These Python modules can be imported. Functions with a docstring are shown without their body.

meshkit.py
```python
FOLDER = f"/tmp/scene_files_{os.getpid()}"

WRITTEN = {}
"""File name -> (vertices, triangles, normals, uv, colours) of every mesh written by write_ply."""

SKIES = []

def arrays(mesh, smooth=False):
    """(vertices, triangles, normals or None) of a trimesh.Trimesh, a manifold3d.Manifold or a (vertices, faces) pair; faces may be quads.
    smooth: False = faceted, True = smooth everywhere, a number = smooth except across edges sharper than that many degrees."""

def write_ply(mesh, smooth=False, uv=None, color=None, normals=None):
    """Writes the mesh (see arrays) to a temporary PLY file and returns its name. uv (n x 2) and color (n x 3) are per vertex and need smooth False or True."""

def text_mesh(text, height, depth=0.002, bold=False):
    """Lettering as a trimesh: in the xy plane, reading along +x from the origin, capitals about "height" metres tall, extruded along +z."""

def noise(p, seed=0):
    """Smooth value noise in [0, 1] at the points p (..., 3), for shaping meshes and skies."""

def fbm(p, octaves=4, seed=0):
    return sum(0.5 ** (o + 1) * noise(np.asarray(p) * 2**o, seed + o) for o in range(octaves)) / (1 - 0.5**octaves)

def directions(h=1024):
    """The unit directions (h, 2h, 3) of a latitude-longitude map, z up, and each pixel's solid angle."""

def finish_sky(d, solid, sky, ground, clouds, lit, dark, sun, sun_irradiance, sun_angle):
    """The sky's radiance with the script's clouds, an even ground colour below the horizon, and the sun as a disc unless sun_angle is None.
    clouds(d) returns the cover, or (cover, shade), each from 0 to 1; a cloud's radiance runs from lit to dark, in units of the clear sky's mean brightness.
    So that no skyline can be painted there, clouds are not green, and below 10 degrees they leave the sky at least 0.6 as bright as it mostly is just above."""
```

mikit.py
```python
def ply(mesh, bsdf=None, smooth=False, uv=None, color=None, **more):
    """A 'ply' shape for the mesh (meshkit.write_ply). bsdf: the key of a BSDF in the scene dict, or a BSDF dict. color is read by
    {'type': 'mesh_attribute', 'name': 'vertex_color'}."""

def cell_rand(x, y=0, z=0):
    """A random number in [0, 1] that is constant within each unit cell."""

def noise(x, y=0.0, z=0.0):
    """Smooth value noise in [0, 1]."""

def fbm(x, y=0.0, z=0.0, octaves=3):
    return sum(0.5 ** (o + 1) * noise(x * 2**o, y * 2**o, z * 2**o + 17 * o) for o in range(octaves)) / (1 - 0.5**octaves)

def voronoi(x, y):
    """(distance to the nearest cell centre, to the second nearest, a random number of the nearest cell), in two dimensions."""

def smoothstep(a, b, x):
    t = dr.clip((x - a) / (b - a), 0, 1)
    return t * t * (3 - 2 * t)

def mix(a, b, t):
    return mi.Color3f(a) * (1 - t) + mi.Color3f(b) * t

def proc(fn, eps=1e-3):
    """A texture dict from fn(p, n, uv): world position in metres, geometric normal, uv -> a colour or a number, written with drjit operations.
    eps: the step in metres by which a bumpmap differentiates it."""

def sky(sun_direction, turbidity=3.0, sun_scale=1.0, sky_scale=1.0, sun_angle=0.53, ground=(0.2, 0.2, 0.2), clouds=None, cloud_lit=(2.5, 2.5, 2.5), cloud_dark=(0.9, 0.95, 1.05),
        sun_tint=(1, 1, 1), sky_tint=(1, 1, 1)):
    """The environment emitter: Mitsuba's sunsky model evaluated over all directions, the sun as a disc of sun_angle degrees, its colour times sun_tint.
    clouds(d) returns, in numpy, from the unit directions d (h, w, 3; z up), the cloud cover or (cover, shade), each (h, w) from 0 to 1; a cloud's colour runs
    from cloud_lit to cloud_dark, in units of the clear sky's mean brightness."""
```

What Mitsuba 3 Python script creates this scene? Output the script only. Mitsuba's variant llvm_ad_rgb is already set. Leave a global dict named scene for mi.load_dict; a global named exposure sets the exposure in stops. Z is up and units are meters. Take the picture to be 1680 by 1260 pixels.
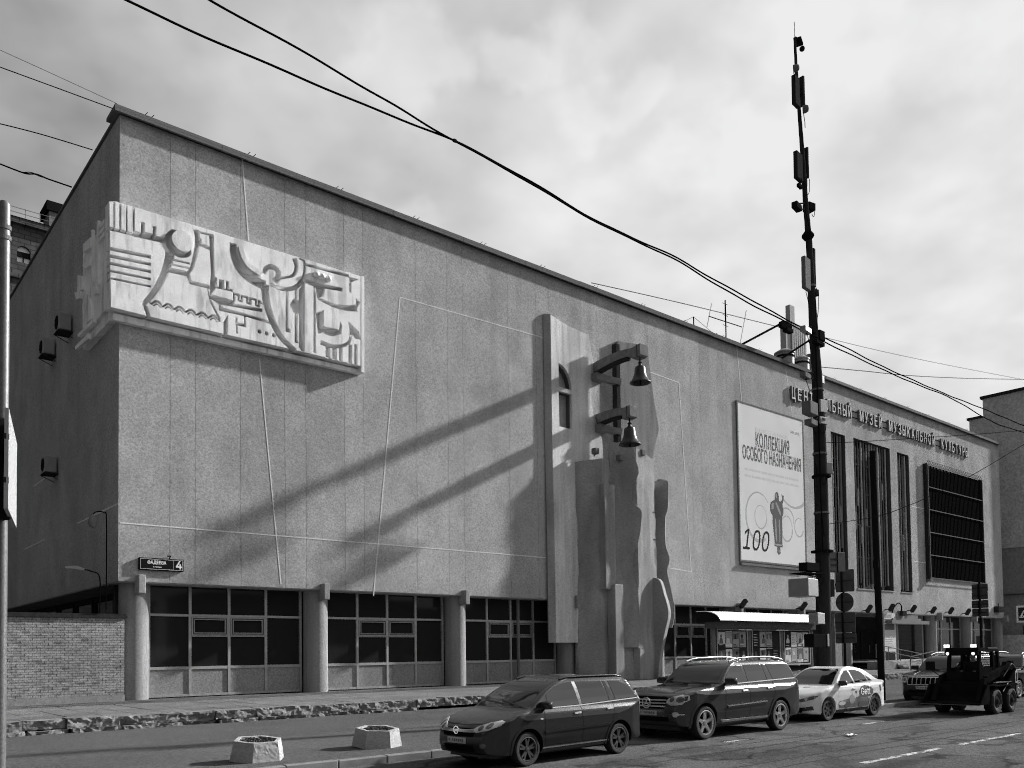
import math, random
import numpy as np, trimesh, shapely
import shapely.geometry as sg
from shapely import affinity
import manifold3d as m3
import drjit as dr, mitsuba as mi
import mikit, meshkit
from mikit import noise, fbm, voronoi, cell_rand, smoothstep, mix

# ---------------------------------------------------------------- camera, sky, exposure
T = mi.ScalarTransform4f
W, HH = 1680.0, 1260.0
FOC, CXP, CYP = 1388.466, 840.0, 1019.848
YAW, PIT, ROL = 0.868659, 0.0362439, 0.0128526
EYE = np.array([-9.398, -34.4, 2.05])
def _frame():
    f = np.array([math.cos(YAW) * math.cos(PIT), math.sin(YAW) * math.cos(PIT), math.sin(PIT)])
    r = np.cross(f, [0, 0, 1]); r /= np.linalg.norm(r); d = np.cross(f, r)
    c, s = math.cos(ROL), math.sin(ROL)
    return np.array([c * r + s * d, -s * r + c * d, f])
CAM = _frame()
scene = {'type': 'scene'}
labels = {}
exposure = 1.7
scene['camera'] = {'type': 'perspective', 'fov_axis': 'x', 'fov': math.degrees(2 * math.atan(W / 2 / FOC)),
                   'near_clip': 0.1, 'far_clip': 3000.0,
                   'principal_point_offset_y': -1 * (CYP - HH / 2) / HH,
                   'to_world': T().look_at(origin=EYE.tolist(), target=(EYE + CAM[2]).tolist(), up=(-CAM[1]).tolist())}
SUN = np.array([1.0, -0.215, 0.515]); SUN /= np.linalg.norm(SUN)
def _puff(d, az, el, ra, re):
    a = np.degrees(np.arctan2(d[..., 1], d[..., 0])); e = np.degrees(np.arcsin(np.clip(d[..., 2], -1, 1)))
    da = (a - az + 180) % 360 - 180
    return np.exp(-((da / ra) ** 2 + ((e - el) / re) ** 2))
def clouds(d):
    """A thin, neutral grey overcast: bright round the sun, duller away from it, with soft broken cumulus."""
    p = d / np.maximum(d[..., 2:] + 0.25, 0.05)
    base = meshkit.fbm(p * 1.5 + 3.1, 5, seed=4)
    fine = meshkit.fbm(p * 5.0 + 7.7, 5, seed=11)
    toward = d @ SUN
    s = 0.75 - 0.70 * np.clip((toward + 0.15) / 0.95, 0, 1) + 0.42 * np.clip((-0.15 - toward) / 0.85, 0, 1)
    s = s + 0.30 * (base - 0.5) + 0.50 * (fine - 0.5) + 0.25 * (meshkit.fbm(p * 14.0 + 2.2, 4, seed=31) - 0.5)
    # cumulus heads with crisp, crumpled upper edges against the duller sheet
    q = d + 0.16 * (np.stack([meshkit.fbm(d * 11 + k * 5.3, 6, seed=20 + k) for k in range(3)], -1) - 0.5); q = q / np.linalg.norm(q, axis=-1, keepdims=True)
    crumb = meshkit.fbm(d * 26 + 1.3, 6, seed=41)
    heads = np.zeros(d.shape[:2])
    for az, el, ra, re, w in ((56.5, 35.2, 4.2, 3.2, 0.9), (49.6, 36.4, 4.4, 2.2, 0.75), (42.4, 33.4, 3.4, 2.0, 0.5), (38.6, 29.0, 4.0, 2.0, 0.4), (33.5, 31.0, 3.0, 1.6, 0.4), (57.0, 27.0, 3.6, 1.5, 0.6), (30.0, 36.5, 6.0, 2.2, 0.35), (70.0, 37.0, 5.0, 2.0, 0.3), (20.0, 34.0, 8.0, 4.0, 0.5), (100, 40, 9, 5, 0.6), (130, 30, 8, 4, 0.6), (-40, 40, 12, 6, 0.6), (170, 45, 9, 5, 0.6), (-110, 35, 10, 5, 0.6), (80, 60, 10, 6, 0.7), (-10, 55, 10, 6, 0.6)):
        heads = np.maximum(heads, w * np.clip((1.3 * _puff(q, az, el, ra * 1.15, re * 1.15) + 1.1 * (crumb - 0.5) - 0.42) / 0.5, 0, 1))
    veil = np.clip((np.degrees(np.arcsin(np.clip(d[..., 2], -1, 1))) - 33.5) / 5, 0, 1)
    s = s + 0.14 * veil - 0.17 * heads * (0.3 + 1.4 * fine)
    return np.ones(d.shape[:2]), np.clip(s, 0, 1)
def _neutral(turb):
    """The tint that makes this sun's light a neutral grey."""
    m = mi.load_dict(dict(type='sunsky', sun_direction=SUN.tolist(), turbidity=float(turb), sun_scale=1.0, sky_scale=0.0))
    si = dr.zeros(mi.SurfaceInteraction3f, 1); si.wi = -mi.Vector3f(*[float(x) for x in SUN])
    c = np.array(m.eval(si)).reshape(-1)[:3]
    l = c @ [0.2126, 0.7152, 0.0722]
    return (l / c).tolist()
scene['sky'] = mikit.sky(SUN.tolist(), turbidity=3, sun_scale=2.2, sky_scale=1.0, sun_angle=1.7, ground=(0.12, 0.12, 0.12), clouds=clouds,
                         cloud_lit=(3.5,) * 3, cloud_dark=(0.2,) * 3, sun_tint=_neutral(3), sky_tint=(1, 1, 1))

# ---------------------------------------------------------------- helpers
def ray(px, py):
    return np.array([(px - CXP) / FOC, (py - CYP) / FOC, 1.0]) @ CAM
def onY(px, py, y=0.0):                     # the point of the plane y = const that a photograph pixel looks at
    d = ray(px, py); return EYE + (y - EYE[1]) / d[1] * d
def onZ(px, py, z=0.0):
    d = ray(px, py); return EYE + (z - EYE[2]) / d[2] * d
def onX(px, py, x=0.0):
    d = ray(px, py); return EYE + (x - EYE[0]) / d[0] * d
def numbered(key):
    if key not in scene and key not in labels: return key
    i = 1
    while f'{key}_{i:03d}' in scene or f'{key}_{i:03d}' in labels: i += 1
    return f'{key}_{i:03d}'
def tag(key, label=None, cat=None, group=None, kind=None):
    e = labels.setdefault(key, {})
    for k, v in (('label', label), ('category', cat), ('group', group), ('kind', kind)):
        if v: e[k] = v
    return key
def thing(name, label, cat, group=None):
    return tag(numbered(name), label, cat, group)
def obj(name, mesh, mat, parent=None, smooth=False, to_world=None, **lab):
    key = numbered((parent + '__' if parent else '') + name)
    d = mikit.ply(mesh, mat, smooth=smooth)
    if to_world is not None: d['to_world'] = to_world
    scene[key] = d
    if lab: tag(key, **lab)
    return key
def same(name, src, parent, to_world):      # another entry of an existing mesh, placed elsewhere
    key = numbered(parent + '__' + name)
    scene[key] = {**scene[src], 'to_world': to_world}
    return key
def struct(name, mesh, mat, smooth=False, label=None):
    return obj(name, mesh, mat, smooth=smooth, kind='structure', **({'label': label} if label else {}))
def tm(v, f): return trimesh.Trimesh(np.asarray(v, float), np.asarray(f, int), process=False)
def join(ms): return trimesh.util.concatenate([m for m in ms if m is not None])
def box(x0, x1, y0, y1, z0, z1):
    v = [[x, y, z] for x in (x0, x1) for y in (y0, y1) for z in (z0, z1)]
    f = [[0, 1, 3], [0, 3, 2], [4, 6, 7], [4, 7, 5], [0, 4, 5], [0, 5, 1], [2, 3, 7], [2, 7, 6], [0, 2, 6], [0, 6, 4], [1, 5, 7], [1, 7, 3]]
    return tm(v, f)
def hull(pts):
    h = trimesh.convex.convex_hull(np.asarray(pts, float)); return tm(h.vertices, h.faces)
def cbox(x0, x1, y0, y1, z0, z1, b=0.02):   # a box with bevelled edges
    P = []
    for x, sx in ((x0, 1), (x1, -1)):
        for y, sy in ((y0, 1), (y1, -1)):
            for z, sz in ((z0, 1), (z1, -1)):
                P += [[x + sx * b, y + sy * b, z], [x + sx * b, y, z + sz * b], [x, y + sy * b, z + sz * b]]
    return hull(P)
def obox(p0, p1, w, h, up=(0, 0, 1)):       # a bar from p0 to p1, w wide and h high
    p0, p1 = np.asarray(p0, float), np.asarray(p1, float)
    t = p1 - p0; L = np.linalg.norm(t); t /= L
    s = np.cross(t, up)
    if np.linalg.norm(s) < 1e-6: s = np.cross(t, [0, 1, 0])
    s /= np.linalg.norm(s); u = np.cross(s, t)
    b = box(0, L, -w / 2, w / 2, -h / 2, h / 2)
    return tm(p0 + b.vertices @ np.array([t, s * -1, u]), b.faces)
def tube(points, r, n=8, caps=True):
    p = np.asarray(points, float); r = np.broadcast_to(r, (len(p),))
    t = np.gradient(p, axis=0); t /= np.linalg.norm(t, axis=1, keepdims=True) + 1e-12
    a = np.cross(t, np.where(np.abs(t[:, 2:]) < 0.9, [[0, 0, 1.0]], [[1.0, 0, 0]])); a /= np.linalg.norm(a, axis=1, keepdims=True) + 1e-12
    b = np.cross(t, a); ang = np.arange(n) * 2 * np.pi / n
    v = p[:, None] + r[:, None, None] * (np.cos(ang)[None, :, None] * a[:, None] + np.sin(ang)[None, :, None] * b[:, None])
    i, j = np.meshgrid(np.arange(len(p) - 1), np.arange(n), indexing='ij')
    q = np.stack([i * n + j, i * n + (j + 1) % n, (i + 1) * n + (j + 1) % n, (i + 1) * n + j], -1).reshape(-1, 4)
    f = [q[:, [0, 1, 2]], q[:, [0, 2, 3]]]; v = v.reshape(-1, 3)
    if caps:
        k = len(v); v = np.vstack([v, p[0], p[-1]]); j = np.arange(n); e = (len(p) - 1) * n
        f += [np.stack([j * 0 + k, (j + 1) % n, j], 1), np.stack([j * 0 + k + 1, e + j, e + (j + 1) % n], 1)]
    return tm(v, np.vstack(f))
def cyl(p0, p1, r, r1=None, n=16): return tube([p0, p1], [r, r if r1 is None else r1], n)
def lathe(prof, n=32, axis='z'):            # prof: (radius, height) from bottom to top
    prof = np.asarray(prof, float); ang = np.arange(n) * 2 * np.pi / n
    v = np.stack([prof[:, 0, None] * np.cos(ang), prof[:, 0, None] * np.sin(ang), np.repeat(prof[:, 1, None], n, 1)], -1).reshape(-1, 3)
    i, j = np.meshgrid(np.arange(len(prof) - 1), np.arange(n), indexing='ij')
    q = np.stack([i * n + j, i * n + (j + 1) % n, (i + 1) * n + (j + 1) % n, (i + 1) * n + j], -1).reshape(-1, 4)
    m = tm(v, np.vstack([q[:, [0, 1, 2]], q[:, [0, 2, 3]]]))
    if axis == 'y': m.vertices = m.vertices[:, [0, 2, 1]] * [1, -1, 1]
    if axis == 'x': m.vertices = m.vertices[:, [2, 0, 1]]
    return m
def polys(g): return [p for p in getattr(g, 'geoms', [g]) if p.geom_type == 'Polygon' and p.area > 1e-9]
def extr(poly, h): return join([trimesh.creation.extrude_polygon(p, h, engine='earcut') for p in polys(poly)])
def fprism(poly, yf, yb):                   # a polygon in (x, z), from y = yf (front) back to yb
    m = extr(poly if not isinstance(poly, (list, np.ndarray)) else sg.Polygon(poly).buffer(0), yb - yf); v = m.vertices
    return tm(np.stack([v[:, 0], yb - v[:, 2], v[:, 1]], 1), m.faces)
def sprism(poly, x0, x1):                   # a polygon in (y, z), from x0 to x1
    m = extr(poly if not isinstance(poly, (list, np.ndarray)) else sg.Polygon(poly).buffer(0), x1 - x0); v = m.vertices
    return tm(np.stack([x0 + v[:, 2], v[:, 0], v[:, 1]], 1), m.faces)
def zprism(poly, z0, z1):
    m = extr(poly if not isinstance(poly, (list, np.ndarray)) else sg.Polygon(poly).buffer(0), z1 - z0)
    return tm(m.vertices + [0, 0, z0], m.faces)
def move(m, x=0, y=0, z=0): return tm(m.vertices + [x, y, z], m.faces)
def rotz(m, a, c=(0, 0)):
    ca, sa = math.cos(a), math.sin(a); v = m.vertices - [c[0], c[1], 0]
    return tm(np.stack([v[:, 0] * ca - v[:, 1] * sa + c[0], v[:, 0] * sa + v[:, 1] * ca + c[1], v[:, 2]], 1), m.faces)
def text(s, h, depth=0.01, bold=False, sx=1.0):
    m = meshkit.text_mesh(s, h, depth, bold); v = np.array(m.vertices); v[:, 0] -= v[:, 0].min(); v[:, 0] *= sx
    return tm(v, m.faces)
def ftext(s, x, z, h, yf, depth=0.01, bold=False, sx=1.0, width=None):
    """Lettering on a wall that faces -y: left end x, baseline z, front face at yf."""
    m = text(s, h, depth, bold, sx); v = m.vertices
    if width: v[:, 0] *= width / v[:, 0].max()
    return tm(np.stack([x + v[:, 0], yf + depth - v[:, 2], z + v[:, 1]], 1), m.faces)
def spline(pts, n=8, closed=False):
    """Catmull-Rom through the points."""
    p = np.asarray(pts, float); k = len(p); out = []
    for i in range(k if closed else k - 1):
        a, b, c, d = (p[(i + o) % k] if closed else p[min(max(i + o, 0), k - 1)] for o in (-1, 0, 1, 2))
        for t in np.arange(n) / n:
            out.append(0.5 * (2 * b + (c - a) * t + (2 * a - 5 * b + 4 * c - d) * t * t + (3 * b - a - 3 * c + d) * t ** 3))
    if not closed: out.append(p[-1])
    return np.array(out)

# ---------------------------------------------------------------- materials (the photograph is black and white: all neutral greys)
def rgb(v): return {'type': 'rgb', 'value': [float(v)] * 3}
def mat(name, **kw): scene[name] = kw; return name
def diffuse(name, col, two=True):
    b = {'type': 'diffuse', 'reflectance': col if isinstance(col, dict) else rgb(col)}
    return mat(name, type='twosided', nested=b) if two else mat(name, **b)
def bumped(name, nested, fn, scale=1.0, eps=0.004):
    return mat(name, type='twosided', nested={'type': 'bumpmap', 'arbitrary': mikit.proc(fn, eps), 'scale': scale, 'nested': nested})
def princ(name, base, rough=0.5, metal=0.0, spec=0.5, coat=0.0):
    return mat(name, type='twosided', nested={'type': 'principled', 'base_color': base if isinstance(base, dict) else rgb(base), 'roughness': rough, 'metallic': metal, 'specular': spec, 'clearcoat': coat, 'clearcoat_gloss': 0.95})
def grey(v): return mi.Color3f(v, v, v)

def stucco_col(p, n, uv):
    u = p.x + p.y * 1.0
    big = fbm(u * 0.18, p.z * 0.12, 3.0, 3)
    ua, za = 0.8 * u + 0.6 * p.z, 0.8 * p.z - 0.6 * u; ub, zb = 0.3 * u + 0.954 * p.z, 0.3 * p.z - 0.954 * u
    grain = 0.5 * noise(ua * 17, za * 17, p.y * 5) + 0.5 * noise(ub * 25, zb * 25, 3); grain2 = noise(ua * 47, za * 47, 5)
    streak = fbm(u * 1.3, p.z * 0.05, 9, 3)
    patch = fbm(u * 0.9, p.z * 0.7, 21, 4)
    drip = smoothstep(0.5, 0.75, noise(u * 2.2, 0.5, 2.0)) * smoothstep(15.0, 23.0, p.z + 5 * noise(u * 0.8, 1, 1))
    foot = smoothstep(7.5, 5.0, p.z + 1.5 * noise(u * 0.7, 4, 4))
    v = 0.325 * (1 - 0.14 * foot) * (0.66 + 0.34 * big + 0.12 * streak + 0.44 * patch - 0.10 * drip) * (0.52 + 0.74 * grain + 0.24 * grain2)
    return grey(v)
def stucco_bump(p, n, uv):
    u = p.x + p.y
    return 0.012 * noise(u * 26, p.z * 26, p.y * 3) + 0.010 * noise(u * 11, p.z * 11, 4)
for _n, _f in (('stucco', 1.0), ('stucco_light', 1.035), ('stucco_dull', 0.965)):    # panels cast at different times
    bumped(_n, {'type': 'diffuse', 'reflectance': mikit.proc((lambda f: lambda p, n, uv: stucco_col(p, n, uv) * f)(_f))}, stucco_bump, 0.4, 0.01)
def rough_bump(p, n, uv): return 0.01 * fbm(p.x * 20 + p.y * 13, p.z * 20, p.y * 20, 2)
def concrete_col(p, n, uv):
    u = p.x + p.y * 0.7
    v = 0.29 * (0.42 + 0.5 * fbm(u * 0.8, p.z * 0.4, 2, 3) + 0.62 * fbm(u * 3.5, p.z * 0.35, 8, 4)) * (0.80 + 0.4 * noise(u * 22, p.z * 22, p.y * 9))
    return grey(v)
def pale_col(p, n, uv):
    c = concrete_col(p, n, uv); return c * 1.85
bumped('concrete_pale', {'type': 'diffuse', 'reflectance': mikit.proc(pale_col)}, rough_bump, 0.4, 0.01)
bumped('concrete', {'type': 'diffuse', 'reflectance': mikit.proc(concrete_col)}, rough_bump, 0.5, 0.01)
def relief_col(p, n, uv):
    u = p.x + p.y
    stain = smoothstep(0.52, 0.78, fbm(u * 2.6, p.z * 0.55, 3, 4)); soot = smoothstep(0.55, 0.85, fbm(u * 7, p.z * 1.1, 13, 3))
    v = 0.86 * (0.88 + 0.22 * fbm(u * 1.5, p.z * 1.5, 1, 3)) * (1 - 0.30 * stain) * (1 - 0.24 * soot) * (0.90 + 0.2 * noise(u * 25, p.z * 25, p.y * 25))
    return grey(v)
bumped('relief_stone', {'type': 'diffuse', 'reflectance': mikit.proc(relief_col)}, rough_bump, 0.35, 0.01)
def asphalt_col(p, n, uv):
    g = noise(p.x * 34, p.y * 34, 1); g2 = noise(p.x * 85, p.y * 85, 2)
    worn = fbm(p.x * 0.25, p.y * 0.9, 5, 4); track = 0.5 + 0.5 * dr.cos((p.y + 24.5) * 3.3 + noise(p.x * 0.3, 2, 2))
    crack = 1 - smoothstep(0.0, 0.035, dr.abs(fbm(p.x * 0.35, p.y * 0.5, 7, 5) - 0.5))
    pa = smoothstep(0.0, 0.05, noise(dr.floor(p.x / 3.7), dr.floor(p.y / 1.6), 9) - 0.80) * (1 - 0.0)
    v = 0.104 * (1 - 0.22 * pa) * (0.72 + 0.5 * worn + 0.12 * track) * (0.5 + 0.75 * g + 0.25 * g2) * (1 - 0.5 * crack) * (1 - 0.3 * smoothstep(0.62, 0.78, fbm(p.x * 0.8, p.y * 1.1, 17, 3)))
    return grey(v)
def asphalt_bump(p, n, uv): return 0.006 * noise(p.x * 60, p.y * 60, 1)
bumped('asphalt', {'type': 'diffuse', 'reflectance': mikit.proc(asphalt_col)}, asphalt_bump, 0.4, 0.006)
def walk_col(p, n, uv):
    g = noise(p.x * 30, p.y * 30, 1); g2 = noise(p.x * 80, p.y * 80, 2)
    v = 0.096 * (0.75 + 0.5 * fbm(p.x * 0.4, p.y * 0.4, 5, 4)) * (0.55 + 0.7 * g + 0.2 * g2)
    return grey(v)
bumped('pavement_asphalt', {'type': 'diffuse', 'reflectance': mikit.proc(walk_col)}, asphalt_bump, 0.4, 0.006)
def slab_col(p, n, uv):
    v = 0.20 * (0.75 + 0.25 * cell_rand(p.x / 0.75, p.y / 0.75)) * (0.65 + 0.5 * noise(p.x * 28, p.y * 28, 1)) * (0.8 + 0.4 * fbm(p.x * 0.5, p.y * 0.5, 2, 3))
    return grey(v)
diffuse('paving_slab', mikit.proc(slab_col))
def stone_col(p, n, uv):
    u = p.x * 1.0
    v = 0.21 * (0.45 + 1.0 * fbm(u * 4, p.y * 4 + p.z * 6, p.z * 5, 4)) * (0.7 + 0.5 * noise(u * 26, p.z * 30, p.y * 20))
    return grey(v)
bumped('rough_stone', {'type': 'diffuse', 'reflectance': mikit.proc(stone_col)}, lambda p, n, uv: 0.03 * fbm(p.x * 12, p.z * 14, p.y * 12, 3), 0.6, 0.01)
def brick_col(p, n, uv):
    r = cell_rand(p.x / 0.26 + 0.5 * dr.floor(p.z / 0.095), p.z / 0.095)
    return grey(0.33 * (0.72 + 0.42 * r - 0.25 * smoothstep(0.9, 0.97, cell_rand(p.x / 0.26 + 0.5 * dr.floor(p.z / 0.095), p.z / 0.095, 7))) * (0.75 + 0.45 * noise(p.x * 24, p.z * 24, 3)) * (0.85 + 0.3 * fbm(p.x * 0.6, p.z * 0.6, 1, 3)))
diffuse('silicate_brick', mikit.proc(brick_col))
def column_col(p, n, uv):
    return grey(0.27 * (0.7 + 0.4 * fbm(p.x * 6, p.z * 0.5, p.y * 6, 3) + 0.15 * fbm(p.x, p.z, 1, 3)) * (0.78 + 0.42 * noise(p.x * 26, p.z * 26, p.y * 26)))
diffuse('column_plaster', mikit.proc(column_col))
def panel_col(p, n, uv):
    return grey(0.26 * (0.8 + 0.3 * cell_rand(p.x / 1.63 + 0.07, p.z / 9)) * (0.62 + 0.55 * noise(p.x * 24, p.z * 24, 1) + 0.15 * noise(p.x * 60, p.z * 60, 1)))
diffuse('base_panel_mat', mikit.proc(panel_col))
diffuse('joint_dark', 0.09)
diffuse('mortar', 0.16)
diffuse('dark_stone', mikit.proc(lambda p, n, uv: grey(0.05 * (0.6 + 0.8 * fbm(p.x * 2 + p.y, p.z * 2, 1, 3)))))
diffuse('line_white', 0.68)
diffuse('coping_metal', 0.15)
diffuse('coping_light', 0.22)
princ('frame_metal', mikit.proc(lambda p, n, uv: grey(0.34 * (0.8 + 0.4 * noise(p.x * 9, p.z * 9, p.y * 9)))), 0.45, 0.3)
princ('dark_glass', 0.006, 0.06, 0.0, 0.28)
princ('facade_glass', 0.022, 0.05, 0.0, 0.16)
princ('car_glass', 0.13, 0.04, 1.0)
princ('screen_glass', 0.06, 0.05, 1.0)
diffuse('black_metal', 0.014)
diffuse('antenna_shell', 0.03)
diffuse('antenna_pale', 0.16)
diffuse('steel_dark', mikit.proc(lambda p, n, uv: grey(0.035 * (0.6 + 0.8 * fbm(p.x * 8, p.z * 3, p.y * 8, 3)))))
diffuse('steel_grey', mikit.proc(lambda p, n, uv: grey(0.17 * (0.75 + 0.5 * fbm(p.x * 6, p.z * 3, p.y * 6, 3)))))
princ('box_light', mikit.proc(lambda p, n, uv: grey(0.26 * (0.8 + 0.35 * fbm(p.x * 5, p.z * 4, p.y * 5, 3)))), 0.5)
princ('bronze', mikit.proc(lambda p, n, uv: grey(0.05 * (0.5 + 1.0 * fbm(p.x * 9, p.z * 9, p.y * 9, 3)))), 0.4, 0.7)
princ('rubber', 0.012, 0.8)
diffuse('cable_black', 0.008)
diffuse('cable_grey', 0.12)
princ('white_paint', 0.78, 0.4)
diffuse('sign_back', mikit.proc(lambda p, n, uv: grey(0.085 * (0.7 + 0.6 * fbm(p.x * 5, p.z * 5, p.y * 5, 3)))))
diffuse('banner_white', mikit.proc(lambda p, n, uv: grey(0.70 * (0.9 + 0.14 * fbm(p.x * 0.7, p.z * 0.5, 1, 3)))))
diffuse('print_black', 0.035)
diffuse('print_dark', 0.14)
diffuse('print_mid', 0.33)
diffuse('print_pale', 0.58)
diffuse('print_soft', 0.44)
princ('chrome', 0.75, 0.12, 1.0)
princ('alloy', 0.62, 0.28, 0.9)
princ('alloy_dark', 0.10, 0.35, 0.7)
princ('lamp_lens', 0.55, 0.06, 0.3, 0.6, 1.0)
princ('plastic_black', 0.02, 0.45)
def paint(name, v, flake=0.1): return princ(name, mikit.proc(lambda p, n, uv: grey(v * (1 + flake * (fbm(p.x * 3, p.y * 3, p.z * 3, 2) - 0.5)))), 0.16, 0.25 if v < 0.3 else 0.0, 0.5, 1.0)
paint('paint_graphite', 0.018); paint('paint_black', 0.010); paint('paint_white', 0.62); paint('paint_silver', 0.42); paint('paint_slate', 0.038)
# ================================================================ ground, road, pavements
X0, X1 = -120.0, 400.0
KERB_Y, STONE_Y, Z_WALK = -20.65, -8.7, 0.36
def sheet(pts): 
    return tm(pts, [[0, 1, 2], [0, 2, 3]])
struct('ground', sheet([[-1500, -1500, -0.06], [2500, -1500, -0.06], [2500, 2500, -0.06], [-1500, 2500, -0.06]]), 'pavement_asphalt', label='wide city ground of grey asphalt reaching the horizon')
struct('road', box(X0, X1, -45.0, KERB_Y - 0.0, -0.055, 0.0), 'asphalt', label='worn grey asphalt road with parked cars along its kerb')
# asphalt plateau between the road kerb and the rough stone step, falling gently towards the step
pts = [[X0, KERB_Y + 0.18, 0.13], [X1, KERB_Y + 0.18, 0.13], [X1, STONE_Y + 0.3, 0.0], [X0, STONE_Y + 0.3, 0.0]]
struct('pavement', sheet(pts), 'pavement_asphalt', label='asphalt pavement between road kerb and rough stone step, with two planters')
pv = struct('upper_pavement', box(X0, X1, STONE_Y + 0.42, 0.9, 0.05, Z_WALK), 'paving_slab', label='raised slab pavement along the foot of the museum')
band = struct('wall_apron', box(-6.0, 92.0, -1.75, 0.95, 0.30, Z_WALK + 0.012), 'asphalt', label='dark strip of asphalt right along the foot of the museum wall')
kb = tag(numbered('kerb'), 'low stone kerb between parked cars and asphalt pavement', kind='structure')
x = -14.0; random.seed(3); k = 0
while x < 60:
    L = 1.0 + 0.02 * random.random()
    m = cbox(x + 0.006, x + L - 0.006, KERB_Y - 0.005 * random.random(), KERB_Y + 0.18, -0.04, 0.137 + 0.012 * random.random(), 0.015)
    obj('kerb_stone', m, 'kerb_concrete', kb); x += L
obj('kerb_run', join([box(60, X1, KERB_Y, KERB_Y + 0.18, -0.04, 0.14), box(X0, -14, KERB_Y, KERB_Y + 0.18, -0.04, 0.14)]), 'kerb_concrete', kb, kind='stuff')
diffuse('kerb_concrete', mikit.proc(lambda p, n, uv: grey(0.2 * (0.6 + 0.8 * fbm(p.x * 3, p.y * 6, p.z * 6, 3)))))
# rough granite step: two courses of hewn blocks
def rough_block(x0, x1, y0, y1, z0, z1, amp, seed):
    m = box(x0, x1, y0, y1, z0, z1)
    mm = m3.Manifold(m3.Mesh(np.asarray(m.vertices, np.float32), np.asarray(m.faces, np.uint32))).refine_to_length(0.085).to_mesh()
    v, f = np.array(mm.vert_properties[:, :3], float), np.array(mm.tri_verts)
    n = meshkit.fbm(v * [4, 4, 6], 3, seed) - 0.5; n2 = meshkit.fbm(v * [9, 9, 11] + 5, 2, seed) - 0.5
    front = np.clip((y1 - v[:, 1]) / (y1 - y0), 0, 1)
    v[:, 1] -= (n * amp * 1.6 + n2 * amp * 0.8) * front
    v[:, 2] += (meshkit.noise(v * [2.3, 3, 1], seed + 3) - 0.5) * 0.05 * np.clip((v[:, 2] - z0) / (z1 - z0), 0, 1) * front
    v[:, 0] += (meshkit.noise(v * [3, 6, 6], seed + 5) - 0.5) * 0.03
    return tm(v, f)
st = tag(numbered('stone_step'), 'broken rough hewn granite step between asphalt and raised pavement', kind='structure')
random.seed(8); x = -9.0; k = 0
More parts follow.
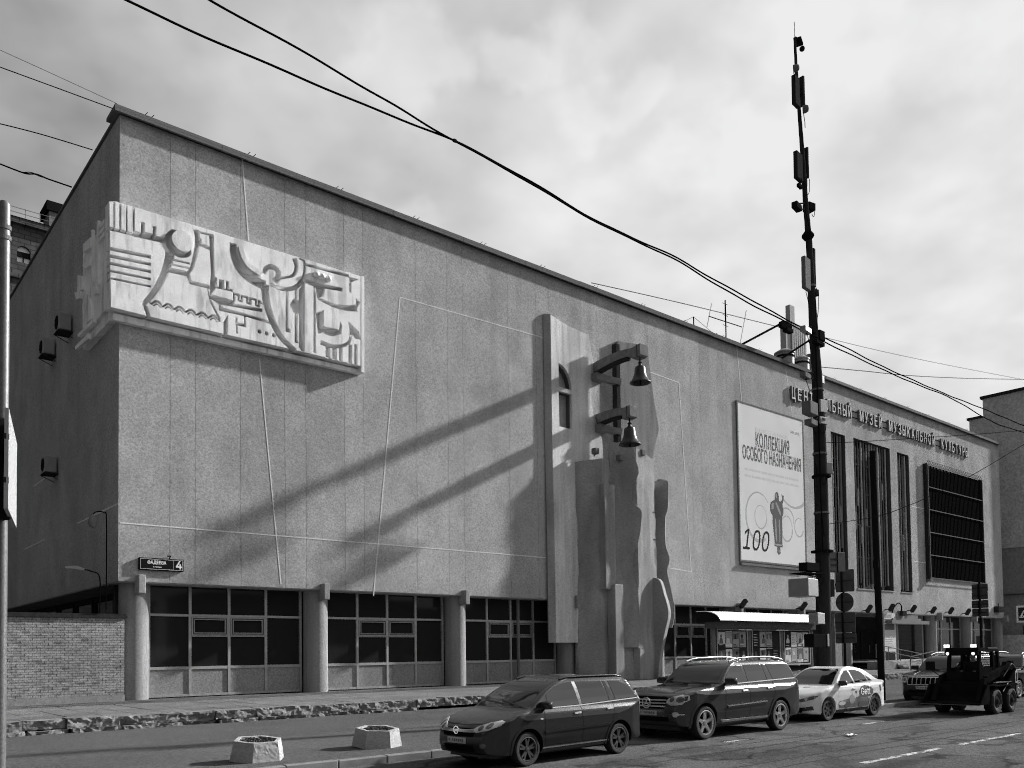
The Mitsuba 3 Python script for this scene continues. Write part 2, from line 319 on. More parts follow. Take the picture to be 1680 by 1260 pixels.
while x < 34:
    L = random.choice((1.3, 1.7, 2.2, 1.0)) * (0.9 + 0.2 * random.random())
    y = STONE_Y + 0.14 * (random.random() - 0.5); hi = Z_WALK + 0.03 + 0.04 * (random.random() - 0.5)
    obj('stone_block', rough_block(x, x + L - 0.03, y - 0.08, STONE_Y + 0.5, 0.10 + 0.04 * random.random(), hi, 0.13, k), 'rough_stone', st)
    if random.random() < (0.95 if x < 2 else 0.55):
        obj('stone_block', rough_block(x + 0.1, x + L, y - 0.22 * random.random() - 0.05, STONE_Y + 0.4, -0.05, 0.11, 0.2, 50 + k), 'rough_stone', st)
    x += L; k += 1
obj('stone_run', rough_block(34, 70, STONE_Y, STONE_Y + 0.5, -0.05, Z_WALK + 0.01, 0.1, 99), 'rough_stone', st)
# paving slabs near enough to be told apart
random.seed(5)
for i in range(16):
    for j in range(3):
        x = -6.2 + i * 0.9; y = STONE_Y + 0.47 + j * 2.0
        obj('slab', cbox(x + 0.012, x + 0.888, y + 0.012, y + 1.988, 0.3, Z_WALK + 0.012 + 0.010 * random.random(), 0.008), 'paving_slab', pv)
diffuse('lane_paint', mikit.proc(lambda p, n, uv: grey(0.50 - 0.34 * smoothstep(0.42, 0.62, fbm(p.x * 7, p.y * 16, 3, 3)))))
# painted lane marks
random.seed(2)
for i, xx in enumerate((5.1, 9.25, 13.4, 17.6, 21.8, 26.0, 0.9, -3.2)):
    n = 14; e = 0.012
    top = [(xx + 3.2 * t / n, -26.79 + e * (random.random() - 0.5)) for t in range(n + 1)]; bot = [(xx + 3.2 * t / n, -26.92 + e * (random.random() - 0.5)) for t in range(n, -1, -1)]
    obj('lane_dash', zprism(sg.Polygon(top + bot), 0.001, 0.005), 'lane_paint', 'road')
for xa, xb, yy, w in ((-6, 34, -24.15, 0.035), (2, 22, -25.6, 0.03), (6, 12, -23.6, 0.025), (-4, 15, -26.1, 0.03)):
    xs = np.arange(xa, xb, 0.5); ys_ = yy + 0.10 * (meshkit.noise(np.stack([xs * 0.8, xs * 0 + yy, xs * 0], -1), 3) - 0.5) + 0.05 * (meshkit.noise(np.stack([xs * 2.3, xs * 0 + yy, xs * 0], -1), 5) - 0.5)
    obj('tar_seam', zprism(sg.LineString(np.stack([xs, ys_], 1)).buffer(w / 2, cap_style=2), 0.001, 0.004), 'tar', 'road')
diffuse('tar', 0.055)
for xa, xb in ((6.3, 7.2), (12.4, 13.6)):
    obj('parking_mark', zprism(sg.box(xa, -23.1, xb, -23.02), 0.001, 0.005), 'lane_paint', 'road')
# ================================================================ houses across the street, seen only as reflections in glass and paint
oh = []
random.seed(90)
x = -70.0
while x < 150:
    w = 14 + 12 * random.random(); h = 7.5 + 5 * random.random(); y1 = -58 - 3 * random.random()
    oh.append(box(x, x + w, y1 - 14, y1, -0.05, h)); oh.append(box(x - 0.2, x + w + 0.2, y1 - 14, y1 + 0.4, h + 0.004, h + 0.4))
    for k in range(int(w / 3)):
        for z in (1.2, 4.3): oh.append(box(x + 0.8 + k * 3, x + 2.4 + k * 3, y1 - 0.3, y1 + 0.12, z, z + 1.8))
    x += w + (0.0 if random.random() < 0.6 else 6.0)
struct('opposite_houses', join(oh), 'dark_stone', label='low row of dark houses across the street, mirrored in the car windows')
# ================================================================ the museum
LX, ZB, ZT = 87.2, 5.0, 23.22
mus = thing('museum_building', 'long windowless stucco museum building with overhanging upper storeys and round columns below', 'building')
pxj = [(279.4, 230), (320, 245), (394, 275), (465.6, 300), (499.8, 310), (562.8, 330), (594, 345), (680, 390), (731.7, 410), (757, 420), (831.4, 450), (877, 470), (898.7, 480), (978, 530), (1062, 560), (1130.5, 545), (1145.7, 550), (1176, 575), (1189.5, 580), (1230.5, 610), (1255, 640), (1303.8, 650)]
joints = [0.0] + [float(onY(a, b)[0]) for a, b in pxj] + [52.4, 57.0, 63.6, 68.0, 71.5, 75.5, 79.3, 83.2, LX]
WIN = [(53.05, 55.25, 6.9, 19.25), (56.6, 62.9, 6.9, 19.3), (64.2, 66.45, 6.9, 19.2)]
# the arched opening of the sculpture's big sheet goes on into the wall
OW = [float(onY(916, 640, -0.2)[0]), float(onY(938, 640, -0.2)[0])]; OB = float(onY(925, 640, -0.2)[2]); OZ0, OZ1 = float(onY(928, 702, -0.2)[2]), float(onY(916, 596, -0.2)[2])
_w = OW[1] - OW[0]
O_ARCH = sg.Polygon([(OW[0], OB + 0.12), (OW[1] - 0.02, OB + 0.12)] + [(OW[0] + _w * math.cos(a), OB + 0.12 + (OZ1 - OB - 0.12) * math.sin(a)) for a in np.linspace(0.0, math.pi / 2, 12)])
O_RECT = sg.box(OW[0], OZ0, OW[1], OB - 0.12)
holes = shapely.union_all([sg.box(a, c, b, d) for a, b, c, d in WIN] + [O_ARCH, O_RECT])
core = sg.box(0, ZB, LX, ZT).difference(holes)
D_B = 42.0
wall = obj('wall', join([fprism(core, 0.0, 0.75), sprism(sg.box(0.75, ZB, D_B, ZT), 0.0, 0.7), sprism(sg.box(0.75, ZB, D_B, ZT), LX - 0.7, LX), box(0.7, LX - 0.7, D_B - 0.7, D_B, ZB, ZT)]), 'joint_dark', mus)
for a, b in zip(joints, joints[1:]):
    g = sg.box(a + (0.007 if a else -0.035), ZB - 0.02, b - 0.007, ZT).difference(holes)
    h = [p for p in polys(g)]
    obj('panel', fprism(sg.MultiPolygon(h), -0.035, 0.0), ('stucco', 'stucco_light', 'stucco', 'stucco_dull', 'stucco', 'stucco_dull', 'stucco_light')[joints.index(a) % 7], wall)
ys = [0.0, 3.2, 6.1, 9.6, 13.5, 17.4, 21.3, 25.2, 29.1, 33.0, 37.0, D_B]
for a, b in zip(ys, ys[1:]):
    obj('panel', sprism(sg.box(a + 0.01, ZB - 0.02, b - 0.01, ZT), -0.035, 0.0), 'stucco', wall)
obj('soffit', box(0.0, LX, 0.0, D_B - 1, ZB - 0.06, ZB - 0.021), 'stucco', mus)
obj('roof', box(0.3, LX - 0.3, 0.3, D_B - 0.3, ZT - 0.2, ZT + 0.05), 'joint_dark', mus)
def coping(x0, x1, mt, th, ov):
    x = x0; random.seed(int(x0) + 4)
    while x < x1 - 0.1:
        e = min(x + 4.2, x1)
        dz = 0.03 * random.random()
        m = join([box(x + 0.01, e - 0.01, -ov, 0.9, ZT + 0.06 + dz, ZT + 0.06 + th + dz), box(x + 0.01, e - 0.01, -ov + 0.004, -ov + 0.05, ZT - 0.06 + dz, ZT + 0.058 + dz)])
        obj('coping', m, mt, mus)
        for dx in (1.1, ):
            c = x + dx
            obj('snow_clip', join([obox([c, -ov + 0.1, ZT + th + 0.06], [c + 0.1, -ov - 0.05, ZT + th + 0.16], 0.02, 0.02), obox([c + 0.25, -ov + 0.1, ZT + th + 0.06], [c + 0.35, -ov - 0.05, ZT + th + 0.16], 0.02, 0.02)]), 'black_metal', mus)
        x = e
coping(-0.3, 52.0, 'coping_metal', 0.13, 0.33)
coping(52.0, LX + 0.3, 'coping_light', 0.10, 0.35)
obj('coping', box(-0.10, 0.6, 0.9, D_B, ZT + 0.06, ZT + 0.15), 'coping_metal', mus)
# thin pale lines drawn over the stucco
def fline(pa, pb, w=0.045, y=0.0):
    a, b = onY(*pa), onY(*pb); d = (b - a)[[0, 2]]; n = np.array([-d[1], d[0]]) / np.linalg.norm(d) * w / 2
    q = [a[[0, 2]] + n, b[[0, 2]] + n, b[[0, 2]] - n, a[[0, 2]] - n]
    obj('pale_line', fprism(q, -0.047, -0.03), 'line_white', mus)
fline((196.5, 858), (895, 915), 0.045); fline((397, 262), (407, 395)); fline((425, 590), (460, 958)); fline((655.5, 488), (612, 978), 0.05)
fline((655, 488), (893, 555)); fline((1058, 608), (1113, 628), 0.06); fline((1113, 628), (1133, 938), 0.06); fline((1098, 932), (1133, 938), 0.05)
fline((1207.5, 562), (1216, 660), 0.06); fline((1288, 605), (1301, 700), 0.06); fline((1311, 935), (1313, 990), 0.05); fline((1495, 831), (1527, 837), 0.06); fline((1498, 921), (1532, 925), 0.06)
for ya, za, yb, zb in ((0.0, 7.95, 6.2, 7.95), (12.5, 7.95, 17.5, 7.95)):
    obj('pale_line', sprism(sg.box(ya, za - 0.03, yb, zb + 0.03), -0.047, -0.03), 'line_white', mus)
obj('pale_line', sprism([(12.2, 11.0), (15.2, 11.0), (15.2, 11.06), (12.2, 11.06)], -0.047, -0.03), 'line_white', mus)
# ---- columns, cap blocks and ground-floor glazing
cx = [0.74 + 7.86 * i for i in range(12)]
def column(x):
    prof = [(0.55, Z_WALK - 0.1), (0.55, ZB - 0.02)]
    n = 40; m = lathe(prof, n)
    return move(m, x + 0.02, 0.74, 0)
for i, x in enumerate(cx):
    obj('column', column(x), 'column_plaster', mus, smooth=40)
    if i not in (7,):
        obj('bracket', cbox(x - 0.13, x + 0.13, -0.42, 0.16, 4.5, 5.22, 0.02), 'concrete', mus)
GY = 1.0
def bay(xa, xb, n, vents=(1, 2), transom=3.75, sill=1.58, upper=True, panels=True):
    w = (xb - xa) / n; fw = 0.055
    g = obj('glazing', box(xa, xb, GY + 0.10, GY + 0.13, Z_WALK, ZB - 0.07), 'black_metal', mus)
    for i in range(n + 1):
        x = xa + i * w
        obj('mullion', box(x - fw, x + fw, GY - 0.05, GY + 0.1, Z_WALK + 0.05, ZB - 0.062), 'frame_metal', g)
    for i in range(n):
        a, b = xa + i * w + fw, xa + (i + 1) * w - fw
        for z, h in ((transom, 0.05), (sill, 0.06), (Z_WALK + 0.1, 0.05)):
            obj('transom', box(a, b, GY - 0.045, GY + 0.1, z - h, z + h), 'frame_metal', g)
        if panels: obj('base_panel', box(a, b, GY + 0.0, GY + 0.07, Z_WALK + 0.155, sill - 0.064), 'base_panel_mat', g)
        tilt = 0.014 * (random.random() - 0.5)
        def pane(a, b, z0, z1):
            m = box(a + 0.002, b - 0.002, GY + 0.04, GY + 0.052, z0, z1); m.vertices[:, 1] += (m.vertices[:, 2] - z0) * tilt
            obj('pane', m, 'facade_glass', g)
        pane(a, b, transom + 0.055, ZB - 0.07)
        if i in vents:
            v0, v1 = 2.90, transom - 0.06
            pane(a, b, sill + 0.065, v0 - 0.04)
            obj('transom', box(a, b, GY - 0.04, GY + 0.1, v0 - 0.035, v0 + 0.01), 'frame_metal', g)
            fr = sg.box(a + 0.01, v0 + 0.02, b - 0.01, v1).difference(sg.box(a + 0.13, v0 + 0.14, b - 0.13, v1 - 0.12))
            obj('vent_frame', fprism(fr, GY - 0.075, GY + 0.05), 'frame_metal', g)
            fr = sg.box(a + 0.05, v0 + 0.06, b - 0.05, v1 - 0.04).difference(sg.box(a + 0.1, v0 + 0.11, b - 0.1, v1 - 0.09))
            obj('vent_gasket', fprism(fr, GY - 0.083, GY - 0.074), 'joint_dark', g)
            pane(a + 0.1, b - 0.1, v0 + 0.1, v1 - 0.1)
        else:
            pane(a, b, sill + 0.065, transom - 0.055)
random.seed(12)
for i in (0, 1, 2): bay(cx[i] + 0.66, cx[i + 1] - 0.60, 4)
bay(cx[3] + 0.66, cx[4] - 0.6, 4); bay(cx[4] + 0.66, cx[5] - 0.6, 4); bay(cx[5] + 0.66, cx[6] - 0.6, 4)
bay(cx[9] + 0.66, cx[10] - 0.6, 3, ()); bay(cx[10] + 0.66, cx[11] - 0.6, 3, ())
obj('downpipe', cyl([cx[3] - 3.55, 0.75, Z_WALK], [cx[3] - 3.55, 0.75, ZB - 0.06], 0.09), 'steel_grey', mus, smooth=40)
# recess behind the glazing and under the side overhang
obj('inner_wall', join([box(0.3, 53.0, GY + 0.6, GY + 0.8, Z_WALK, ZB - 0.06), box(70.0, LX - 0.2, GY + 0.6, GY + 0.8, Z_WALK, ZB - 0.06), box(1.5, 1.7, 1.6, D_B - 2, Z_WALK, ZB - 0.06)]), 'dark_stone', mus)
for j in range(6):
    obj('side_window', join([box(1.42, 1.495, 2.2 + j * 3.6, 5.2 + j * 3.6, 2.4, 4.7)]), 'facade_glass', mus)
    obj('side_window_frame', sprism(sg.box(2.1 + j * 3.6, 2.3, 5.3 + j * 3.6, 4.8).difference(sg.box(2.25 + j * 3.6, 2.45, 5.15 + j * 3.6, 4.65)), 1.35, 1.44), 'steel_dark', mus)
# ---- entrance recess: dark hall front, piers, steps
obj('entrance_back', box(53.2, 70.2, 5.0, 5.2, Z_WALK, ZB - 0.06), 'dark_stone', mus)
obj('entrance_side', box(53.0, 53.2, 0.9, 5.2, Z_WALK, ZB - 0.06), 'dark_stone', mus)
obj('entrance_side', box(70.2, 70.4, 0.9, 5.2, Z_WALK, ZB - 0.06), 'base_panel_mat', mus)
obj('entrance_pier', box(53.3, 54.3, 0.2, 1.2, Z_WALK, ZB - 0.06), 'column_plaster', mus)
for i in range(5):
    d = obj('door', box(55.3 + i * 2.8, 57.9 + i * 2.8, 4.85, 4.95, Z_WALK + 0.55, 3.6), 'facade_glass', mus)
    obj('frame', fprism(sg.box(55.2 + i * 2.8, Z_WALK + 0.45, 58.0 + i * 2.8, 3.7).difference(sg.box(55.32 + i * 2.8, Z_WALK + 0.6, 57.88 + i * 2.8, 3.58)), 4.78, 4.9), 'steel_dark', d)
    obj('handle', cyl([56.6 + i * 2.8, 4.76, 1.6], [56.6 + i * 2.8, 4.76, 2.3], 0.03, n=8), 'chrome', d)
for i in range(4):
    obj('step', cbox(56.2, 73.2, -4.2 + 0.42 * i, 5.0 if i == 3 else -3.77 + 0.42 * i + 0.3, Z_WALK + 0.012 + 0.15 * i, Z_WALK + 0.15 + 0.15 * i, 0.012), 'concrete', mus)
obj('entrance_canopy', join([box(60.6, 67.6, -0.9, 0.3, 4.05, 4.35), box(61.6, 66.9, -0.5, 0.4, 4.352, 4.55), box(62.1, 66.5, -0.4, 0.4, 4.552, 4.85)]), 'coping_light', mus)
# ---- tall slit windows with organ-pipe tubes
random.seed(31)
for k, (a, b, c, d) in enumerate(WIN):
    w = obj('tall_window', box(a + 0.0, b, 0.70, 0.74, c, d), 'facade_glass', mus)
    obj('sill', box(a + 0.01, b - 0.01, -0.10, 0.68, c - 0.1, c - 0.002), 'concrete', w)
    n = 5 if b - a < 3 else 13
    for i in range(n):
        x = a + (i + 0.7) * (b - a) / (n + 0.4); r = random.choice((0.05, 0.08, 0.11))
        if i % 3 == 2: r = 0.05
        lo = c + 0.02 + random.random() * 0.5; hi = d - 0.05
        obj('pipe', cyl([x, 0.30, lo], [x, 0.30, hi], r * 1.15, n=10), random.choice(('steel_grey', 'frame_metal', 'frame_metal')), w, smooth=50)
        if random.random() < 0.5:
            zz = c + (0.25 + 0.55 * random.random()) * (d - c)
            obj('pipe_sleeve', cyl([x + 0.1, 0.20, zz - 0.7], [x + 0.1, 0.20, zz + 0.7], 0.07, n=10), 'box_light', w, smooth=50)
    for z in (9.6, 12.3, 15.0, 17.4): obj('transom', box(a + 0.004, b - 0.004, 0.60, 0.69, z, z + 0.08), 'frame_metal', w)
    if k == 1: obj('shade_board', box(a + 2.55, a + 3.6, 0.02, 0.1, c + 0.5, d - 1.2), 'steel_dark', w)
# ================================================================ the concrete relief that wraps the corner
rel = thing('wall_relief', 'pale concrete abstract relief wrapping the upper left corner of the museum', 'relief')
RY, FY_ = -0.06, -0.58                      # floor of the grooves, and the plane of the carved faces
def rp(zx, zy, y=FY_):
    p = onY(100 + zx / 3.2308, 300 + zy / 3.2308, y); return [float(p[0]), float(p[2])]
def rpoly(pts, sm=0):
    q = np.array([rp(*p) for p in pts]); return sg.Polygon(spline(q, sm, True) if sm else q).buffer(0)
def band(pts, w0, w1=None, n=6):            # a groove of changing width along a curve; widths in metres
    q = spline(np.array([rp(*p) for p in pts]), n); w1 = w0 if w1 is None else w1; k = len(q)
    t = np.gradient(q, axis=0); t /= np.linalg.norm(t, axis=1, keepdims=True); nn = np.stack([-t[:, 1], t[:, 0]], 1); w = np.linspace(w0, w1, k)[:, None] / 1.5
    return sg.Polygon(np.vstack([q + nn * w, (q - nn * w)[::-1]])).buffer(0)
G = []
for a in (283, 315, 349): G.append(rpoly([(a - 3, 100), (a + 3, 102), (a + 3, 258), (a - 3, 256)]))
G.append(rpoly([(254, 232), (386, 266), (386, 282), (254, 250)]))
G.append(rpoly([(384, 110), (389, 111), (389, 285), (384, 284)]))
for k in range(5): G.append(rpoly([(252, 340 + 40 * k), (474, 386 + 40 * k), (474, 401 + 38 * k), (252, 356 + 38 * k)]))
G += [rpoly([(425, 208), (442, 212), (442, 262), (487, 272), (487, 230), (503, 233), (503, 282), (556, 294), (556, 322), (386, 284), (386, 256), (425, 265)])]
c0 = np.array(rp(640, 312)); r0 = abs(rp(695, 312)[0] - c0[0]) * 1.02
def arc(r, a0, a1, n=26, c=c0): a = np.radians(np.linspace(a0, a1, n)); return np.stack([c[0] + r * np.cos(a), c[1] + r * np.sin(a)], 1)
G.append(sg.Polygon(np.vstack([arc(r0, 70, 330), (c0 + [-0.10, -0.10]) + np.stack([r0 * 1.32 * np.cos(np.radians(np.linspace(330, 120, 24))), r0 * 1.32 * np.sin(np.radians(np.linspace(330, 120, 24)))], 1)])).buffer(0))
G += [band([(578, 372), (568, 420), (540, 495), (498, 570), (442, 638)], 0.26, 0.12), band([(440, 636), (452, 670), (464, 708)], 0.12, 0.10)]
G += [band([(716, 250), (724, 290), (720, 345), (704, 410), (690, 455), (668, 480)], 0.17, 0.07), rpoly([(728, 300), (745, 300), (745, 322), (792, 340), (792, 356), (728, 330)]), rpoly([(735, 258), (792, 272), (792, 280), (735, 266)])]
G += [rpoly([(786, 270), (808, 276), (812, 470), (822, 556), (792, 590), (790, 556), (796, 470)])]
for k in range(3): G.append(rpoly([(568, 398 + 26 * k), (684, 424 + 26 * k), (684, 432 + 26 * k), (568, 406 + 26 * k)]))
G += [rpoly([(566, 458), (680, 480), (692, 520), (792, 545), (792, 562), (684, 536), (666, 494), (566, 472)]), band([(780, 560), (792, 620), (815, 670), (842, 722)], 0.05)]
q = [(474, 634)] + [(480 + 60 * t, 641 + 15 * t - 20 * abs(math.sin(math.pi * t))) for t in np.linspace(0, 6, 60)]
G.append(sg.LineString([rp(*x) for x in q]).buffer(0.035))
for k in range(6): G.append(sg.LineString([rp(492 + 60 * k + 36 * t, 650 + 15 * k + 9 * t - 12 * math.sin(math.pi * t)) for t in np.linspace(0, 1, 8)]).buffer(0.022))
G += [rpoly([(818, 502), (826, 504), (826, 548), (838, 551), (838, 512), (862, 518), (862, 556), (876, 560), (876, 520), (890, 524), (890, 562), (908, 566), (908, 576), (818, 556)])]
q = [(918, 622), (918, 588)]
for k in range(3): q += [(942 + 46 * k, 594 + 13 * k), (942 + 46 * k, 622 + 13 * k), (958 + 46 * k, 627 + 13 * k), (958 + 46 * k, 600 + 13 * k)]
G.append(sg.LineString([rp(*x) for x in q + [(1066, 640)]]).buffer(0.04))
G += [rpoly([(792, 592), (916, 626), (916, 642), (1066, 668), (1066, 684), (838, 642), (792, 612)]), rpoly([(838, 640), (852, 643), (856, 664), (970, 692), (1120, 738), (1120, 750), (972, 706), (838, 676)]), rpoly([(862, 738), (884, 704), (884, 800), (862, 806)]), rpoly([(926, 716), (934, 718), (934, 742), (972, 748), (972, 704), (980, 706), (980, 764), (926, 752)]), rpoly([(930, 740), (937, 742), (937, 798), (930, 797)])]
G += [band([(912, 322), (918, 385), (945, 450), (1000, 505), (1082, 545)], 0.20, 0.30), band([(1112, 540), (1170, 562), (1235, 556), (1282, 520)], 0.10, 0.16), band([(1078, 480), (1088, 452), (1115, 446), (1145, 462), (1152, 500), (1130, 520)], 0.12, 0.2), band([(1238, 402), (1248, 445), (1228, 490), (1160, 506)], 0.16, 0.06), band([(1262, 400), (1288, 415), (1290, 470), (1276, 520)], 0.06)]
G += [band([(1080, 540), (1088, 630), (1122, 735), (1168, 820), (1240, 890)], 0.26, 0.16), rpoly([(1192, 566), (1204, 568), (1204, 772), (1214, 775), (1214, 792), (1192, 788)]), rpoly([(1240, 560), (1252, 562), (1252, 835), (1258, 850), (1240, 846)]), rpoly([(1262, 566), (1290, 530), (1290, 890), (1278, 895), (1262, 870)]), rpoly([(1340, 545), (1350, 547), (1350, 900), (1340, 898)])]
G += [rpoly([(1285, 424), (1525, 488), (1525, 500), (1300, 440)]), rpoly([(1296, 512), (1400, 540), (1490, 558), (1490, 574), (1400, 560), (1350, 552), (1296, 526)]), rpoly([(1350, 545), (1398, 560), (1390, 600), (1360, 612)]), band([(1362, 612), (1440, 648), (1510, 664), (1566, 664)], 0.06, 0.22), rpoly([(1528, 500), (1574, 512), (1532, 528)]), rpoly([(1530, 530), (1538, 532), (1538, 580), (1530, 578)]), rpoly([(1566, 615), (1584, 634), (1566, 668)])]
G += [rpoly([(1352, 690), (1392, 676), (1392, 790), (1364, 800)]), rpoly([(1392, 762), (1474, 780), (1482, 740), (1490, 760), (1484, 800), (1440, 814), (1392, 798)]), band([(1376, 845), (1450, 868), (1520, 850), (1536, 800), (1528, 740)], 0.14, 0.05), rpoly([(1534, 745), (1578, 790), (1588, 830), (1562, 826), (1540, 800)])]
for a, b in ((1404, 1426), (1440, 1461), (1475, 1491), (1525, 1541), (1556, 1570)):
    t = 862 + (a - 1404) * -0.05; u = 920 + (a - 1404) * 0.26; G.append(rpoly([(a, t), (b, t + 4), (b, u + 8), (a, u + 2)]))
holes_r = [sg.Point(rp(a, b)).buffer(0.075) for a, b in ((1052, 788), (1090, 798), (1128, 808))]; hx = rp(1252, 655)
G.append(sg.Polygon([(hx[0] + 0.34 * math.cos(t), hx[1] + 0.34 * math.sin(t)) for t in np.radians(np.arange(6) * 60)]))
xr1 = 10.42
base = rpoly([(255, 98), (288, 95), (1590, 494), (1590, 972), (1250, 890), (860, 802), (458, 708), (262, 660)])
faces = base.difference(shapely.union_all(G + holes_r)).buffer(-0.004)
rnd = random.Random(14)
for k, pl in enumerate(sorted([p for p in polys(faces) if p.area > 0.004], key=lambda p: -p.area)):
    h = rnd.choice((0.0, 0.01, -0.012, 0.02)) if k else 0.0
    inner = pl.buffer(-0.018)
    m = fprism(pl, FY_ + 0.02 - h, RY + 0.01)
    if not inner.is_empty: m = join([m, fprism(inner, FY_ - h, FY_ + 0.0195 - h)])
    obj('carving', m, 'relief_stone', rel)
xr0, zr0, zr1 = -0.44, 15.35, 19.3
obj('backing', fprism(base, RY, -0.04), 'relief_stone', rel)
lo, hi = rp(285, 690), rp(1590, 972)
obj('lower_ledge', fprism(rpoly([(288, 676), (1592, 980), (1606, 1004), (285, 712)]), -0.30, -0.04), 'relief_stone', rel)
obj('rim', fprism(rpoly([(1593, 493), (1608, 497), (1608, 1006), (1593, 1000)]), -0.58, -0.04), 'relief_stone', rel)
obj('volute', fprism(sg.Polygon(arc(r0 * 0.98, 0, 354, 44)), FY_ - 0.10, FY_ - 0.021), 'relief_stone', rel)
obj('bowl_lip', fprism(band([(948, 338), (965, 395), (1000, 445), (1060, 484)], 0.14, 0.18), FY_ - 0.08, FY_ - 0.021), 'relief_stone', rel)
for a, b in ((1350, 489), (1382, 500), (1414, 511)):
    p = rp(a, b); obj('ball', move(lathe([(0.0, -0.15), (0.1, -0.12), (0.15, 0), (0.1, 0.12), (0, 0.15)], 14, 'y'), p[0], FY_ - 0.06, p[1]), 'relief_stone', rel, smooth=60)
# the short return on the side wall
RX = -0.40
def sp(zx, zy, x=-0.40):
    p = onX(zx / 3.938, 300 + zy / 3.938, x); return [float(p[1]), float(p[2])]
def scarve(pts, h, sm=0, name='carving'):
    q = np.array([sp(*p) for p in pts]); g = sg.Polygon(spline(q, sm, True) if sm else q).buffer(0)
    obj(name, sprism(g, RX - h * 0.3, RX + 0.01), 'relief_stone', rel)
obj('return_backing', box(RX, -0.036, -0.09, 3.9, 15.55, 19.1), 'relief_stone', rel)
obj('return_ledge', join([box(-0.28, -0.034, -0.05, 4.3, 15.12, 15.546)]), 'relief_stone', rel)
for i in range(3): scarve([(652, 285 + 42 * i), (696, 235 + 40 * i), (696, 258 + 40 * i), (652, 310 + 42 * i)], 0.35, name='bar')
scarve([(560, 405), (608, 360), (608, 425), (562, 455)], 0.5); scarve([(556, 540), (606, 480), (606, 540), (580, 560)], 0.5)
scarve([(516, 600), (552, 605), (548, 690), (516, 712)], 0.35); scarve([(505, 715), (545, 705), (540, 750), (515, 760)], 0.5)
scarve([(545, 800), (575, 720), (600, 800), (600, 880), (560, 900)], 0.3, 4); scarve([(625, 690), (645, 660), (645, 720), (628, 735)], 0.45)
scarve([(520, 985), (600, 905), (625, 880), (625, 905), (525, 1000)], 0.4, name='bar'); scarve([(505, 1060), (590, 975), (590, 1010), (505, 1082)], 0.4, name='bar')
scarve([(604, 310), (612, 305), (612, 640), (604, 640)], 0.3, name='bar'); scarve([(640, 250), (650, 245), (650, 660), (640, 665)], 0.3, name='bar')

# ================================================================ the bell tower sculpture
tow = thing('bell_tower_sculpture', 'tall concrete sculpture of wavy sheets and fins on the museum front, with two bell beams', 'sculpture')
def fx(px, py, y): p = onY(px, py, y); return float(p[0]), float(p[2])
def curtain(base, tops, bots, thick=0.0, n=12):
    """A wall that follows the plan line base [(x, y)..]; tops and bots are heights at its points."""
    b = np.asarray(base, float); k = len(b)
    s = np.linspace(0, k - 1, (k - 1) * n + 1); i = np.arange(k)
    X, Y, Zt, Zb = (np.interp(s, i, a) for a in (b[:, 0], b[:, 1], tops, bots))
    return X, Y, Zt, Zb
# (1) the big sheet on the left that curls away from the wall, with an arched opening
edge = spline([(965, 549), (969, 575), (974, 600), (980, 631), (972, 670), (980, 700), (987, 722), (988, 760), (985, 900), (972, 1050)], 6)
EX = np.array([fx(a, b, -0.1) for a, b in edge])           # right edge: x as a function of z
xl = 22.55
def curl(t): return -0.06 - 0.15 * (1 - t) ** 2.4           # how far the sheet stands out from the wall, t = 0 at the free left edge
nz = 90; zt_ = float(onY(903, 517, -0.22)[2])
zs = np.linspace(2.55, zt_, nz); nt = 34
def sheet_top(t): return zt_ - (zt_ - float(onY(963, 549, -0.08)[2])) * (1 - (1 - t) ** 1.8)
def sheet_poly():
    right = [(np.interp(z, EX[::-1, 1], EX[::-1, 0]), z) for z in np.linspace(2.55, sheet_top(1) + 0.05, 60)]
    top = [(xl + (right[-1][0] - xl) * t, sheet_top(t)) for t in np.linspace(1, 0, 16)[1:]]
    return sg.Polygon([(xl, 2.55)] + right + top)
SP = sheet_poly()
SP = SP.difference(shapely.union_all([O_ARCH, O_RECT]))
def curled(poly, th, size=0.25):
    m = extr(poly, th)
    mm = m3.Manifold(m3.Mesh(np.asarray(m.vertices, np.float32), np.asarray(m.faces, np.uint32))).refine_to_length(size).to_mesh()
    v, f = np.array(mm.vert_properties[:, :3], float), np.array(mm.tri_verts)
    xr = np.interp(v[:, 1], EX[::-1, 1], EX[::-1, 0])
    t = np.clip((v[:, 0] - xl) / (xr - xl), 0, 1)
    low = np.clip((13.5 - v[:, 1]) / 6, 0, 1)
    y = curl(t) * (1 + 0.35 * low) - v[:, 2] + 0.5 * th
    return tm(np.stack([v[:, 0], y, v[:, 1]], 1), f)
obj('curled_sheet', curled(SP, 0.16), 'concrete_pale', tow, smooth=35)
# the sheet's thick left edge, turned towards the street
yo = curl(0) * 1.0
def left_edge():
    out = []
    for z0, z1 in ((2.55, zt_ + 0.02),):
        n = 24; z = np.linspace(z0, z1, n); low = np.clip((13.5 - z) / 6, 0, 1); yf = curl(0) * (1 + 0.35 * low) - 0.085
        P = np.stack([np.full(n, xl + 0.02), yf, z], 1); Q = np.stack([np.full(n, xl - 0.36), np.minimum(yf + 0.2, -0.045), z], 1); R_ = np.stack([np.full(n, xl - 0.30), np.full(n, -0.036), z], 1); S_ = np.stack([np.full(n, xl + 0.1), np.minimum(yf + 0.1, -0.04), z], 1)
        v = np.stack([P, Q, R_, S_], 1).reshape(-1, 3); f = []
        for i in range(n - 1):
            for j in range(4):
                a, b, c, d = i * 4 + j, i * 4 + (j + 1) % 4, (i + 1) * 4 + (j + 1) % 4, (i + 1) * 4 + j
                f += [[a, c, b], [a, d, c]]
        f += [[0, 1, 2], [0, 2, 3], [4 * n - 4, 4 * n - 2, 4 * n - 3], [4 * n - 4, 4 * n - 1, 4 * n - 2]]
        out.append(tm(v, f))
    return join(out)
obj('sheet_edge', left_edge(), 'concrete', tow)
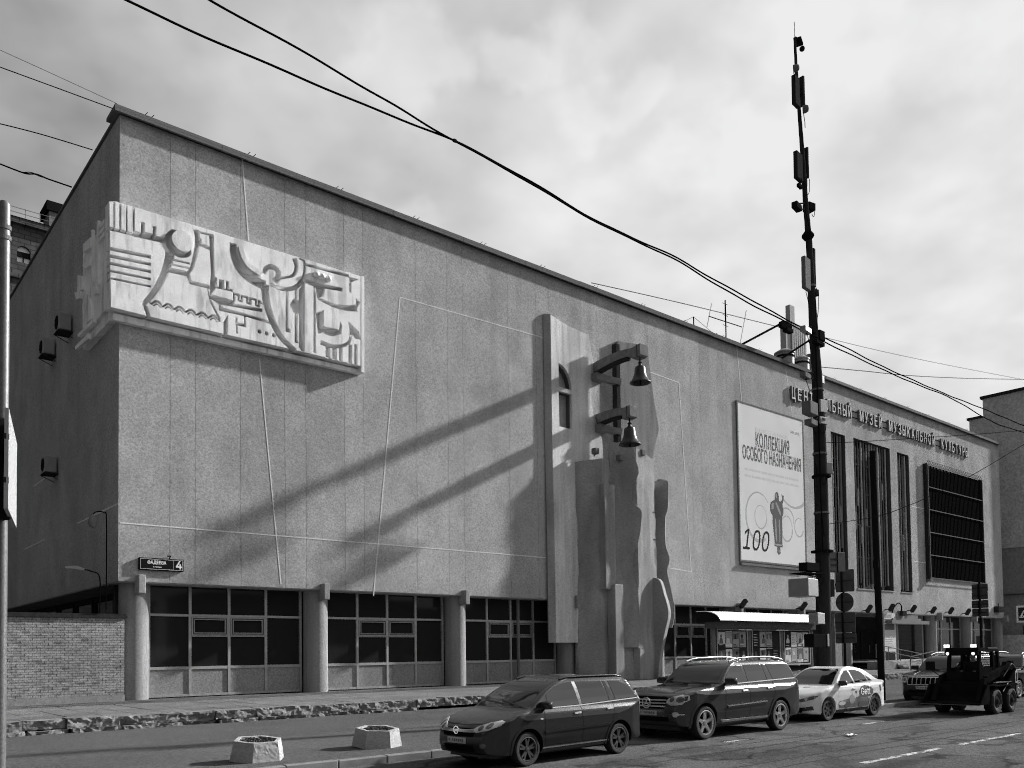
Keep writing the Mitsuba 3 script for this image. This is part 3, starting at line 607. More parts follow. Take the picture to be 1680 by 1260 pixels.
obj('opening_back', box(OW[0] - 0.2, OW[1] + 0.2, 0.30, 0.4, OZ0 - 0.2, OZ1 + 0.2), 'stucco', tow)
# (2) second thin sheet lying close to the wall on the right
e2 = [(1012, 560), (1040, 566), (1056, 572), (1060, 610), (1066, 660), (1073, 707), (1067, 735), (1062, 760), (1060, 800), (1012, 800)]
q = [fx(a, b, -0.25) for a, b in e2]
m = fprism(q, -0.22, -0.036); v = m.vertices; xm = max(a for a, b in q); v[:, 1] -= np.clip((v[:, 0] - 27.0) / (xm - 27.0), 0, 1) * 0.42 * (v[:, 1] < -0.1)
obj('back_sheet', m, 'concrete', tow)
# (3) the folded mass
Z0 = Z_WALK
P = {k: fx(px, 900, y)[0] for k, px, y in (('a', 944, -0.15), ('b', 988, -1.0), ('c', 1004, -1.04), ('d', 1047, -1.75), ('e', 1076, -1.42))}
zt = {'a': fx(944, 760, -0.15)[1], 'a2': fx(975, 745, -0.7)[1], 'b': fx(988, 752, -1.0)[1], 'd': fx(1040, 730, -1.7)[1], 'e': fx(1076, 757, -1.4)[1]}
body = sg.Polygon([(P['a'], -0.036), (P['a'] + 0.05, -0.18), (P['b'], -1.0), (P['c'], -1.0), (P['d'] - 0.3, -1.45), (P['e'], -1.42), (P['e'] + 0.15, -0.036)])
def mass(poly, z0, ztop, name, amp=0.05, seed=1, size=0.35):
    m = zprism(poly, z0, 1.0 + z0)
    v = m.vertices; top = v[:, 2] > z0 + 0.5
    v[top, 2] = [ztop(x, y) for x, y in v[top][:, :2]]
    mm = m3.Manifold(m3.Mesh(np.asarray(v, np.float32), np.asarray(m.faces, np.uint32)))
    if mm.status() != m3.Error.NoError or mm.is_empty(): return obj(name, tm(v, m.faces), 'concrete', tow)
    mm = mm.refine_to_length(size).to_mesh(); v, f = np.array(mm.vert_properties[:, :3], float), np.array(mm.tri_verts)
    out = v[:, 1] < -0.1
    v[out] += ((np.stack([meshkit.fbm(v[out] * 0.9 + k * 9.1, 3, seed + k) for k in range(3)], 1) - 0.5) * [amp, amp * 2, amp])
    obj(name, tm(v, f), 'concrete', tow, smooth=30)
mass(body, Z0, lambda x, y: float(np.interp(x, [P['a'], (P['a'] + P['b']) / 2, P['b'], P['d'], P['e']], [zt['a'], zt['a2'], zt['b'], zt['b'] - 0.05, zt['e']])), 'main_block', 0.16, 2, 0.28)
# narrow pilasters and wavy fins standing in front
def fin_profile(pts, y_in):                 # fin seen edge-on from the left: outline in (px, py) at plane x, returned in (y, z)
    return pts
xb, xc = P['b'], P['c']
obj('pilaster', cbox(xb - 0.1, xc + 0.02, -1.34, -0.9, fx(1000, 967, -1.3)[1], fx(996, 794, -1.3)[1], 0.03), 'concrete', tow)
xC0, xC1 = fx(1007, 1000, -1.5)[0], fx(1022, 1000, -1.55)[0]
obj('pilaster', cbox(xC0, xC1, -1.62, -1.0, Z0, fx(1015, 959, -1.55)[1], 0.03), 'concrete', tow)
def fin(x, th, outline, y_in, name, twist=0.0, size=0.3):
    """A sheet standing out from the mass at x: outline = its outer edge [(out, z)..] from top to bottom."""
    o = spline(outline, 6); poly = sg.Polygon([(-a, z) for a, z in o] + [(-y_in, o[-1][1]), (-y_in, o[0][1])]).buffer(0)
    m = sprism(poly, x - th / 2, x + th / 2)
    mm = m3.Manifold(m3.Mesh(np.asarray(m.vertices, np.float32), np.asarray(m.faces, np.uint32))).refine_to_length(size).to_mesh()
    v, f = np.array(mm.vert_properties[:, :3], float), np.array(mm.tri_verts)
    v[:, 0] += twist * (-v[:, 1] - y_in) + 0.06 * np.sin(v[:, 2] * 1.1)
    obj(name, tm(v, f), 'concrete', tow, smooth=30)
def zat(px, py, y): return fx(px, py, y)[1]
xD = P['c'] + 0.15
# D: from (1004, -1.0) to (1049, -1.75), upper part reaching the beams
Dpts = [(1036, 728), (1040, 750), (1047, 775), (1037, 800), (1036, 825), (1050, 838), (1050, 860), (1047, 885), (1038, 915), (1040, 950), (1045, 985), (1048, 1020), (1047, 1062)]
def oblique(pts, p_in, p_out, name, th=0.18, size=0.3, mat_='concrete'):
    """A wavy sheet standing on the plan line p_in -> p_out; pts = photograph pixels of its outer edge, top to bottom."""
    a, b = np.array(p_in, float), np.array(p_out, float); L = np.linalg.norm(b - a); d = (b - a) / L; nrm = np.array([d[1], -d[0]])
    q = []
    for px, py in pts:                      # where the pixel ray meets the sheet's vertical plane
        r = ray(px, py); k = np.dot(np.array([a[0], a[1]]) - EYE[:2], nrm) / np.dot(r[:2], nrm); h = EYE + k * r
        q.append((float(np.dot(h[:2] - a, d)), float(h[2])))
    q = [tuple(x) for x in spline(q, 5)]
    poly = sg.Polygon(q + [(0, q[-1][1]), (0, q[0][1])]).buffer(0)
    m = extr(poly, th)
    mm = m3.Manifold(m3.Mesh(np.asarray(m.vertices, np.float32), np.asarray(m.faces, np.uint32))).refine_to_length(size).to_mesh()
    v, f = np.array(mm.vert_properties[:, :3], float), np.array(mm.tri_verts)
    xy = a + v[:, :1] * d - (v[:, 2:] - th / 2) * nrm * 1.0
    w = 0.05 * np.sin(v[:, 1] * 1.3 + 1)[:, None] * nrm
    obj(name, tm(np.column_stack([xy + w, v[:, 1]]), f), mat_, tow, smooth=30)
oblique(Dpts, (P['c'] - 0.02, -0.95), (P['d'], -1.78), 'wavy_fin', 0.30)
curlp = [(1036, 728), (1049, 730), (1054, 775), (1048, 812), (1052, 832), (1050, 838), (1037, 825), (1038, 800), (1047, 775)]
# E: bright front face turned to the sun
front = sg.Polygon([(P['d'] - 0.25, -1.45), (P['d'], -1.74), (P['e'] - 0.05, -1.45), (P['e'], -1.2)])
mass(front, Z0, lambda x, y: zt['e'] + (0.5 if x < P['d'] + 0.3 else 0.0), 'front_block', 0.08, 7, 0.25)
# F: dark wavy fin behind, G: low fin with a bright thick edge
xF = P['e'] + 0.35
Fpts = [(1094, 788), (1097, 796), (1096, 835), (1092, 850), (1092, 892), (1099, 917), (1095, 937), (1101, 965), (1106, 990), (1107, 1008), (1103, 1030)]
oblique(Fpts, (P['e'] + 0.1, -0.2), (P['e'] + 0.75, -1.25), 'wavy_fin', 0.16)
Gpts = [(1071, 948), (1084, 952), (1092, 975), (1099, 1005), (1093, 1035), (1086, 1070), (1083, 1100), (1082, 1134)]
oblique(Gpts, (P['e'] - 0.3, -1.1), (P['e'] + 0.08, -2.15), 'low_fin', 0.46)
obj('corbel', cbox(P['d'] - 0.15, P['d'] + 0.35, -1.75, -1.3, zat(1045, 1064, -1.75), zat(1045, 1040, -1.75), 0.02), 'concrete', tow)
# formwork joints
for py in (838, 883, 985):
    z = zat(1062, py, -1.6); obj('joint', box(P['d'] + 0.06, P['e'] - 0.02, -1.50, -1.4, z - 0.02, z + 0.02), 'joint_dark', tow)
# (4) post, beams, braces
post = fx(1008, 650, -0.55)[0]
obj('post', cbox(post - 0.17, post + 0.17, -0.9, -0.55, zat(1008, 790, -0.7), zat(1008, 565, -0.7), 0.02), 'steel_dark', tow)
SLANT = 0.25
def beam(x0, z0, out, rise, name):
    n = 12; up, lo = [], []
    for t in np.linspace(0, 1, n):
        o = 0.04 + out * t; arcu = rise * (math.sin(t * 2.6) - 1.3 * t) - 0.38 * t 
        up.append((-o, z0 + arcu + 0.34 - 0.02 * t)); lo.append((-o, z0 + arcu - 0.22 + 0.18 * t))
    def sl(m):
        v = np.array(m.vertices); v[:, 0] += SLANT * (v[:, 1] + 0.04); return tm(v, m.faces)
    m = sl(sprism(sg.Polygon(up + lo[::-1]), x0 - 0.21, x0 + 0.21))
    b = obj(name, m, 'concrete_dark', tow)
    e = up[-1][0]; obj('end_block', sl(cbox(x0 - 0.33, x0 + 0.33, e - 0.12, e + 0.62, lo[-1][1] - 0.12, up[-1][1] + 0.14, 0.03)), 'concrete_dark', b)
    obj('slot', sl(box(x0 - 0.34, x0 + 0.34, e + 0.12, e + 0.2, lo[-1][1] - 0.125, up[-1][1] + 0.145)), 'joint_dark', b)
    obj('rib', sl(sprism(sg.Polygon([(a, z + 0.02) for a, z in lo[1:9]] + [(a, z - 0.14) for a, z in lo[1:9][::-1]]), x0 - 0.16, x0 + 0.16)), 'steel_dark', b)
    obj('shoe', cbox(x0 - 0.4, x0 + 0.42, -0.62, -0.04, z0 - 0.75, z0 - 0.32, 0.03), 'concrete_dark', b)
    obj('brace', obox([x0 - 0.1, -0.3, z0 - 0.52], [post + 0.1, -0.95, z0 - 0.72], 0.34, 0.36), 'concrete_dark', b)
    return x0 - SLANT * out * 0.94, -(0.04 + out) + 0.26, lo[-1][1] - 0.12
scene['concrete_dark'] = {'type': 'twosided', 'nested': {'type': 'diffuse', 'reflectance': mikit.proc(lambda p, n, uv: grey(0.20 * (0.6 + 0.8 * fbm(p.x * 4, p.y * 4, p.z * 4, 4))))}}
r1, r2 = onY(977, 607, -0.1), onY(983, 690, -0.1)
tips = [beam(float(r1[0]), float(r1[2]), 4.7, 0.25, 'bell_beam'), beam(float(r2[0]), float(r2[2]), 3.4, 0.2, 'bell_beam')]
def floodlight(x, y, z, parent):
    k = obj('floodlight', join([cbox(x - 0.16, x + 0.16, y - 0.26, y + 0.1, z, z + 0.34, 0.03), cyl([x, y, z - 0.12], [x, y, z], 0.04, n=8)]), 'steel_grey', parent)
floodlight(fx(1051, 743, -1.5)[0], -1.5, zat(1051, 748, -1.5), tow); floodlight(fx(1082, 790, -0.8)[0], -0.8, zat(1082, 796, -0.8), tow); floodlight(fx(1017, 752, -1.4)[0], -1.3, zat(1017, 757, -1.3), tow); floodlight(fx(975, 745, -0.7)[0], -0.7, zt['a2'] - 0.02, tow)
# the two bells
def bell(lab, at_, s):
    x, y, z = at_
    b = thing('bell', lab, 'bell', 'bronze bells hanging from the sculpture beams')
    prof = [(0.0, 0.98), (0.12, 0.98), (0.17, 0.93), (0.27, 0.90), (0.30, 0.84), (0.32, 0.62), (0.36, 0.42), (0.42, 0.24), (0.52, 0.10), (0.60, 0.02), (0.60, -0.02), (0.54, -0.02), (0.44, 0.12), (0.34, 0.4), (0.28, 0.8), (0, 0.85)]
    z0 = z - 1.42 * s
    obj('body', move(lathe([(r * s, h * s) for r, h in prof], 36), x, y, z0), 'bronze', b, smooth=35)
    obj('crown', move(lathe([(0.0, 0.97 * s), (0.11 * s, 0.98 * s), (0.07 * s, 1.08 * s), (0.13 * s, 1.14 * s), (0.05 * s, 1.22 * s), (0.0, 1.24 * s)], 16), x, y, z0), 'bronze', b, smooth=40)
    obj('hanger', cyl([x, y, z0 + 1.2 * s], [x, y, z + 0.05], 0.03, n=8), 'black_metal', b)
    obj('clapper', move(lathe([(0.0, -0.16 * s), (0.05 * s, -0.13 * s), (0.05 * s, -0.04 * s), (0.02 * s, 0.05 * s), (0.02 * s, 0.6 * s), (0.0, 0.6 * s)], 12), x, y, z0), 'black_metal', b, smooth=40)
bell('upper dark bronze bell hanging from the higher beam', tips[0], 0.95)
bell('lower dark bronze bell hanging from the shorter beam', tips[1], 1.02)

# ================================================================ street-name plate
sgn = thing('street_name_sign', 'dark street name plate with house number 4 on the museum corner', 'street sign')
a, b = onY(228, 938, -0.16), onY(301.5, 938, -0.16); sx0, sx1 = float(a[0]), float(b[0]); sz1, sz0 = float(onY(228, 914, -0.16)[2]), float(onY(228, 934.5, -0.16)[2])
obj('box', cbox(sx0, sx1, -0.17, -0.04, sz0, sz1, 0.02), 'black_metal', sgn)
obj('border', fprism(sg.box(sx0 + 0.04, sz0 + 0.04, sx1 - 0.04, sz1 - 0.04).difference(sg.box(sx0 + 0.055, sz0 + 0.055, sx1 - 0.055, sz1 - 0.055)), -0.174, -0.168), 'print_pale', sgn)
wS = sx1 - sx0
obj('divider', fprism(sg.box(sx0 + wS * 0.765, sz0 + 0.055, sx0 + wS * 0.772, sz1 - 0.055), -0.174, -0.168), 'print_pale', sgn)
obj('lettering', join([ftext('ФАДЕЕВА', sx0 + wS * 0.18, sz0 + 0.25, 0.13, -0.176, 0.008, True, width=wS * 0.42), ftext('УЛИЦА', sx0 + wS * 0.3, sz0 + 0.11, 0.055, -0.176, 0.008, width=wS * 0.2)]), 'white_paint', sgn)
obj('house_number', ftext('4', sx0 + wS * 0.815, sz0 + 0.1, 0.31, -0.176, 0.008, True), 'white_paint', sgn)
obj('lamp_bracket', join([cyl([sx0 + wS * 0.68, -0.1, sz1], [sx0 + wS * 0.68, -0.2, sz1 + 0.1], 0.02, n=6), box(sx0 + wS * 0.62, sx0 + wS * 0.7, -0.24, -0.16, sz1 + 0.08, sz1 + 0.12)]), 'black_metal', sgn)

# ================================================================ exhibition banner
ban = thing('exhibition_banner', 'large pale exhibition banner with statue picture and number 100 on the museum front', 'banner')
bx0, bx1, bz0, bz1 = 40.42, 48.75, 8.25, 19.28; by = -0.12; bw, bh = bx1 - bx0, bz1 - bz0
obj('sheet', box(bx0, bx1, by, by + 0.04, bz0, bz1), 'banner_white', ban)
obj('frame', fprism(sg.box(bx0 - 0.12, bz0 - 0.12, bx1 + 0.12, bz1 + 0.12).difference(sg.box(bx0 + 0.01, bz0 + 0.01, bx1 - 0.01, bz1 - 0.01)), by - 0.02, -0.04), 'steel_grey', ban)
obj('lower_rail', box(bx0 - 0.1, bx1 + 0.1, by - 0.12, by + 0.1, bz0 - 0.36, bz0 - 0.2), 'steel_grey', ban)
def bt(s, fx_, fz, h, width, m='print_dark', bold=False, name='lettering'):
    obj(name, ftext(s, bx0 + fx_ * bw, bz0 + fz * bh, h, by - 0.008, 0.012, h > 0.5, width=width * bw), m, ban)
# picture fractions measured from the photograph: left to right, bottom to top
bt('КОЛЛЕКЦИЯ', 0.25, 0.745, 1.0, 0.52); bt('ОСОБОГО НАЗНАЧЕНИЯ', 0.055, 0.648, 0.95, 0.90)
m = ftext('100', bx0 + 0.03 * bw, bz0 + 0.07 * bh, 1.45, by - 0.008, 0.012, False, width=0.37 * bw); m.vertices[:, 0] += 0.22 * (m.vertices[:, 2] - bz0 - 0.07 * bh); obj('lettering', m, 'print_black', ban)
bt('ВЫСТАВКА', 0.25, 0.845, 0.26, 0.50, 'print_pale'); bt('МУЗЕЙ', 0.80, 0.895, 0.2, 0.14, 'print_mid')
for i, fz in enumerate((0.575, 0.535)):     # two lines of small print, too small in the photograph to be read
    random.seed(40 + i); x = 0.08; ms = []
    while x < 0.9:
        w = 0.02 + 0.07 * random.random(); ms.append(fprism(sg.box(bx0 + x * bw, bz0 + fz * bh, bx0 + (x + w) * bw, bz0 + fz * bh + 0.17), by - 0.006, by + 0.002)); x += w + 0.012
    obj('small_print', join(ms), 'print_pale', ban)
def ring(cx_, cz_, r, w, a0=0, a1=360, sq=1.0, m='print_soft', dy=0.0):
    a = np.radians(np.linspace(a0, a1, 40)); k = np.linspace(0.25, 1, 40) if a1 - a0 < 360 else np.ones(40)
    o = [(bx0 + cx_ * bw + (r + w * kk / 2) * math.cos(t), bz0 + cz_ * bh + sq * (r + w * kk / 2) * math.sin(t)) for t, kk in zip(a, k)]
    i = [(bx0 + cx_ * bw + (r - w * kk / 2) * math.cos(t), bz0 + cz_ * bh + sq * (r - w * kk / 2) * math.sin(t)) for t, kk in zip(a, k)]
    obj('flourish', fprism(sg.Polygon(o + i[::-1]).buffer(0.003), by - 0.004 - dy, by + 0.002), m, ban)
ring(0.27, 0.29, 1.55, 0.24, 40, 300, 1.12); ring(0.30, 0.29, 0.72, 0.1, 0, 359, 1.15, dy=0.001); ring(0.83, 0.52, 1.9, 0.34, 205, 330, 0.75, dy=0.002); ring(0.70, 0.24, 0.75, 0.13, 0, 359, 1.25, dy=0.003); ring(0.70, 0.30, 0.95, 0.2, -20, 150, 0.9, dy=0.0005); ring(0.90, 0.26, 0.6, 0.12, 60, 340, 1.15, dy=0.0015)
def fig(pts, m, d, sm=4):                   # the statue printed on it, as flat tone shapes; points in banner fractions
    q = np.array([(bx0 + a * bw, bz0 + b * bh) for a, b in pts]); obj('statue_print', fprism(sg.Polygon(spline(q, sm, True)).buffer(0), by - 0.005 - d, by + 0.002), m, ban)
fig([(.52, .422), (.48, .408), (.452, .393), (.446, .348), (.462, .325), (.482, .312), (.478, .281), (.49, .21), (.504, .148), (.504, .114), (.543, .108), (.539, .076), (.565, .057), (.591, .076), (.587, .11), (.626, .11), (.62, .148), (.628, .21), (.626, .262), (.628, .31), (.645, .33), (.652, .35), (.64, .395), (.655, .425), (.662, .452), (.648, .462), (.634, .452), (.640, .438), (.615, .418), (.585, .418), (.585, .44), (.575, .468), (.55, .474), (.53, .462), (.522, .44)], 'print_dark', 0.004)
for pts in ([(.53, .455), (.55, .462), (.555, .438), (.54, .432)], [(.47, .385), (.50, .395), (.495, .36), (.468, .355)], [(.53, .40), (.56, .395), (.61, .335), (.60, .325), (.56, .36)], [(.515, .28), (.53, .285), (.54, .16), (.522, .155)], [(.575, .285), (.59, .285), (.59, .16), (.578, .155)], [(.51, .128), (.61, .128), (.60, .118), (.52, .118)], [(.555, .09), (.575, .09), (.57, .07)]): fig(pts, 'print_mid', 0.007, 3)

# ================================================================ the museum's name in standing letters
nm = thing('building_lettering', 'row of pale standing letters naming the museum high on its right half', 'sign')
def word(s, p0, p1, hpx):
    a, b = onY(*p0, y=-0.22), onY(*p1, y=-0.22); x0, x1 = float(a[0]), float(b[0]); zb = 20.74
    n = len(s); pitch = (x1 - x0) / (n - 0.38); w = pitch * 0.62
    for i, ch in enumerate(s):
        ww_ = w * (1.25 if ch in 'МЫ' else 1.0)
        m = ftext(ch, x0 + i * pitch - (ww_ - w) / 2, zb, 0.98, -0.22, 0.16, False, width=ww_)
        k = obj('letter', m, 'antenna_pale', nm); f = ftext(ch, x0 + i * pitch - (ww_ - w) / 2 + 0.02, zb + 0.02, 0.94, -0.245, 0.03, False, width=ww_ - 0.04); obj('face', f, 'letter_face', k)
scene['letter_face'] = {'type': 'twosided', 'nested': {'type': 'diffuse', 'reflectance': rgb(0.66)}}
word('ЦЕНТРАЛЬНЫЙ', (1299, 650), (1397, 685), 22); word('МУЗЕЙ', (1411, 690), (1447, 700), 22); word('МУЗЫКАЛЬНОЙ', (1459, 712), (1534, 735), 22); word('КУЛЬТУРЫ', (1545, 740), (1588, 750), 22)
obj('mounting_rail', join([box(47.2, 79.0, -0.09, -0.04, z, z + 0.05) for z in (20.95, 21.45)]), 'steel_dark', nm)

# ================================================================ dark slatted screen on the right
scr = thing('slatted_screen', 'big dark screen of vertical slats in a steel frame right of the tall windows', 'screen')
gx0, gx1, gz0, gz1 = 69.3, 81.75, 8.35, 18.8
obj('backing', box(gx0 + 0.1, gx1 - 0.1, -0.14, -0.05, gz0 + 0.1, gz1 - 0.2), 'black_metal', scr)
n = 40
proto = None
for i in range(n):
    x = gx0 + 0.2 + i * (gx1 - gx0 - 0.4) / (n - 1)
    obj('slat', box(x - 0.05, x + 0.05, -0.24, -0.16, gz0 + 0.06, gz1 - 0.05), 'black_metal', scr)
for i, z in enumerate(np.linspace(gz0, gz1, 6)): obj('rail', box(gx0, gx1, -0.36, -0.31, z - 0.035, z + 0.035), 'steel_grey', scr)
for x in (gx0, gx1): obj('frame_post', box(x - 0.08, x + 0.08, -0.37, -0.04, gz0 - 0.1, gz1 + 0.05), 'steel_dark', scr)
obj('frame_post', box(gx0 + 0.1, gx0 + 0.2, -0.40, -0.375, gz0 - 0.1, gz1), 'steel_grey', scr)
ms = [obox([gx0 + i * 0.52, -0.33, gz1], [gx0 + i * 0.52 + 0.26, -0.33, gz1 + 0.32], 0.03, 0.03) for i in range(24)] + [obox([gx0 + i * 0.52 + 0.26, -0.33, gz1 + 0.32], [gx0 + i * 0.52 + 0.52, -0.33, gz1], 0.03, 0.03) for i in range(24)]
obj('lattice', join(ms + [box(gx0, gx1, -0.345, -0.315, gz1 + 0.3, gz1 + 0.34)]), 'steel_grey', scr)
obj('bottom_box', box(gx0 - 0.12, gx0 + 0.42, -0.45, -0.04, gz0 - 0.3, gz0 - 0.101), 'steel_grey', scr)

# ================================================================ small fittings along the foot of the overhang
for i, (px, py) in enumerate([(1213, 992), (1312, 996), (1420, 1000), (1457, 998), (1493, 1000), (1526, 1002), (1555, 1003), (1583, 1005)]):
    p = onY(px, py, -0.3); x, z = float(p[0]), float(p[2])
    s = thing('wall_spotlight', ('small dark wall spotlight above the canopy of the poster stand', 'small dark wall spotlight between poster stand canopy and mast', 'small dark wall spotlight just left of the leaning lamp pole', 'small dark wall spotlight above the tall entrance poster', 'small dark wall spotlight over the white entrance canopy', 'small dark wall spotlight over the column right of the entrance', 'small dark wall spotlight below the left half of the slatted screen', 'small dark wall spotlight nearest the stacked sign post')[i], 'spotlight', 'wall spotlights above the entrance front')
    obj('bracket', obox([x, -0.04, z - 0.1], [x + 0.1, -0.6, z - 0.02], 0.07, 0.07), 'steel_dark', s)
    obj('lamp', obox([x - 0.15, -0.5, z - 0.2], [x + 0.32, -0.62, z + 0.3], 0.26, 0.26), 'steel_dark', s)
bxp = onY(1640, 999, -0.3); x, z = float(bxp[0]), float(bxp[2])
cb = thing('wall_junction_box', 'dark equipment box on the stucco at the far right corner of the museum', 'box')
obj('case', cbox(x - 0.8, x + 0.55, -0.5, -0.04, z - 0.35, z + 0.25, 0.03), 'steel_dark', cb); obj('aerial', cyl([x - 0.3, -0.3, z + 0.25], [x - 0.3, -0.3, z + 0.6], 0.04, n=6), 'black_metal', cb)
cc = thing('wall_camera', 'curved pipe with camera beside the banner stand at the entrance', 'camera')
p = onY(1468, 1000, -0.4); x, z = float(p[0]), float(p[2])
obj('pipe', tube(spline([(x, -0.05, z - 0.7), (x, -0.3, z + 0.1), (x + 0.4, -0.5, z + 0.55), (x + 1.0, -0.5, z + 0.35), (x + 1.0, -0.5, z - 0.1)], 6), 0.05, 6), 'black_metal', cc); obj('camera_head', cbox(x + 0.8, x + 1.6, -0.7, -0.4, z - 0.5, z - 0.1, 0.04), 'steel_dark', cc)

# ================================================================ roof things
def lamp_arm(lab, foot, head):
    k = thing('roof_lamp', lab, 'lamp')
    a = onY(*foot, y=0.1); b = onY(*head, y=-0.9); a[2] = ZT + 0.2
    obj('arm', tube([a, b], 0.075, 8), 'black_metal', k); d = (b - a) / np.linalg.norm(b - a)
    obj('lamp_head', join([obox(b - 0.2 * d, b + np.array([0.9, -0.1, -0.3]), 0.3, 0.42), cbox(b[0] + 0.2, b[0] + 1.0, b[1] - 0.3, b[1] + 0.1, b[2] - 0.6, b[2] - 0.3, 0.03)]), 'black_metal', k)
    obj('foot_plate', box(a[0] - 0.2, a[0] + 0.2, -0.1, 0.4, ZT + 0.27, ZT + 0.33), 'steel_dark', k)
lamp_arm('long roof lamp arm leaning over the street left of the mast', (1212, 558), (1283, 530))
lamp_arm('second roof lamp arm whose head meets the mast', (1276, 582), (1336, 553))
an = thing('roof_antenna', 'thin rooftop aerial with long cross arms beside two short masts', 'antenna')
p = onY(1191, 549, 4.0); x, z0 = float(p[0]), ZT; zt2 = float(onY(1191, 493, 4.0)[2])
obj('mast', cyl([x, 4, z0], [x, 4, zt2], 0.05, n=8), 'black_metal', an)
zc = float(onY(1191, 528, 4.0)[2]); xa, xb = float(onY(1163, 531, 4.0)[0]), float(onY(1217, 526, 4.0)[0])
obj('cross_arm', cyl([xa, 4, zc - 0.1], [xb, 4, zc + 0.1], 0.035, n=6), 'black_metal', an)
for xx, d in ((xa, 1.0), (xb, 1.6)): obj('element', cyl([xx + 0.4 * d, 4, zc + d], [xx - 0.25 * d, 4, zc - d], 0.02, n=6), 'black_metal', an)
for xx, h in ((x - 0.9, 2.2), (x - 0.5, 1.7)): obj('short_mast', cyl([xx, 4.2, z0], [xx, 4.2, z0 + h + 0.9], 0.03, n=6), 'black_metal', an)
for i, dz in enumerate((0.3, 1.2, 2.0)): obj('element', cyl([x - 0.35, 4, zt2 - dz], [x + 0.3, 4, zt2 - dz], 0.02, n=6), 'black_metal', an)
an2 = thing('roof_guy_post', 'small stayed post on the roof edge left of the aerial', 'post')
p = onY(1138, 528, 1.0); x = float(p[0]); obj('post', cyl([x, 1, ZT], [x, 1, ZT + 1.6], 0.04, n=6), 'black_metal', an2)
obj('stay', join([tube([[x, 1, ZT + 1.6], [x - 2.4, 1, ZT + 0.3]], 0.015, 5), tube([[x, 1, ZT + 1.6], [x + 4.5, 1, ZT + 0.3]], 0.015, 5)]), 'black_metal', an2)
vt = [('squat white ventilation drum on the roof left of the mast', (1287, 580), 0.72), ('grey cylindrical roof vent close to the mast', (1314, 592), 0.62)]
for lab, (px, py), r in vt:
    k = thing('roof_vent', lab, 'vent'); p = onY(px, py, 1.5); x = float(p[0])
    obj('drum', move(lathe([(0, 0), (r, 0), (r, 1.75), (r * 1.10, 1.75), (r * 1.10, 1.85), (r * 0.5, 2.1), (0, 2.15)], 28), x, 1.5, ZT + 0.04), 'box_light', k, smooth=40)
    obj('band', move(lathe([(r + 0.01, 1.4), (r + 0.03, 1.4), (r + 0.03, 1.55), (r + 0.01, 1.55)], 28), x, 1.5, ZT + 0.04), 'black_metal', k)
k = thing('roof_cowl', 'small dark pointed cowl on the roof right of the mast', 'vent'); p = onY(1362, 620, 3.0)
obj('cowl', move(lathe([(0, 0), (0.45, 0), (0.5, 0.7), (0.38, 1.4), (0.1, 1.85), (0, 1.9)], 20), float(p[0]), 3.0, ZT), 'steel_dark', k, smooth=50)
# ================================================================ brick yard wall left of the museum
yw = thing('brick_wall', 'pale brick yard wall with a dark coping at the left corner of the museum', 'wall')
wx0, wx1, wz0_, wz1_, wy = -9.0, 0.22, 0.30, 3.55, 0.02
obj('core', box(wx0, wx1, wy + 0.03, wy + 0.5, wz0_, wz1_), 'mortar', yw)
obj('plinth', box(wx0, wx1 + 0.02, wy - 0.01, wy + 0.03, wz0_, 0.62), 'column_plaster', yw)
obj('coping', join([box(wx0, wx1 + 0.08, wy - 0.08, wy + 0.6, wz1_, wz1_ + 0.09), box(wx0, wx1 + 0.03, wy - 0.03, wy + 0.55, wz1_ + 0.092, wz1_ + 0.16)]), 'steel_dark', yw)
rows = 31; rh = (wz1_ - 0.62) / rows; bl = 0.26; random.seed(21); rest = []; cnt = 0
vis0 = -4.0
for r in range(rows):
    off = (r % 2) * bl / 2; k = 0
    x = wx1 - off
    if off: 
        rest.append(box(wx1 - off + 0.006, wx1, wy + 0.006 * random.random(), wy + 0.05, 0.62 + r * rh + 0.006, 0.62 + (r + 1) * rh - 0.006))
    while x > wx0 + bl:
        m = box(x - bl + 0.006, x - 0.006, wy + 0.010 * random.random(), wy + 0.05, 0.62 + r * rh + 0.006, 0.62 + (r + 1) * rh - 0.006)
        if x > vis0 and r >= rows - 19 and cnt < 298: obj('brick', m, 'silicate_brick', yw); cnt += 1
        else: rest.append(m)
        x -= bl
obj('brick_courses', join(rest), 'silicate_brick', yw, kind='stuff')
# lamps standing on and behind the wall
k = thing('yard_lamp', 'tall thin lamp post with a pear shaped lantern behind the brick wall', 'lamp')
p = onY(172, 940, 0.6); q1 = onY(172, 842, 0.6); x = float(p[0]); z1 = float(q1[2])
obj('post', tube(spline([(x, 0.4, wz1_), (x, 0.4, z1 - 0.4), (x - 0.08, 0.4, z1 - 0.02), (x - 0.35, 0.4, z1), (x - 0.5, 0.4, z1 - 0.12)], 6), 0.022, 8), 'black_metal', k, smooth=50)
obj('lantern', move(lathe([(0.0, -0.5), (0.1, -0.45), (0.17, -0.28), (0.12, -0.12), (0.05, 0.02), (0, 0.03)], 18), x - 0.5, 0.4, z1 - 0.14), 'steel_grey', k, smooth=50)
k = thing('yard_lamp', 'small cobra head lamp on a short arm just above the brick wall', 'lamp')
p = onY(158, 936, 0.5); x, z = float(p[0]), float(p[2])
obj('arm', tube(spline([(x + 0.1, 0.4, wz1_ + 0.1), (x + 0.1, 0.4, z - 0.3), (x - 0.2, 0.4, z - 0.05), (x - 0.45, 0.4, z)], 6), 0.025, 8), 'black_metal', k, smooth=50)
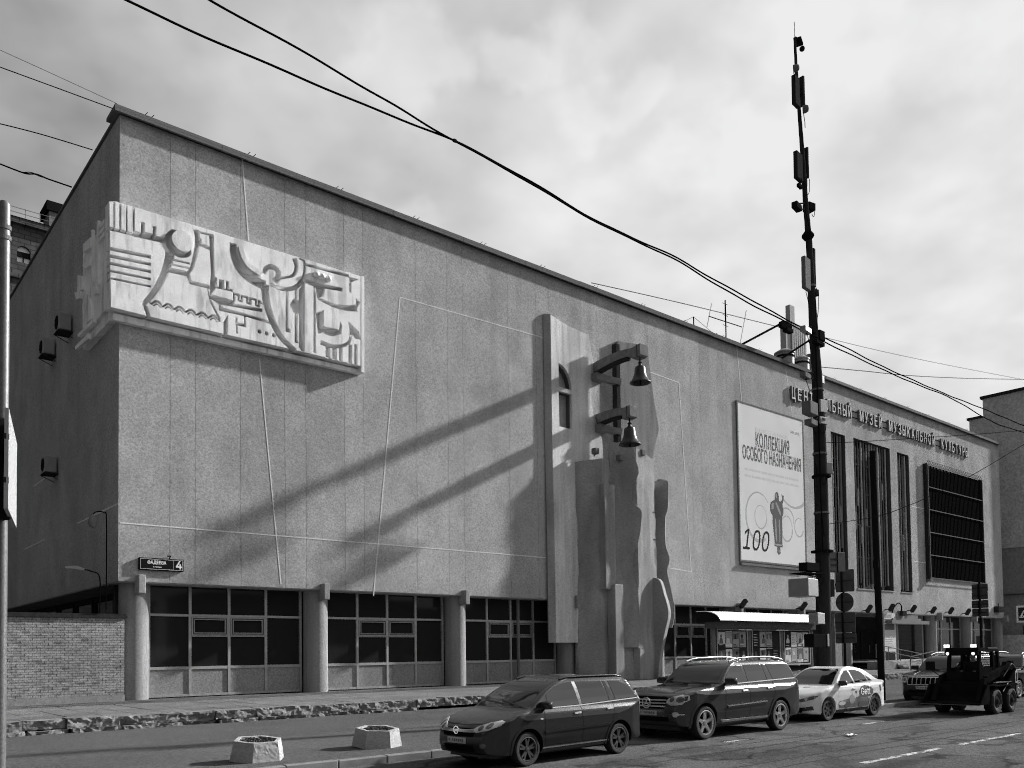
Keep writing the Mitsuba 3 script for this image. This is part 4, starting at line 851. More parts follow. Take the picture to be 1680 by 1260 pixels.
obj('head', hull([[x - 0.45, 0.34, z + 0.05], [x - 0.45, 0.46, z + 0.05], [x - 0.45, 0.36, z - 0.05], [x - 0.45, 0.44, z - 0.05], [x - 0.75, 0.3, z + 0.13], [x - 0.75, 0.5, z + 0.13], [x - 0.8, 0.3, z + 0.0], [x - 0.8, 0.5, z + 0.0], [x - 1.12, 0.36, z + 0.08], [x - 1.12, 0.44, z + 0.08], [x - 1.1, 0.36, z + 0.02], [x - 1.1, 0.44, z + 0.02]]), 'box_light', k)
# air conditioners on the side wall
for lab, (px, py) in (('upper right of the two air conditioners under the relief on the side wall', (98, 530)), ('lower left of the two air conditioners under the relief on the side wall', (72, 570)), ('lone air conditioner half way up the dark side wall', (75, 763))):
    k = thing('air_conditioner', lab, 'air conditioner', None)
    p = onX(px, py, -0.5); y, z = float(p[1]), float(p[2])
    obj('case', cbox(-0.62, -0.10, y - 0.38, y + 0.38, z - 0.38, z + 0.38, 0.03), 'box_light', k)
    obj('fan_grille', move(lathe([(0, 0), (0.30, 0), (0.32, 0.02), (0, 0.02)], 24, 'x'), -0.645, y + 0.02, z), 'black_metal', k)
    obj('shelf', join([box(-0.66, -0.036, y - 0.42, y + 0.42, z - 0.46, z - 0.42)] + [obox([-0.62, yy, z - 0.46], [-0.05, yy, z - 0.7], 0.03, 0.03) for yy in (y - 0.4, y + 0.4)]), 'steel_dark', k)

# ================================================================ neighbours
far = thing('brick_house', 'dark old brick house with arched window and roof railing behind the museum', 'building')
FY = 52.0
p0, p1, pt = onY(0, 352, FY), onY(86, 362, FY), onY(82, 322, FY)
zr = float(p0[2]); xa = -30.0; xb = 26.0
wn = onY(39, 420, FY); wx, wz = float(wn[0]), float(wn[2]); wr = 0.53; wlo = float(onY(38, 431, FY)[2]); 
hole = shapely.union_all([sg.Polygon([(wx + wr * math.cos(t), wlo + 1.0 + wr * math.sin(t)) for t in np.linspace(0, math.pi, 16)] + [(wx - wr, wlo), (wx + wr, wlo)])])
obj('wall', join([fprism(sg.box(xa, 0, xb, zr).difference(hole.buffer(0.01)), FY, FY + 0.5)]), 'old_brick', far)
def old_brick_col(p, n, uv):
    r = p.z / 0.42; row = dr.floor(r); c = p.x + 0.5 * (row - 2 * dr.floor(row / 2))
    joint = (dr.abs(r - row - 0.5) > 0.42) | (dr.abs(c - dr.floor(c) - 0.5) > 0.46)
    return grey(dr.select(joint, 0.045, 0.10) * (0.6 + 0.7 * fbm(p.x * 1.5, p.z * 2, 1, 3)))
diffuse('old_brick', mikit.proc(old_brick_col))
w = obj('window', box(wx - wr - 0.02, wx + wr + 0.02, FY + 0.3, FY + 0.34, wlo - 0.02, wlo + 1.6), 'window_sky', far)
scene['window_sky'] = {'type': 'twosided', 'nested': {'type': 'principled', 'base_color': rgb(0.75), 'roughness': 0.3, 'specular': 0.6}}
obj('crossbar', join([box(wx - wr, wx + wr, FY + 0.15, FY + 0.29, wlo + 0.55, wlo + 1.02), box(wx - 0.04, wx + 0.04, FY + 0.16, FY + 0.28, wlo, wlo + 0.55)]), 'black_metal', w)
obj('cornice', join([box(xa, xb, FY - 0.5, FY, zr - 0.5, zr), box(xa, xb, FY - 0.25, FY, wlo - 1.6, wlo - 1.2)]), 'old_brick', far)
obj('roof', hull([[xa, FY - 0.6, zr], [xb, FY - 0.6, zr], [xa, FY + 14, zr], [xb, FY + 14, zr], [xa, FY + 7, zr + 0.6], [xb, FY + 7, zr + 0.6]]), 'steel_dark', far)
rl = [tube([[xa, FY - 0.3, zr + h], [xb, FY - 0.3, zr + h]], 0.03, 5) for h in (0.5, 0.95)] + [cyl([xx, FY - 0.3, zr], [xx, FY - 0.3, zr + 1.0], 0.03, n=5) for xx in np.arange(-6, 10, 1.2)]
obj('railing', join(rl), 'steel_grey', far)
cz = float(pt[2]); cxx = float(pt[0])
ch = obj('chimney', box(cxx + 0.15, cxx + 4.0, FY + 1.0, FY + 3.5, zr - 3, cz - 0.9), 'old_brick_pale', far)
obj('cap', box(cxx - 0.1, cxx + 4.3, FY + 0.8, FY + 3.8, cz - 0.9, cz), 'black_metal', ch)
diffuse('old_brick_pale', mikit.proc(lambda p, n, uv: grey(0.2 * (0.6 + 0.7 * fbm(p.x * 2, p.z * 2, 1, 3)))))
# the plain stepped building beyond the museum's right end; its blank side wall faces us
nb = thing('stepped_building', 'big plain stepped building with blank grey wall beyond the museum', 'building')
NX = 92.0
s1 = [onX(a, b, NX) for a, b in ((1590, 690), (1613, 684), (1613, 655), (1645, 900))]
zA, zB_, yA, yB = float(s1[0][2]), float(s1[2][2]), float(s1[0][1]), float(s1[1][1]); zS = float(s1[3][2])
diffuse('plain_render', mikit.proc(lambda p, n, uv: grey(0.62 * (0.8 + 0.3 * fbm(p.y * 0.6 + p.x, p.z * 0.4, 1, 4)) * (0.75 + 0.5 * noise(p.y * 7, p.z * 7, p.x * 7)))))
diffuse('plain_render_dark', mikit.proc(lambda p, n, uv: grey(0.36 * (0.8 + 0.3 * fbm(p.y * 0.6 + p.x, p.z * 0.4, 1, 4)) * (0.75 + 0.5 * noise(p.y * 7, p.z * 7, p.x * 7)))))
obj('upper_wall', join([box(NX, NX + 60, -1.6, yB, zS, zB_), box(NX, NX + 60, yB, yA, zS, zA)]), 'plain_render', nb)
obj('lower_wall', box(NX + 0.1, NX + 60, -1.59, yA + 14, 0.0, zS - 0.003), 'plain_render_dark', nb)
obj('parapet', join([box(NX - 0.25, NX + 60, -1.8, yB + 0.2, zB_ + 0.003, zB_ + 0.3), box(NX - 0.2, NX + 60, yB + 0.2, yA + 0.2, zA + 0.003, zA + 0.25)]), 'steel_dark', nb)
obj('roof_slope', hull([[NX + 0.4, -1.6, zB_ + 0.3], [NX + 0.4, yB - 0.6, zB_ + 0.3], [NX + 10, -1.6, zB_ + 0.3], [NX + 10, yB - 0.6, zB_ + 0.3], [NX + 9, -1.6, zB_ + 2.2], [NX + 9, yB - 0.8, zB_ + 2.2]]), 'steel_dark', nb)
obj('string_course', box(NX - 0.02, NX + 0.1, -1.6, yA + 10, 7.6, 7.72), 'joint_dark', nb)
obj('low_block', box(NX - 3.0, NX - 0.1, -1.4, 1.5, 0.0, 3.2), 'plain_render', nb); pass
obj('window_band', box(NX - 0.04, NX + 0.12, -1.3, -0.2, 3.2, 4.2), 'facade_glass', nb)
# the finned tower far behind the roof
tw = thing('finned_tower', 'pale finned high-rise tower with a slim pylon far behind the museum roof', 'building')
TY = 150.0
def tq(px, py): p = onY(px, py, TY); return float(p[0]), float(p[2])
diffuse('tower_stone', mikit.proc(lambda p, n, uv: grey(0.42 * (0.85 + 0.3 * fbm(p.x * 0.2, p.z * 0.2, 1, 3)))))
bx_ = [tq(a, 560)[0] for a in (1289.5, 1297, 1305, 1321)]
obj('left_block', box(bx_[0], bx_[1], TY, TY + 2.5, 0, tq(1292, 536)[1]), 'tower_stone', tw)
obj('core', box(bx_[1], bx_[3], TY + 1.0, TY + 3, 0, tq(1312, 533)[1]), 'joint_dark', tw)
n = 7
for i in range(n):
    x = bx_[1] + (bx_[3] - bx_[1]) * (i + 0.25) / n
    obj('fin', box(x, x + (bx_[3] - bx_[1]) * 0.6 / n, TY - 0.6, TY + 0.99, 0, tq(1310, 533 + i * 0.6)[1]), 'tower_stone', tw)
obj('pylon', box(tq(1298, 520)[0], tq(1305.5, 520)[0], TY + 0.5, TY + 2.5, 0, tq(1300, 500)[1]), 'tower_stone', tw)
for i in range(3): obj('pipe', cyl([tq(1323.5 + 3.5 * i, 590)[0], TY - 1, 0], [tq(1323.5 + 3.5 * i, 590)[0], TY - 1, tq(1324, 583)[1]], 0.9, n=12), 'steel_grey', tw, smooth=50)

# ================================================================ poster stand under its curved white canopy
ks = thing('poster_stand', 'poster stand with three glazed boards under a curved white canopy before the museum', 'poster stand')
kx0, kx1, ky = 33.6, 44.9, -2.6
pts = [(ky - 1.0, 3.86), (ky - 0.85, 4.08), (ky - 0.55, 4.28), (ky - 0.15, 4.40), (ky + 0.3, 4.44), (ky + 0.8, 4.44)]
poly = sg.Polygon([tuple(p) for p in spline(pts, 4)] + [(a, z - 0.05) for a, z in spline(pts, 4)[::-1]])
obj('canopy', sprism(poly, kx0 - 0.5, kx1 + 0.4), 'white_paint', ks)
obj('canopy_end', sprism(sg.Polygon([tuple(p) for p in spline(pts, 4)] + [(ky + 0.8, 3.75), (ky - 0.9, 3.75)]), kx0 - 0.44, kx0 - 0.4), 'black_metal', ks)
obj('fascia', box(kx0 - 0.3, kx1 + 0.3, ky - 0.55, ky + 0.3, 3.36, 3.8), 'joint_dark', ks)
obj('fascia_lettering', ftext('РОССИЙСКИЙ НАЦИОНАЛЬНЫЙ МУЗЕЙ МУЗЫКИ', kx0 + 0.9, 3.48, 0.22, ky - 0.565, 0.02, True, width=kx1 - kx0 - 1.8), 'print_dark', ks)
bw_ = (kx1 - kx0 - 0.9) / 3; random.seed(77)
for i in range(4):
    x = kx0 + 0.1 + i * (bw_ + 0.25); obj('post', cyl([x, ky, Z_WALK], [x, ky, 3.36], 0.16, n=16), 'steel_grey', ks, smooth=50)
tones = ['print_black', 'print_dark', 'print_mid', 'print_pale', 'print_dark', 'print_mid']
for i in range(3):
    x = kx0 + 0.36 + i * (bw_ + 0.25); b = obj('board', box(x, x + bw_ - 0.28, ky - 0.08, ky + 0.08, 1.0, 3.3), 'steel_dark', ks)
    obj('frame', fprism(sg.box(x - 0.04, 0.95, x + bw_ - 0.24, 3.35).difference(sg.box(x + 0.03, 1.05, x + bw_ - 0.31, 3.26)), ky - 0.14, ky - 0.081), 'frame_metal', b)
    for r in range(2):
        for c in range(4):
            w = (bw_ - 0.5) / 4; a = x + 0.1 + c * w; z = 1.12 + r * 1.07
            obj('poster', box(a + 0.03, a + w - 0.03, ky - 0.1, ky - 0.082, z, z + 1.0), random.choice(('print_pale', 'print_mid', 'print_black', 'banner_white', 'print_dark')), b)
            pw_, yf = w - 0.06, ky - 0.1
            P_ = lambda u, v: (a + 0.03 + u * pw_, z + v * 1.0)
            def flat(pts, tone, d): obj('poster_print', fprism(sg.Polygon([P_(*q) for q in pts]).buffer(0), yf - d, yf + 0.001), tone, b)
            kind = random.choice((0, 0, 1, 2)); tn = random.sample(tones, 3)
            if kind == 0:               # a portrait: head and shoulders over a darker or lighter ground
                cx_, r_ = 0.35 + 0.3 * random.random(), 0.12 + 0.06 * random.random()
                flat([(0.0, 0.22), (1, 0.22), (1, 0.96), (0, 0.96)], tn[0], 0.003)
                flat([(cx_ + r_ * math.cos(q), 0.70 + r_ * 0.75 * math.sin(q)) for q in np.linspace(0, 6.0, 12)], tn[1], 0.006)
                flat([(cx_ - 0.3, 0.24), (cx_ + 0.3, 0.24), (cx_ + 0.24, 0.5), (cx_ + 0.08, 0.6), (cx_ - 0.08, 0.6), (cx_ - 0.24, 0.5)], tn[2], 0.005)
            elif kind == 1:             # blocks and a picture band
                flat([(0.05, 0.5), (0.95, 0.45 + 0.1 * random.random()), (0.95, 0.9), (0.05, 0.85)], tn[0], 0.003); flat([(0.3, 0.52), (0.6, 0.52), (0.5, 0.8), (0.36, 0.82)], tn[1], 0.006)
            for q in range(5 if kind == 2 else 2):
                v = 0.05 + 0.09 * q if kind < 2 else 0.1 + 0.17 * q
                flat([(0.1, v), (0.4 + 0.5 * random.random(), v), (0.4 + 0.5 * random.random(), v + 0.045), (0.1, v + 0.045)], tn[2] if kind == 2 else random.choice(('print_pale', 'print_black')), 0.004)
    obj('skirt', box(x + 0.1, x + bw_ - 0.4, ky - 0.02, ky + 0.02, Z_WALK + 0.2, 0.9), 'black_metal', ks)
obj('lamp_strip', join([cyl([kx0 + 2.2 + i * 4.2, ky - 0.4, 3.3], [kx0 + 3.6 + i * 4.2, ky - 0.4, 3.3], 0.04, n=8) for i in range(2)]), 'white_paint', ks)

# ================================================================ entrance: tall poster, ramp rails
eb = thing('entrance_poster', 'tall narrow printed poster board beside the dark museum entrance', 'poster')
p = onY(1450, 1010, -0.4); q = onY(1471, 1085, -0.4); x0, x1 = float(p[0]), float(q[0]); z1, z0 = 4.95, float(onY(1460, 1087, -0.4)[2])
obj('board', box(x0, x1, -0.42, -0.30, z0, z1), 'print_pale', eb)
random.seed(19)
fz = lambda t: z0 + (z1 - z0) * t
for t, h, m, w in ((0.90, 0.07, 'print_mid', 0.7), (0.80, 0.08, 'print_dark', 0.85), (0.66, 0.12, 'print_dark', 0.95), (0.02, 0.2, 'print_black', 1.0)):
    obj('print_block', box(x0 + 0.05, x0 + 0.05 + (x1 - x0 - 0.25) * w, -0.43, -0.42, fz(t), fz(t + h)), m, eb)
for i in range(6): obj('print_line', box(x0 + 0.12, x0 + 0.3 + (x1 - x0 - 0.6) * (0.5 + 0.5 * random.random()), -0.428, -0.42, fz(0.28 + i * 0.045), fz(0.28 + i * 0.045) + 0.06), 'print_mid', eb)
obj('post', cyl([x1 + 0.22, -0.35, Z_WALK], [x1 + 0.22, -0.35, 5.0], 0.14, n=12), 'column_plaster', eb, smooth=50)
rp_ = thing('ramp_railing', 'double steel tube railing along the entrance ramp behind the white sedan', 'railing')
def rail(xa, xb, y, za, zb, n):
    ms = [tube([[xa, y, za + h], [xb, y, zb + h]], 0.035, 8) for h in (0.95, 0.55)]
    ms += [cyl([x, y, za + (zb - za) * (x - xa) / (xb - xa) - 0.1], [x, y, za + (zb - za) * (x - xa) / (xb - xa) + 0.97], 0.035, n=8) for x in np.linspace(xa, xb, n)]
    return ms
for i, m in enumerate(rail(54.5, 62.5, -2.5, 1.35, 0.5, 5)): obj('tube' if i < 2 else 'post', m, 'steel_grey', rp_, smooth=50)
rp2 = thing('step_handrail', 'short steel handrail at the entrance steps right of the street pole', 'railing')
for i, m in enumerate(rail(52.6, 56.4, -6.0, 0.4, 0.75, 3)): obj('tube' if i < 2 else 'post', m, 'steel_grey', rp2, smooth=50)
rb = thing('entrance_ramp', 'pale concrete ramp rising to the museum entrance', 'ramp'); obj('slope', hull([[54, -3.3, Z_WALK + 0.013], [66, -3.3, Z_WALK + 0.013], [54, -2.0, Z_WALK + 0.013], [66, -2.0, Z_WALK + 0.013], [54, -3.3, 1.0], [54, -2.0, 1.0]]), 'concrete', rb)
# crossing sign at the far right edge
cs = thing('crossing_sign', 'square white framed sign with a triangle at the right edge of the picture', 'traffic sign')
CX_ = 60.0; p = onX(1667, 994, CX_); q = onX(1692, 1021, CX_)
y0_, y1_, z0_, z1_ = float(q[1]), float(p[1]), float(q[2]), float(p[2])
obj('plate', cbox(CX_, CX_ + 0.05, y0_, y1_, z0_, z1_, 0.01), 'white_paint', cs)
w = y1_ - y0_
obj('field', sprism(sg.box(y0_ + 0.13 * w, z0_ + 0.14 * w, y1_ - 0.13 * w, z1_ - 0.14 * w), CX_ - 0.006, CX_ + 0.002), 'print_black', cs)
ym, zm = (y0_ + y1_) / 2, (z0_ + z1_) / 2
obj('triangle', sprism(sg.Polygon([(ym - 0.32 * w, zm - 0.28 * w), (ym + 0.32 * w, zm - 0.28 * w), (ym, zm + 0.3 * w)]), CX_ - 0.010, CX_ - 0.004), 'white_paint', cs)
fgm = [sg.Point(ym + 0.02 * w, zm + 0.09 * w).buffer(0.035 * w), sg.Polygon([(ym - 0.02 * w, zm + 0.05 * w), (ym + 0.05 * w, zm + 0.05 * w), (ym + 0.04 * w, zm - 0.08 * w), (ym + 0.12 * w, zm - 0.22 * w), (ym + 0.08 * w, zm - 0.22 * w), (ym, zm - 0.09 * w), (ym - 0.09 * w, zm - 0.22 * w), (ym - 0.13 * w, zm - 0.22 * w), (ym - 0.04 * w, zm - 0.07 * w)])]
obj('walking_figure', sprism(shapely.union_all(fgm), CX_ - 0.014, CX_ - 0.008), 'print_black', cs)
obj('pole', cyl([CX_ + 0.1, y0_ + 0.5 * w, 0], [CX_ + 0.1, y0_ + 0.5 * w, z1_], 0.05, n=10), 'steel_grey', cs, smooth=50)

# ================================================================ left edge: pole with a sign board seen from the side
lp = thing('street_pole', 'pale steel pole cut off by the left edge of the picture', 'pole')
PD = 9.5
def dist(px, py, d): r = ray(px, py); return EYE + r * d
b0 = dist(-0.5, 1180, PD); zt_p = float(dist(-0.5, 322, PD)[2])
pxy = (float(b0[0]), float(b0[1])); pr = 0.062
obj('shaft', move(lathe([(pr * 1.06, 0.0), (pr, zt_p - 0.1), (pr, zt_p - 0.03), (pr * 0.75, zt_p), (0, zt_p + 0.005)], 24), *pxy, 0.05), 'galvanised', lp, smooth=50)
princ('galvanised', mikit.proc(lambda p, n, uv: grey(0.14 * (0.75 + 0.5 * noise(p.x * 60, p.y * 60, p.z * 40)))), 0.45, 0.4)
for z in (zt_p - 0.28, zt_p - 0.4): obj('band', move(lathe([(pr + 0.004, 0), (pr + 0.012, 0), (pr + 0.012, 0.05), (pr + 0.004, 0.05)], 24), *pxy, z), 'steel_grey', lp)
sb = thing('sign_board', 'white sign board seen almost edge on, fixed to the left street pole', 'sign')
r1, r2 = dist(11, 669, PD - 0.6), dist(25, 728, PD + 1.0); l2 = dist(15, 835, PD - 0.6); r3 = dist(26.5, 866, PD + 1.0)
A = np.array([r1, r2, [r2[0], r2[1], r3[2]], [r1[0], r1[1], l2[2]]]); nn = np.cross(A[1] - A[0], A[3] - A[0]); nn /= np.linalg.norm(nn)
obj('panel', hull(np.vstack([A - nn * 0.02, A + nn * 0.02])), 'print_mid', sb)
mid = (A[0] + A[3]) / 2
obj('bracket', join([obox([pxy[0], pxy[1], zz], [A[0][0], A[0][1], zz], 0.05, 0.06) for zz in (A[0][2] - 0.3, A[3][2] + 0.3)]), 'black_metal', sb)
bx1_ = dist(2, 680, PD - 0.12); bx2_ = dist(2, 850, PD - 0.12)
db = thing('equipment_case', 'tall black equipment case strapped to the pole at the left picture edge', 'box')
obj('case', cbox(pxy[0] - 0.16, pxy[0] + 0.075, pxy[1] - 0.16, pxy[1] - 0.08, float(bx2_[2]), float(bx1_[2]), 0.02), 'black_metal', db)

# ================================================================ planters
def planter(lab, x, y, rot):
    k = thing('planter', lab, 'planter', 'hexagonal concrete planters on the pavement')
    a = np.radians(np.arange(6) * 60 + rot); rb_, rt, ri, h = 0.52, 0.45, 0.37, 0.37
    B = np.stack([x + rb_ * np.cos(a), y + rb_ * np.sin(a), a * 0 + 0.11], 1); Tt = np.stack([x + rt * np.cos(a), y + rt * np.sin(a), a * 0 + 0.11 + h], 1)
    I = np.stack([x + ri * np.cos(a), y + ri * np.sin(a), a * 0 + 0.11 + h + 0.0], 1); J = I - [0, 0, 0.12]
    V = np.vstack([B, Tt, I, J]); F = []
    for r in range(3):
        for i in range(6):
            p, q, s, t = r * 6 + i, r * 6 + (i + 1) % 6, (r + 1) * 6 + (i + 1) % 6, (r + 1) * 6 + i; F += [[p, q, s], [p, s, t]]
    bowl = tm(V, F)
    mm = m3.Manifold.hull_points(np.vstack([B, Tt])) - m3.Manifold.hull_points(np.vstack([J, I + [0, 0, 0.05]]))
    mm = mm.refine_to_length(0.06).to_mesh(); v = np.array(mm.vert_properties[:, :3], float)
    v += (np.stack([meshkit.fbm(v * 14 + q * 7, 3, int(rot) + q) for q in range(3)], 1) - 0.5) * 0.02
    TL = lambda m: tm((m.vertices - [x, y, 0.11]) @ np.array([[1, 0, 0], [0, math.cos(0.085), -math.sin(0.085)], [0, math.sin(0.085), math.cos(0.085)]]).T @ np.diag([1, 1, 1.0]) * [1, 1, 1] + [x, y, 0.135], m.faces)
    obj('bowl', TL(tm(v, np.array(mm.tri_verts))), 'planter_concrete', k)
    n = 26; g = np.linspace(-0.36, 0.36, n); gx, gy = np.meshgrid(g, g); hh = 0.05 * meshkit.fbm(np.stack([gx * 9, gy * 9, gx * 0 + rot], -1), 3) 
    V = np.stack([x + gx, y + gy, 0.11 + h - 0.06 + hh], -1).reshape(-1, 3); F = []
    hx_ = sg.Polygon(I[:, :2]).buffer(-0.005)
    for i in range(n - 1):
        for j in range(n - 1):
            p = i * n + j
            if hx_.contains(sg.Point(V[p][:2] + 0.014)): F += [[p, p + 1, p + n + 1], [p, p + n + 1, p + n]]
    obj('soil', TL(tm(V, F)), 'soil', k)
    random.seed(int(rot) + 5); ms = []
    for q in range(90):
        t, rr = random.random() * 6.28, ri * 0.82 * math.sqrt(random.random()); cx_, cy_ = x + rr * math.cos(t), y + rr * math.sin(t); s = 0.01 + 0.02 * random.random()
        ms.append(move(trimesh.creation.icosphere(0, s), cx_, cy_, 0.11 + h - 0.03 + 0.01 * random.random()))
    obj('clods', TL(join(ms)), 'soil', k, kind='stuff')
diffuse('soil', mikit.proc(lambda p, n, uv: grey(0.03 + 0.12 * smoothstep(0.45, 0.85, noise(p.x * 40, p.y * 40, p.z * 40)))))
bumped('planter_concrete', {'type': 'diffuse', 'reflectance': mikit.proc(lambda p, n, uv: grey(0.38 * (0.62 + 0.42 * noise(p.x * 38, p.y * 38, p.z * 38) + 0.3 * fbm(p.x * 5, p.y * 5, p.z * 4, 3))))}, rough_bump, 0.6, 0.006)
planter('hexagonal concrete planter with dark soil, left one of the two', -2.86, -19.32, 58)
planter('hexagonal concrete planter with dark soil, closer to the dark minivan', -0.10, -18.98, 32)
# litter on the carriageway
lt = thing('litter', 'small white scrap of litter lying on the road right of the parked sedan', 'litter')
p = onZ(1397, 1207.5, 0.0); x, y = float(p[0]), float(p[1])
g = np.linspace(-1, 1, 9); gx, gy = np.meshgrid(g, g); V = np.stack([x + gx * 0.16, y + gy * 0.09, 0.012 + 0.05 * meshkit.fbm(np.stack([gx * 2, gy * 2, gx * 0], -1), 3)], -1).reshape(-1, 3)
F = [[i * 9 + j + a, i * 9 + j + b, i * 9 + j + c] for i in range(8) for j in range(8) for a, b, c in ((0, 1, 10), (0, 10, 9))]
obj('paper', tm(V, F), 'white_paint', lt)
# ================================================================ vehicles
from scipy.interpolate import LinearNDInterpolator, NearestNDInterpolator
def mf(m): return m3.Manifold(m3.Mesh(np.ascontiguousarray(m.vertices, np.float32), np.ascontiguousarray(m.faces, np.uint32)))
def fm(mm): 
    q = mm.to_mesh(); return tm(np.array(q.vert_properties[:, :3], float), np.array(q.tri_verts))
class Car:
    """Nose at local x = 0, tail at x = L, y = 0 in the middle, near (left-hand) side at -y. Placed by an offset and a small turn."""
    def __init__(s, name, lab, cat, at, side, front, plan, L, wheels, wr, arch, turn=0.0, paint='paint_black', bow=(0.10, 0.05), res=0.055, group=None, smooth_it=10, scale=1.0):
        s.scale = scale
        s.L, s.at, s.turn, s.paint = L, np.array(at, float), turn, paint
        s.t = thing(name, lab, cat, group)
        s.prof = spline(side, 6, True)
        s.front, s.plan, s.bow = np.array(front, float), np.array(plan, float), bow
        zs = np.linspace(s.front[0, 0], s.front[-1, 0], 60); fw = np.interp(zs, s.front[:, 0], s.front[:, 1])
        xs = np.linspace(-0.05, L + 0.05, 80); pw = np.interp(xs, s.plan[:, 0], s.plan[:, 1])
        A = mf(fprism(sg.Polygon(s.prof).buffer(0), -1.2, 1.2))
        Bm = mf(sprism(sg.Polygon(list(zip(fw, zs)) + list(zip(-fw[::-1], zs[::-1]))).buffer(0), -0.2, L + 0.2))
        Cm = mf(zprism(sg.Polygon(list(zip(xs, pw)) + list(zip(xs[::-1], -pw[::-1]))).buffer(0), 0.05, 2.4))
        m = fm((A ^ Bm ^ Cm).refine_to_length(res))
        m = trimesh.Trimesh(m.vertices, m.faces, process=True)
        trimesh.smoothing.filter_taubin(m, lamb=0.5, nu=0.52, iterations=smooth_it)
        v = np.array(m.vertices); v[:, 0] = s.warp(v); m = tm(v, m.faces)
        s.m0 = m
        nrm = np.array(trimesh.Trimesh(m.vertices, m.faces, process=False).vertex_normals)
        k = (nrm[:, 1] < -0.12) & (v[:, 1] < -0.3); s._side = s.fit(v[k][:, [0, 2]], v[k][:, 1])
        k = (nrm[:, 0] < -0.10) & (v[:, 0] < L * 0.6); s._front = s.fit(v[k][:, [1, 2]], v[k][:, 0])
        k = (nrm[:, 0] > 0.10) & (v[:, 0] > L * 0.5); s._rear = s.fit(v[k][:, [1, 2]], v[k][:, 0])
        k = nrm[:, 2] > 0.2; s._top = s.fit(v[k][:, [0, 1]], v[k][:, 2])
        b = mf(m); s.wheels, s.wr = wheels, wr
        for wx in wheels:
            for sy in (-1, 1):
                c = cyl([wx, sy * 0.55, wr], [wx, sy * 1.3, wr], arch, n=40); b = b - mf(c)
        s.body = fm(b)
        s.put('body', s.body, paint, smooth=32)
    def fit(s, p, q):
        a, b = LinearNDInterpolator(p, q), NearestNDInterpolator(p, q)
        def f(u):
            r = a(u); n = np.isnan(r); r[n] = b(u[n]); return r
        return f
    def warp(s, v):
        x = v[:, 0] / s.L
        return v[:, 0] + v[:, 1] ** 2 * (s.bow[0] * np.clip(1 - x / 0.5, 0, 1) * 1.6 - s.bow[1] * np.clip((x - 0.5) / 0.5, 0, 1) * 1.6)
    def w(s, m):
        v = np.array(m.vertices) * s.scale; c, n = math.cos(s.turn), math.sin(s.turn); x, y = v[:, 0].copy(), v[:, 1].copy()
        v[:, 0], v[:, 1] = x * c - y * n, x * n + y * c
        return tm(v + s.at, m.faces)
    def put(s, name, m, mt, parent=None, smooth=False, **k): return obj(name, s.w(m), mt, parent or s.t, smooth=smooth, **k)
    def grid(s, poly, step=0.07):
        g = sg.Polygon(poly).buffer(0) if not hasattr(poly, 'geoms') and not isinstance(poly, sg.Polygon) else poly
        V, F, o = [], [], 0
        for p in polys(g):
            a, f = trimesh.creation.triangulate_polygon(p, engine='earcut'); v = np.column_stack([a, np.zeros(len(a))])
            v, f = trimesh.remesh.subdivide_to_size(v, f, step, max_iter=12); V.append(v[:, :2]); F.append(np.array(f) + o); o += len(v)
        return np.vstack(V), np.vstack(F)
    def shell(s, P, f, d, th=0.012):            # a sheet with a back side, th thick along d
        e = trimesh.Trimesh(P, f, process=True); P, f = np.array(e.vertices), np.array(e.faces)
        n = len(P); Q = P + np.asarray(d, float) * th
        ed = e.edges_sorted; u, c = np.unique(ed, axis=0, return_counts=True); bs = {tuple(x) for x in u[c == 1]}
        rim = []
        for t in f:
            for a, b in ((t[0], t[1]), (t[1], t[2]), (t[2], t[0])):
                if (min(a, b), max(a, b)) in bs: rim += [[a, b + n, b], [a, a + n, b + n]]
        return tm(np.vstack([P, Q]), np.vstack([f, f[:, ::-1] + n] + ([np.array(rim)] if rim else [])))
    def side(s, name, poly, mt, off=0.006, sides=(-1,), parent=None, th=0.02, step=0.07, smooth=True):
        g, f = s.grid(poly, step); y = s._side(g) - off; out = []
        for sd in sides:
            P = np.column_stack([g[:, 0], y if sd < 0 else -y, g[:, 1]])
            out.append(s.put(name, s.shell(P, f if sd < 0 else f[:, ::-1], [0, 1 if sd < 0 else -1, 0], th), mt, parent, smooth=40))
        return out[0]
    def nose(s, name, poly, mt, off=0.006, parent=None, th=0.02, step=0.07, rear=False):
        g, f = s.grid(poly, step); x = (s._rear(g) + off) if rear else (s._front(g) - off)
        P = np.column_stack([x, g[:, 0], g[:, 1]])
        return s.put(name, s.shell(P, f[:, ::-1] if not rear else f, [-1 if rear else 1, 0, 0], th), mt, parent, smooth=40)
    def top(s, name, poly, mt, off=0.005, parent=None, th=0.02, step=0.07):
        g, f = s.grid(poly, step); z = s._top(g) + off
        return s.put(name, s.shell(np.column_stack([g, z]), f, [0, 0, -1], th), mt, parent, smooth=40)
    def strip(s, pts, w):
        return sg.LineString(pts).buffer(w / 2, cap_style=2, join_style=1)
    def wheel(s, wx, sy, y, spokes=5, rim='alloy', width=0.21, rr=0.66, split=False, fat=1.0):
        r = s.wr; t = numbered(s.t + '__wheel'); labels[t] = {}
        h = width / 2
        prof = [(r * rr, -h * 0.9), (r * 0.8, -h), (r * 0.93, -h * 0.97), (r * 0.99, -h * 0.75), (r, -h * 0.5), (r, h * 0.5), (r * 0.99, h * 0.75), (r * 0.93, h * 0.97), (r * 0.8, h), (r * rr, h * 0.9)]
        flip = lambda m: tm(m.vertices * [1, -1, 1], m.faces[:, ::-1]) if sy > 0 else m
        def pl(m): return s.w(move(flip(m), wx, sy * y, r))
        scene[t] = mikit.ply(pl(lathe(prof + [prof[0]], 44, 'y')), 'rubber', smooth=40)
        R = r * rr
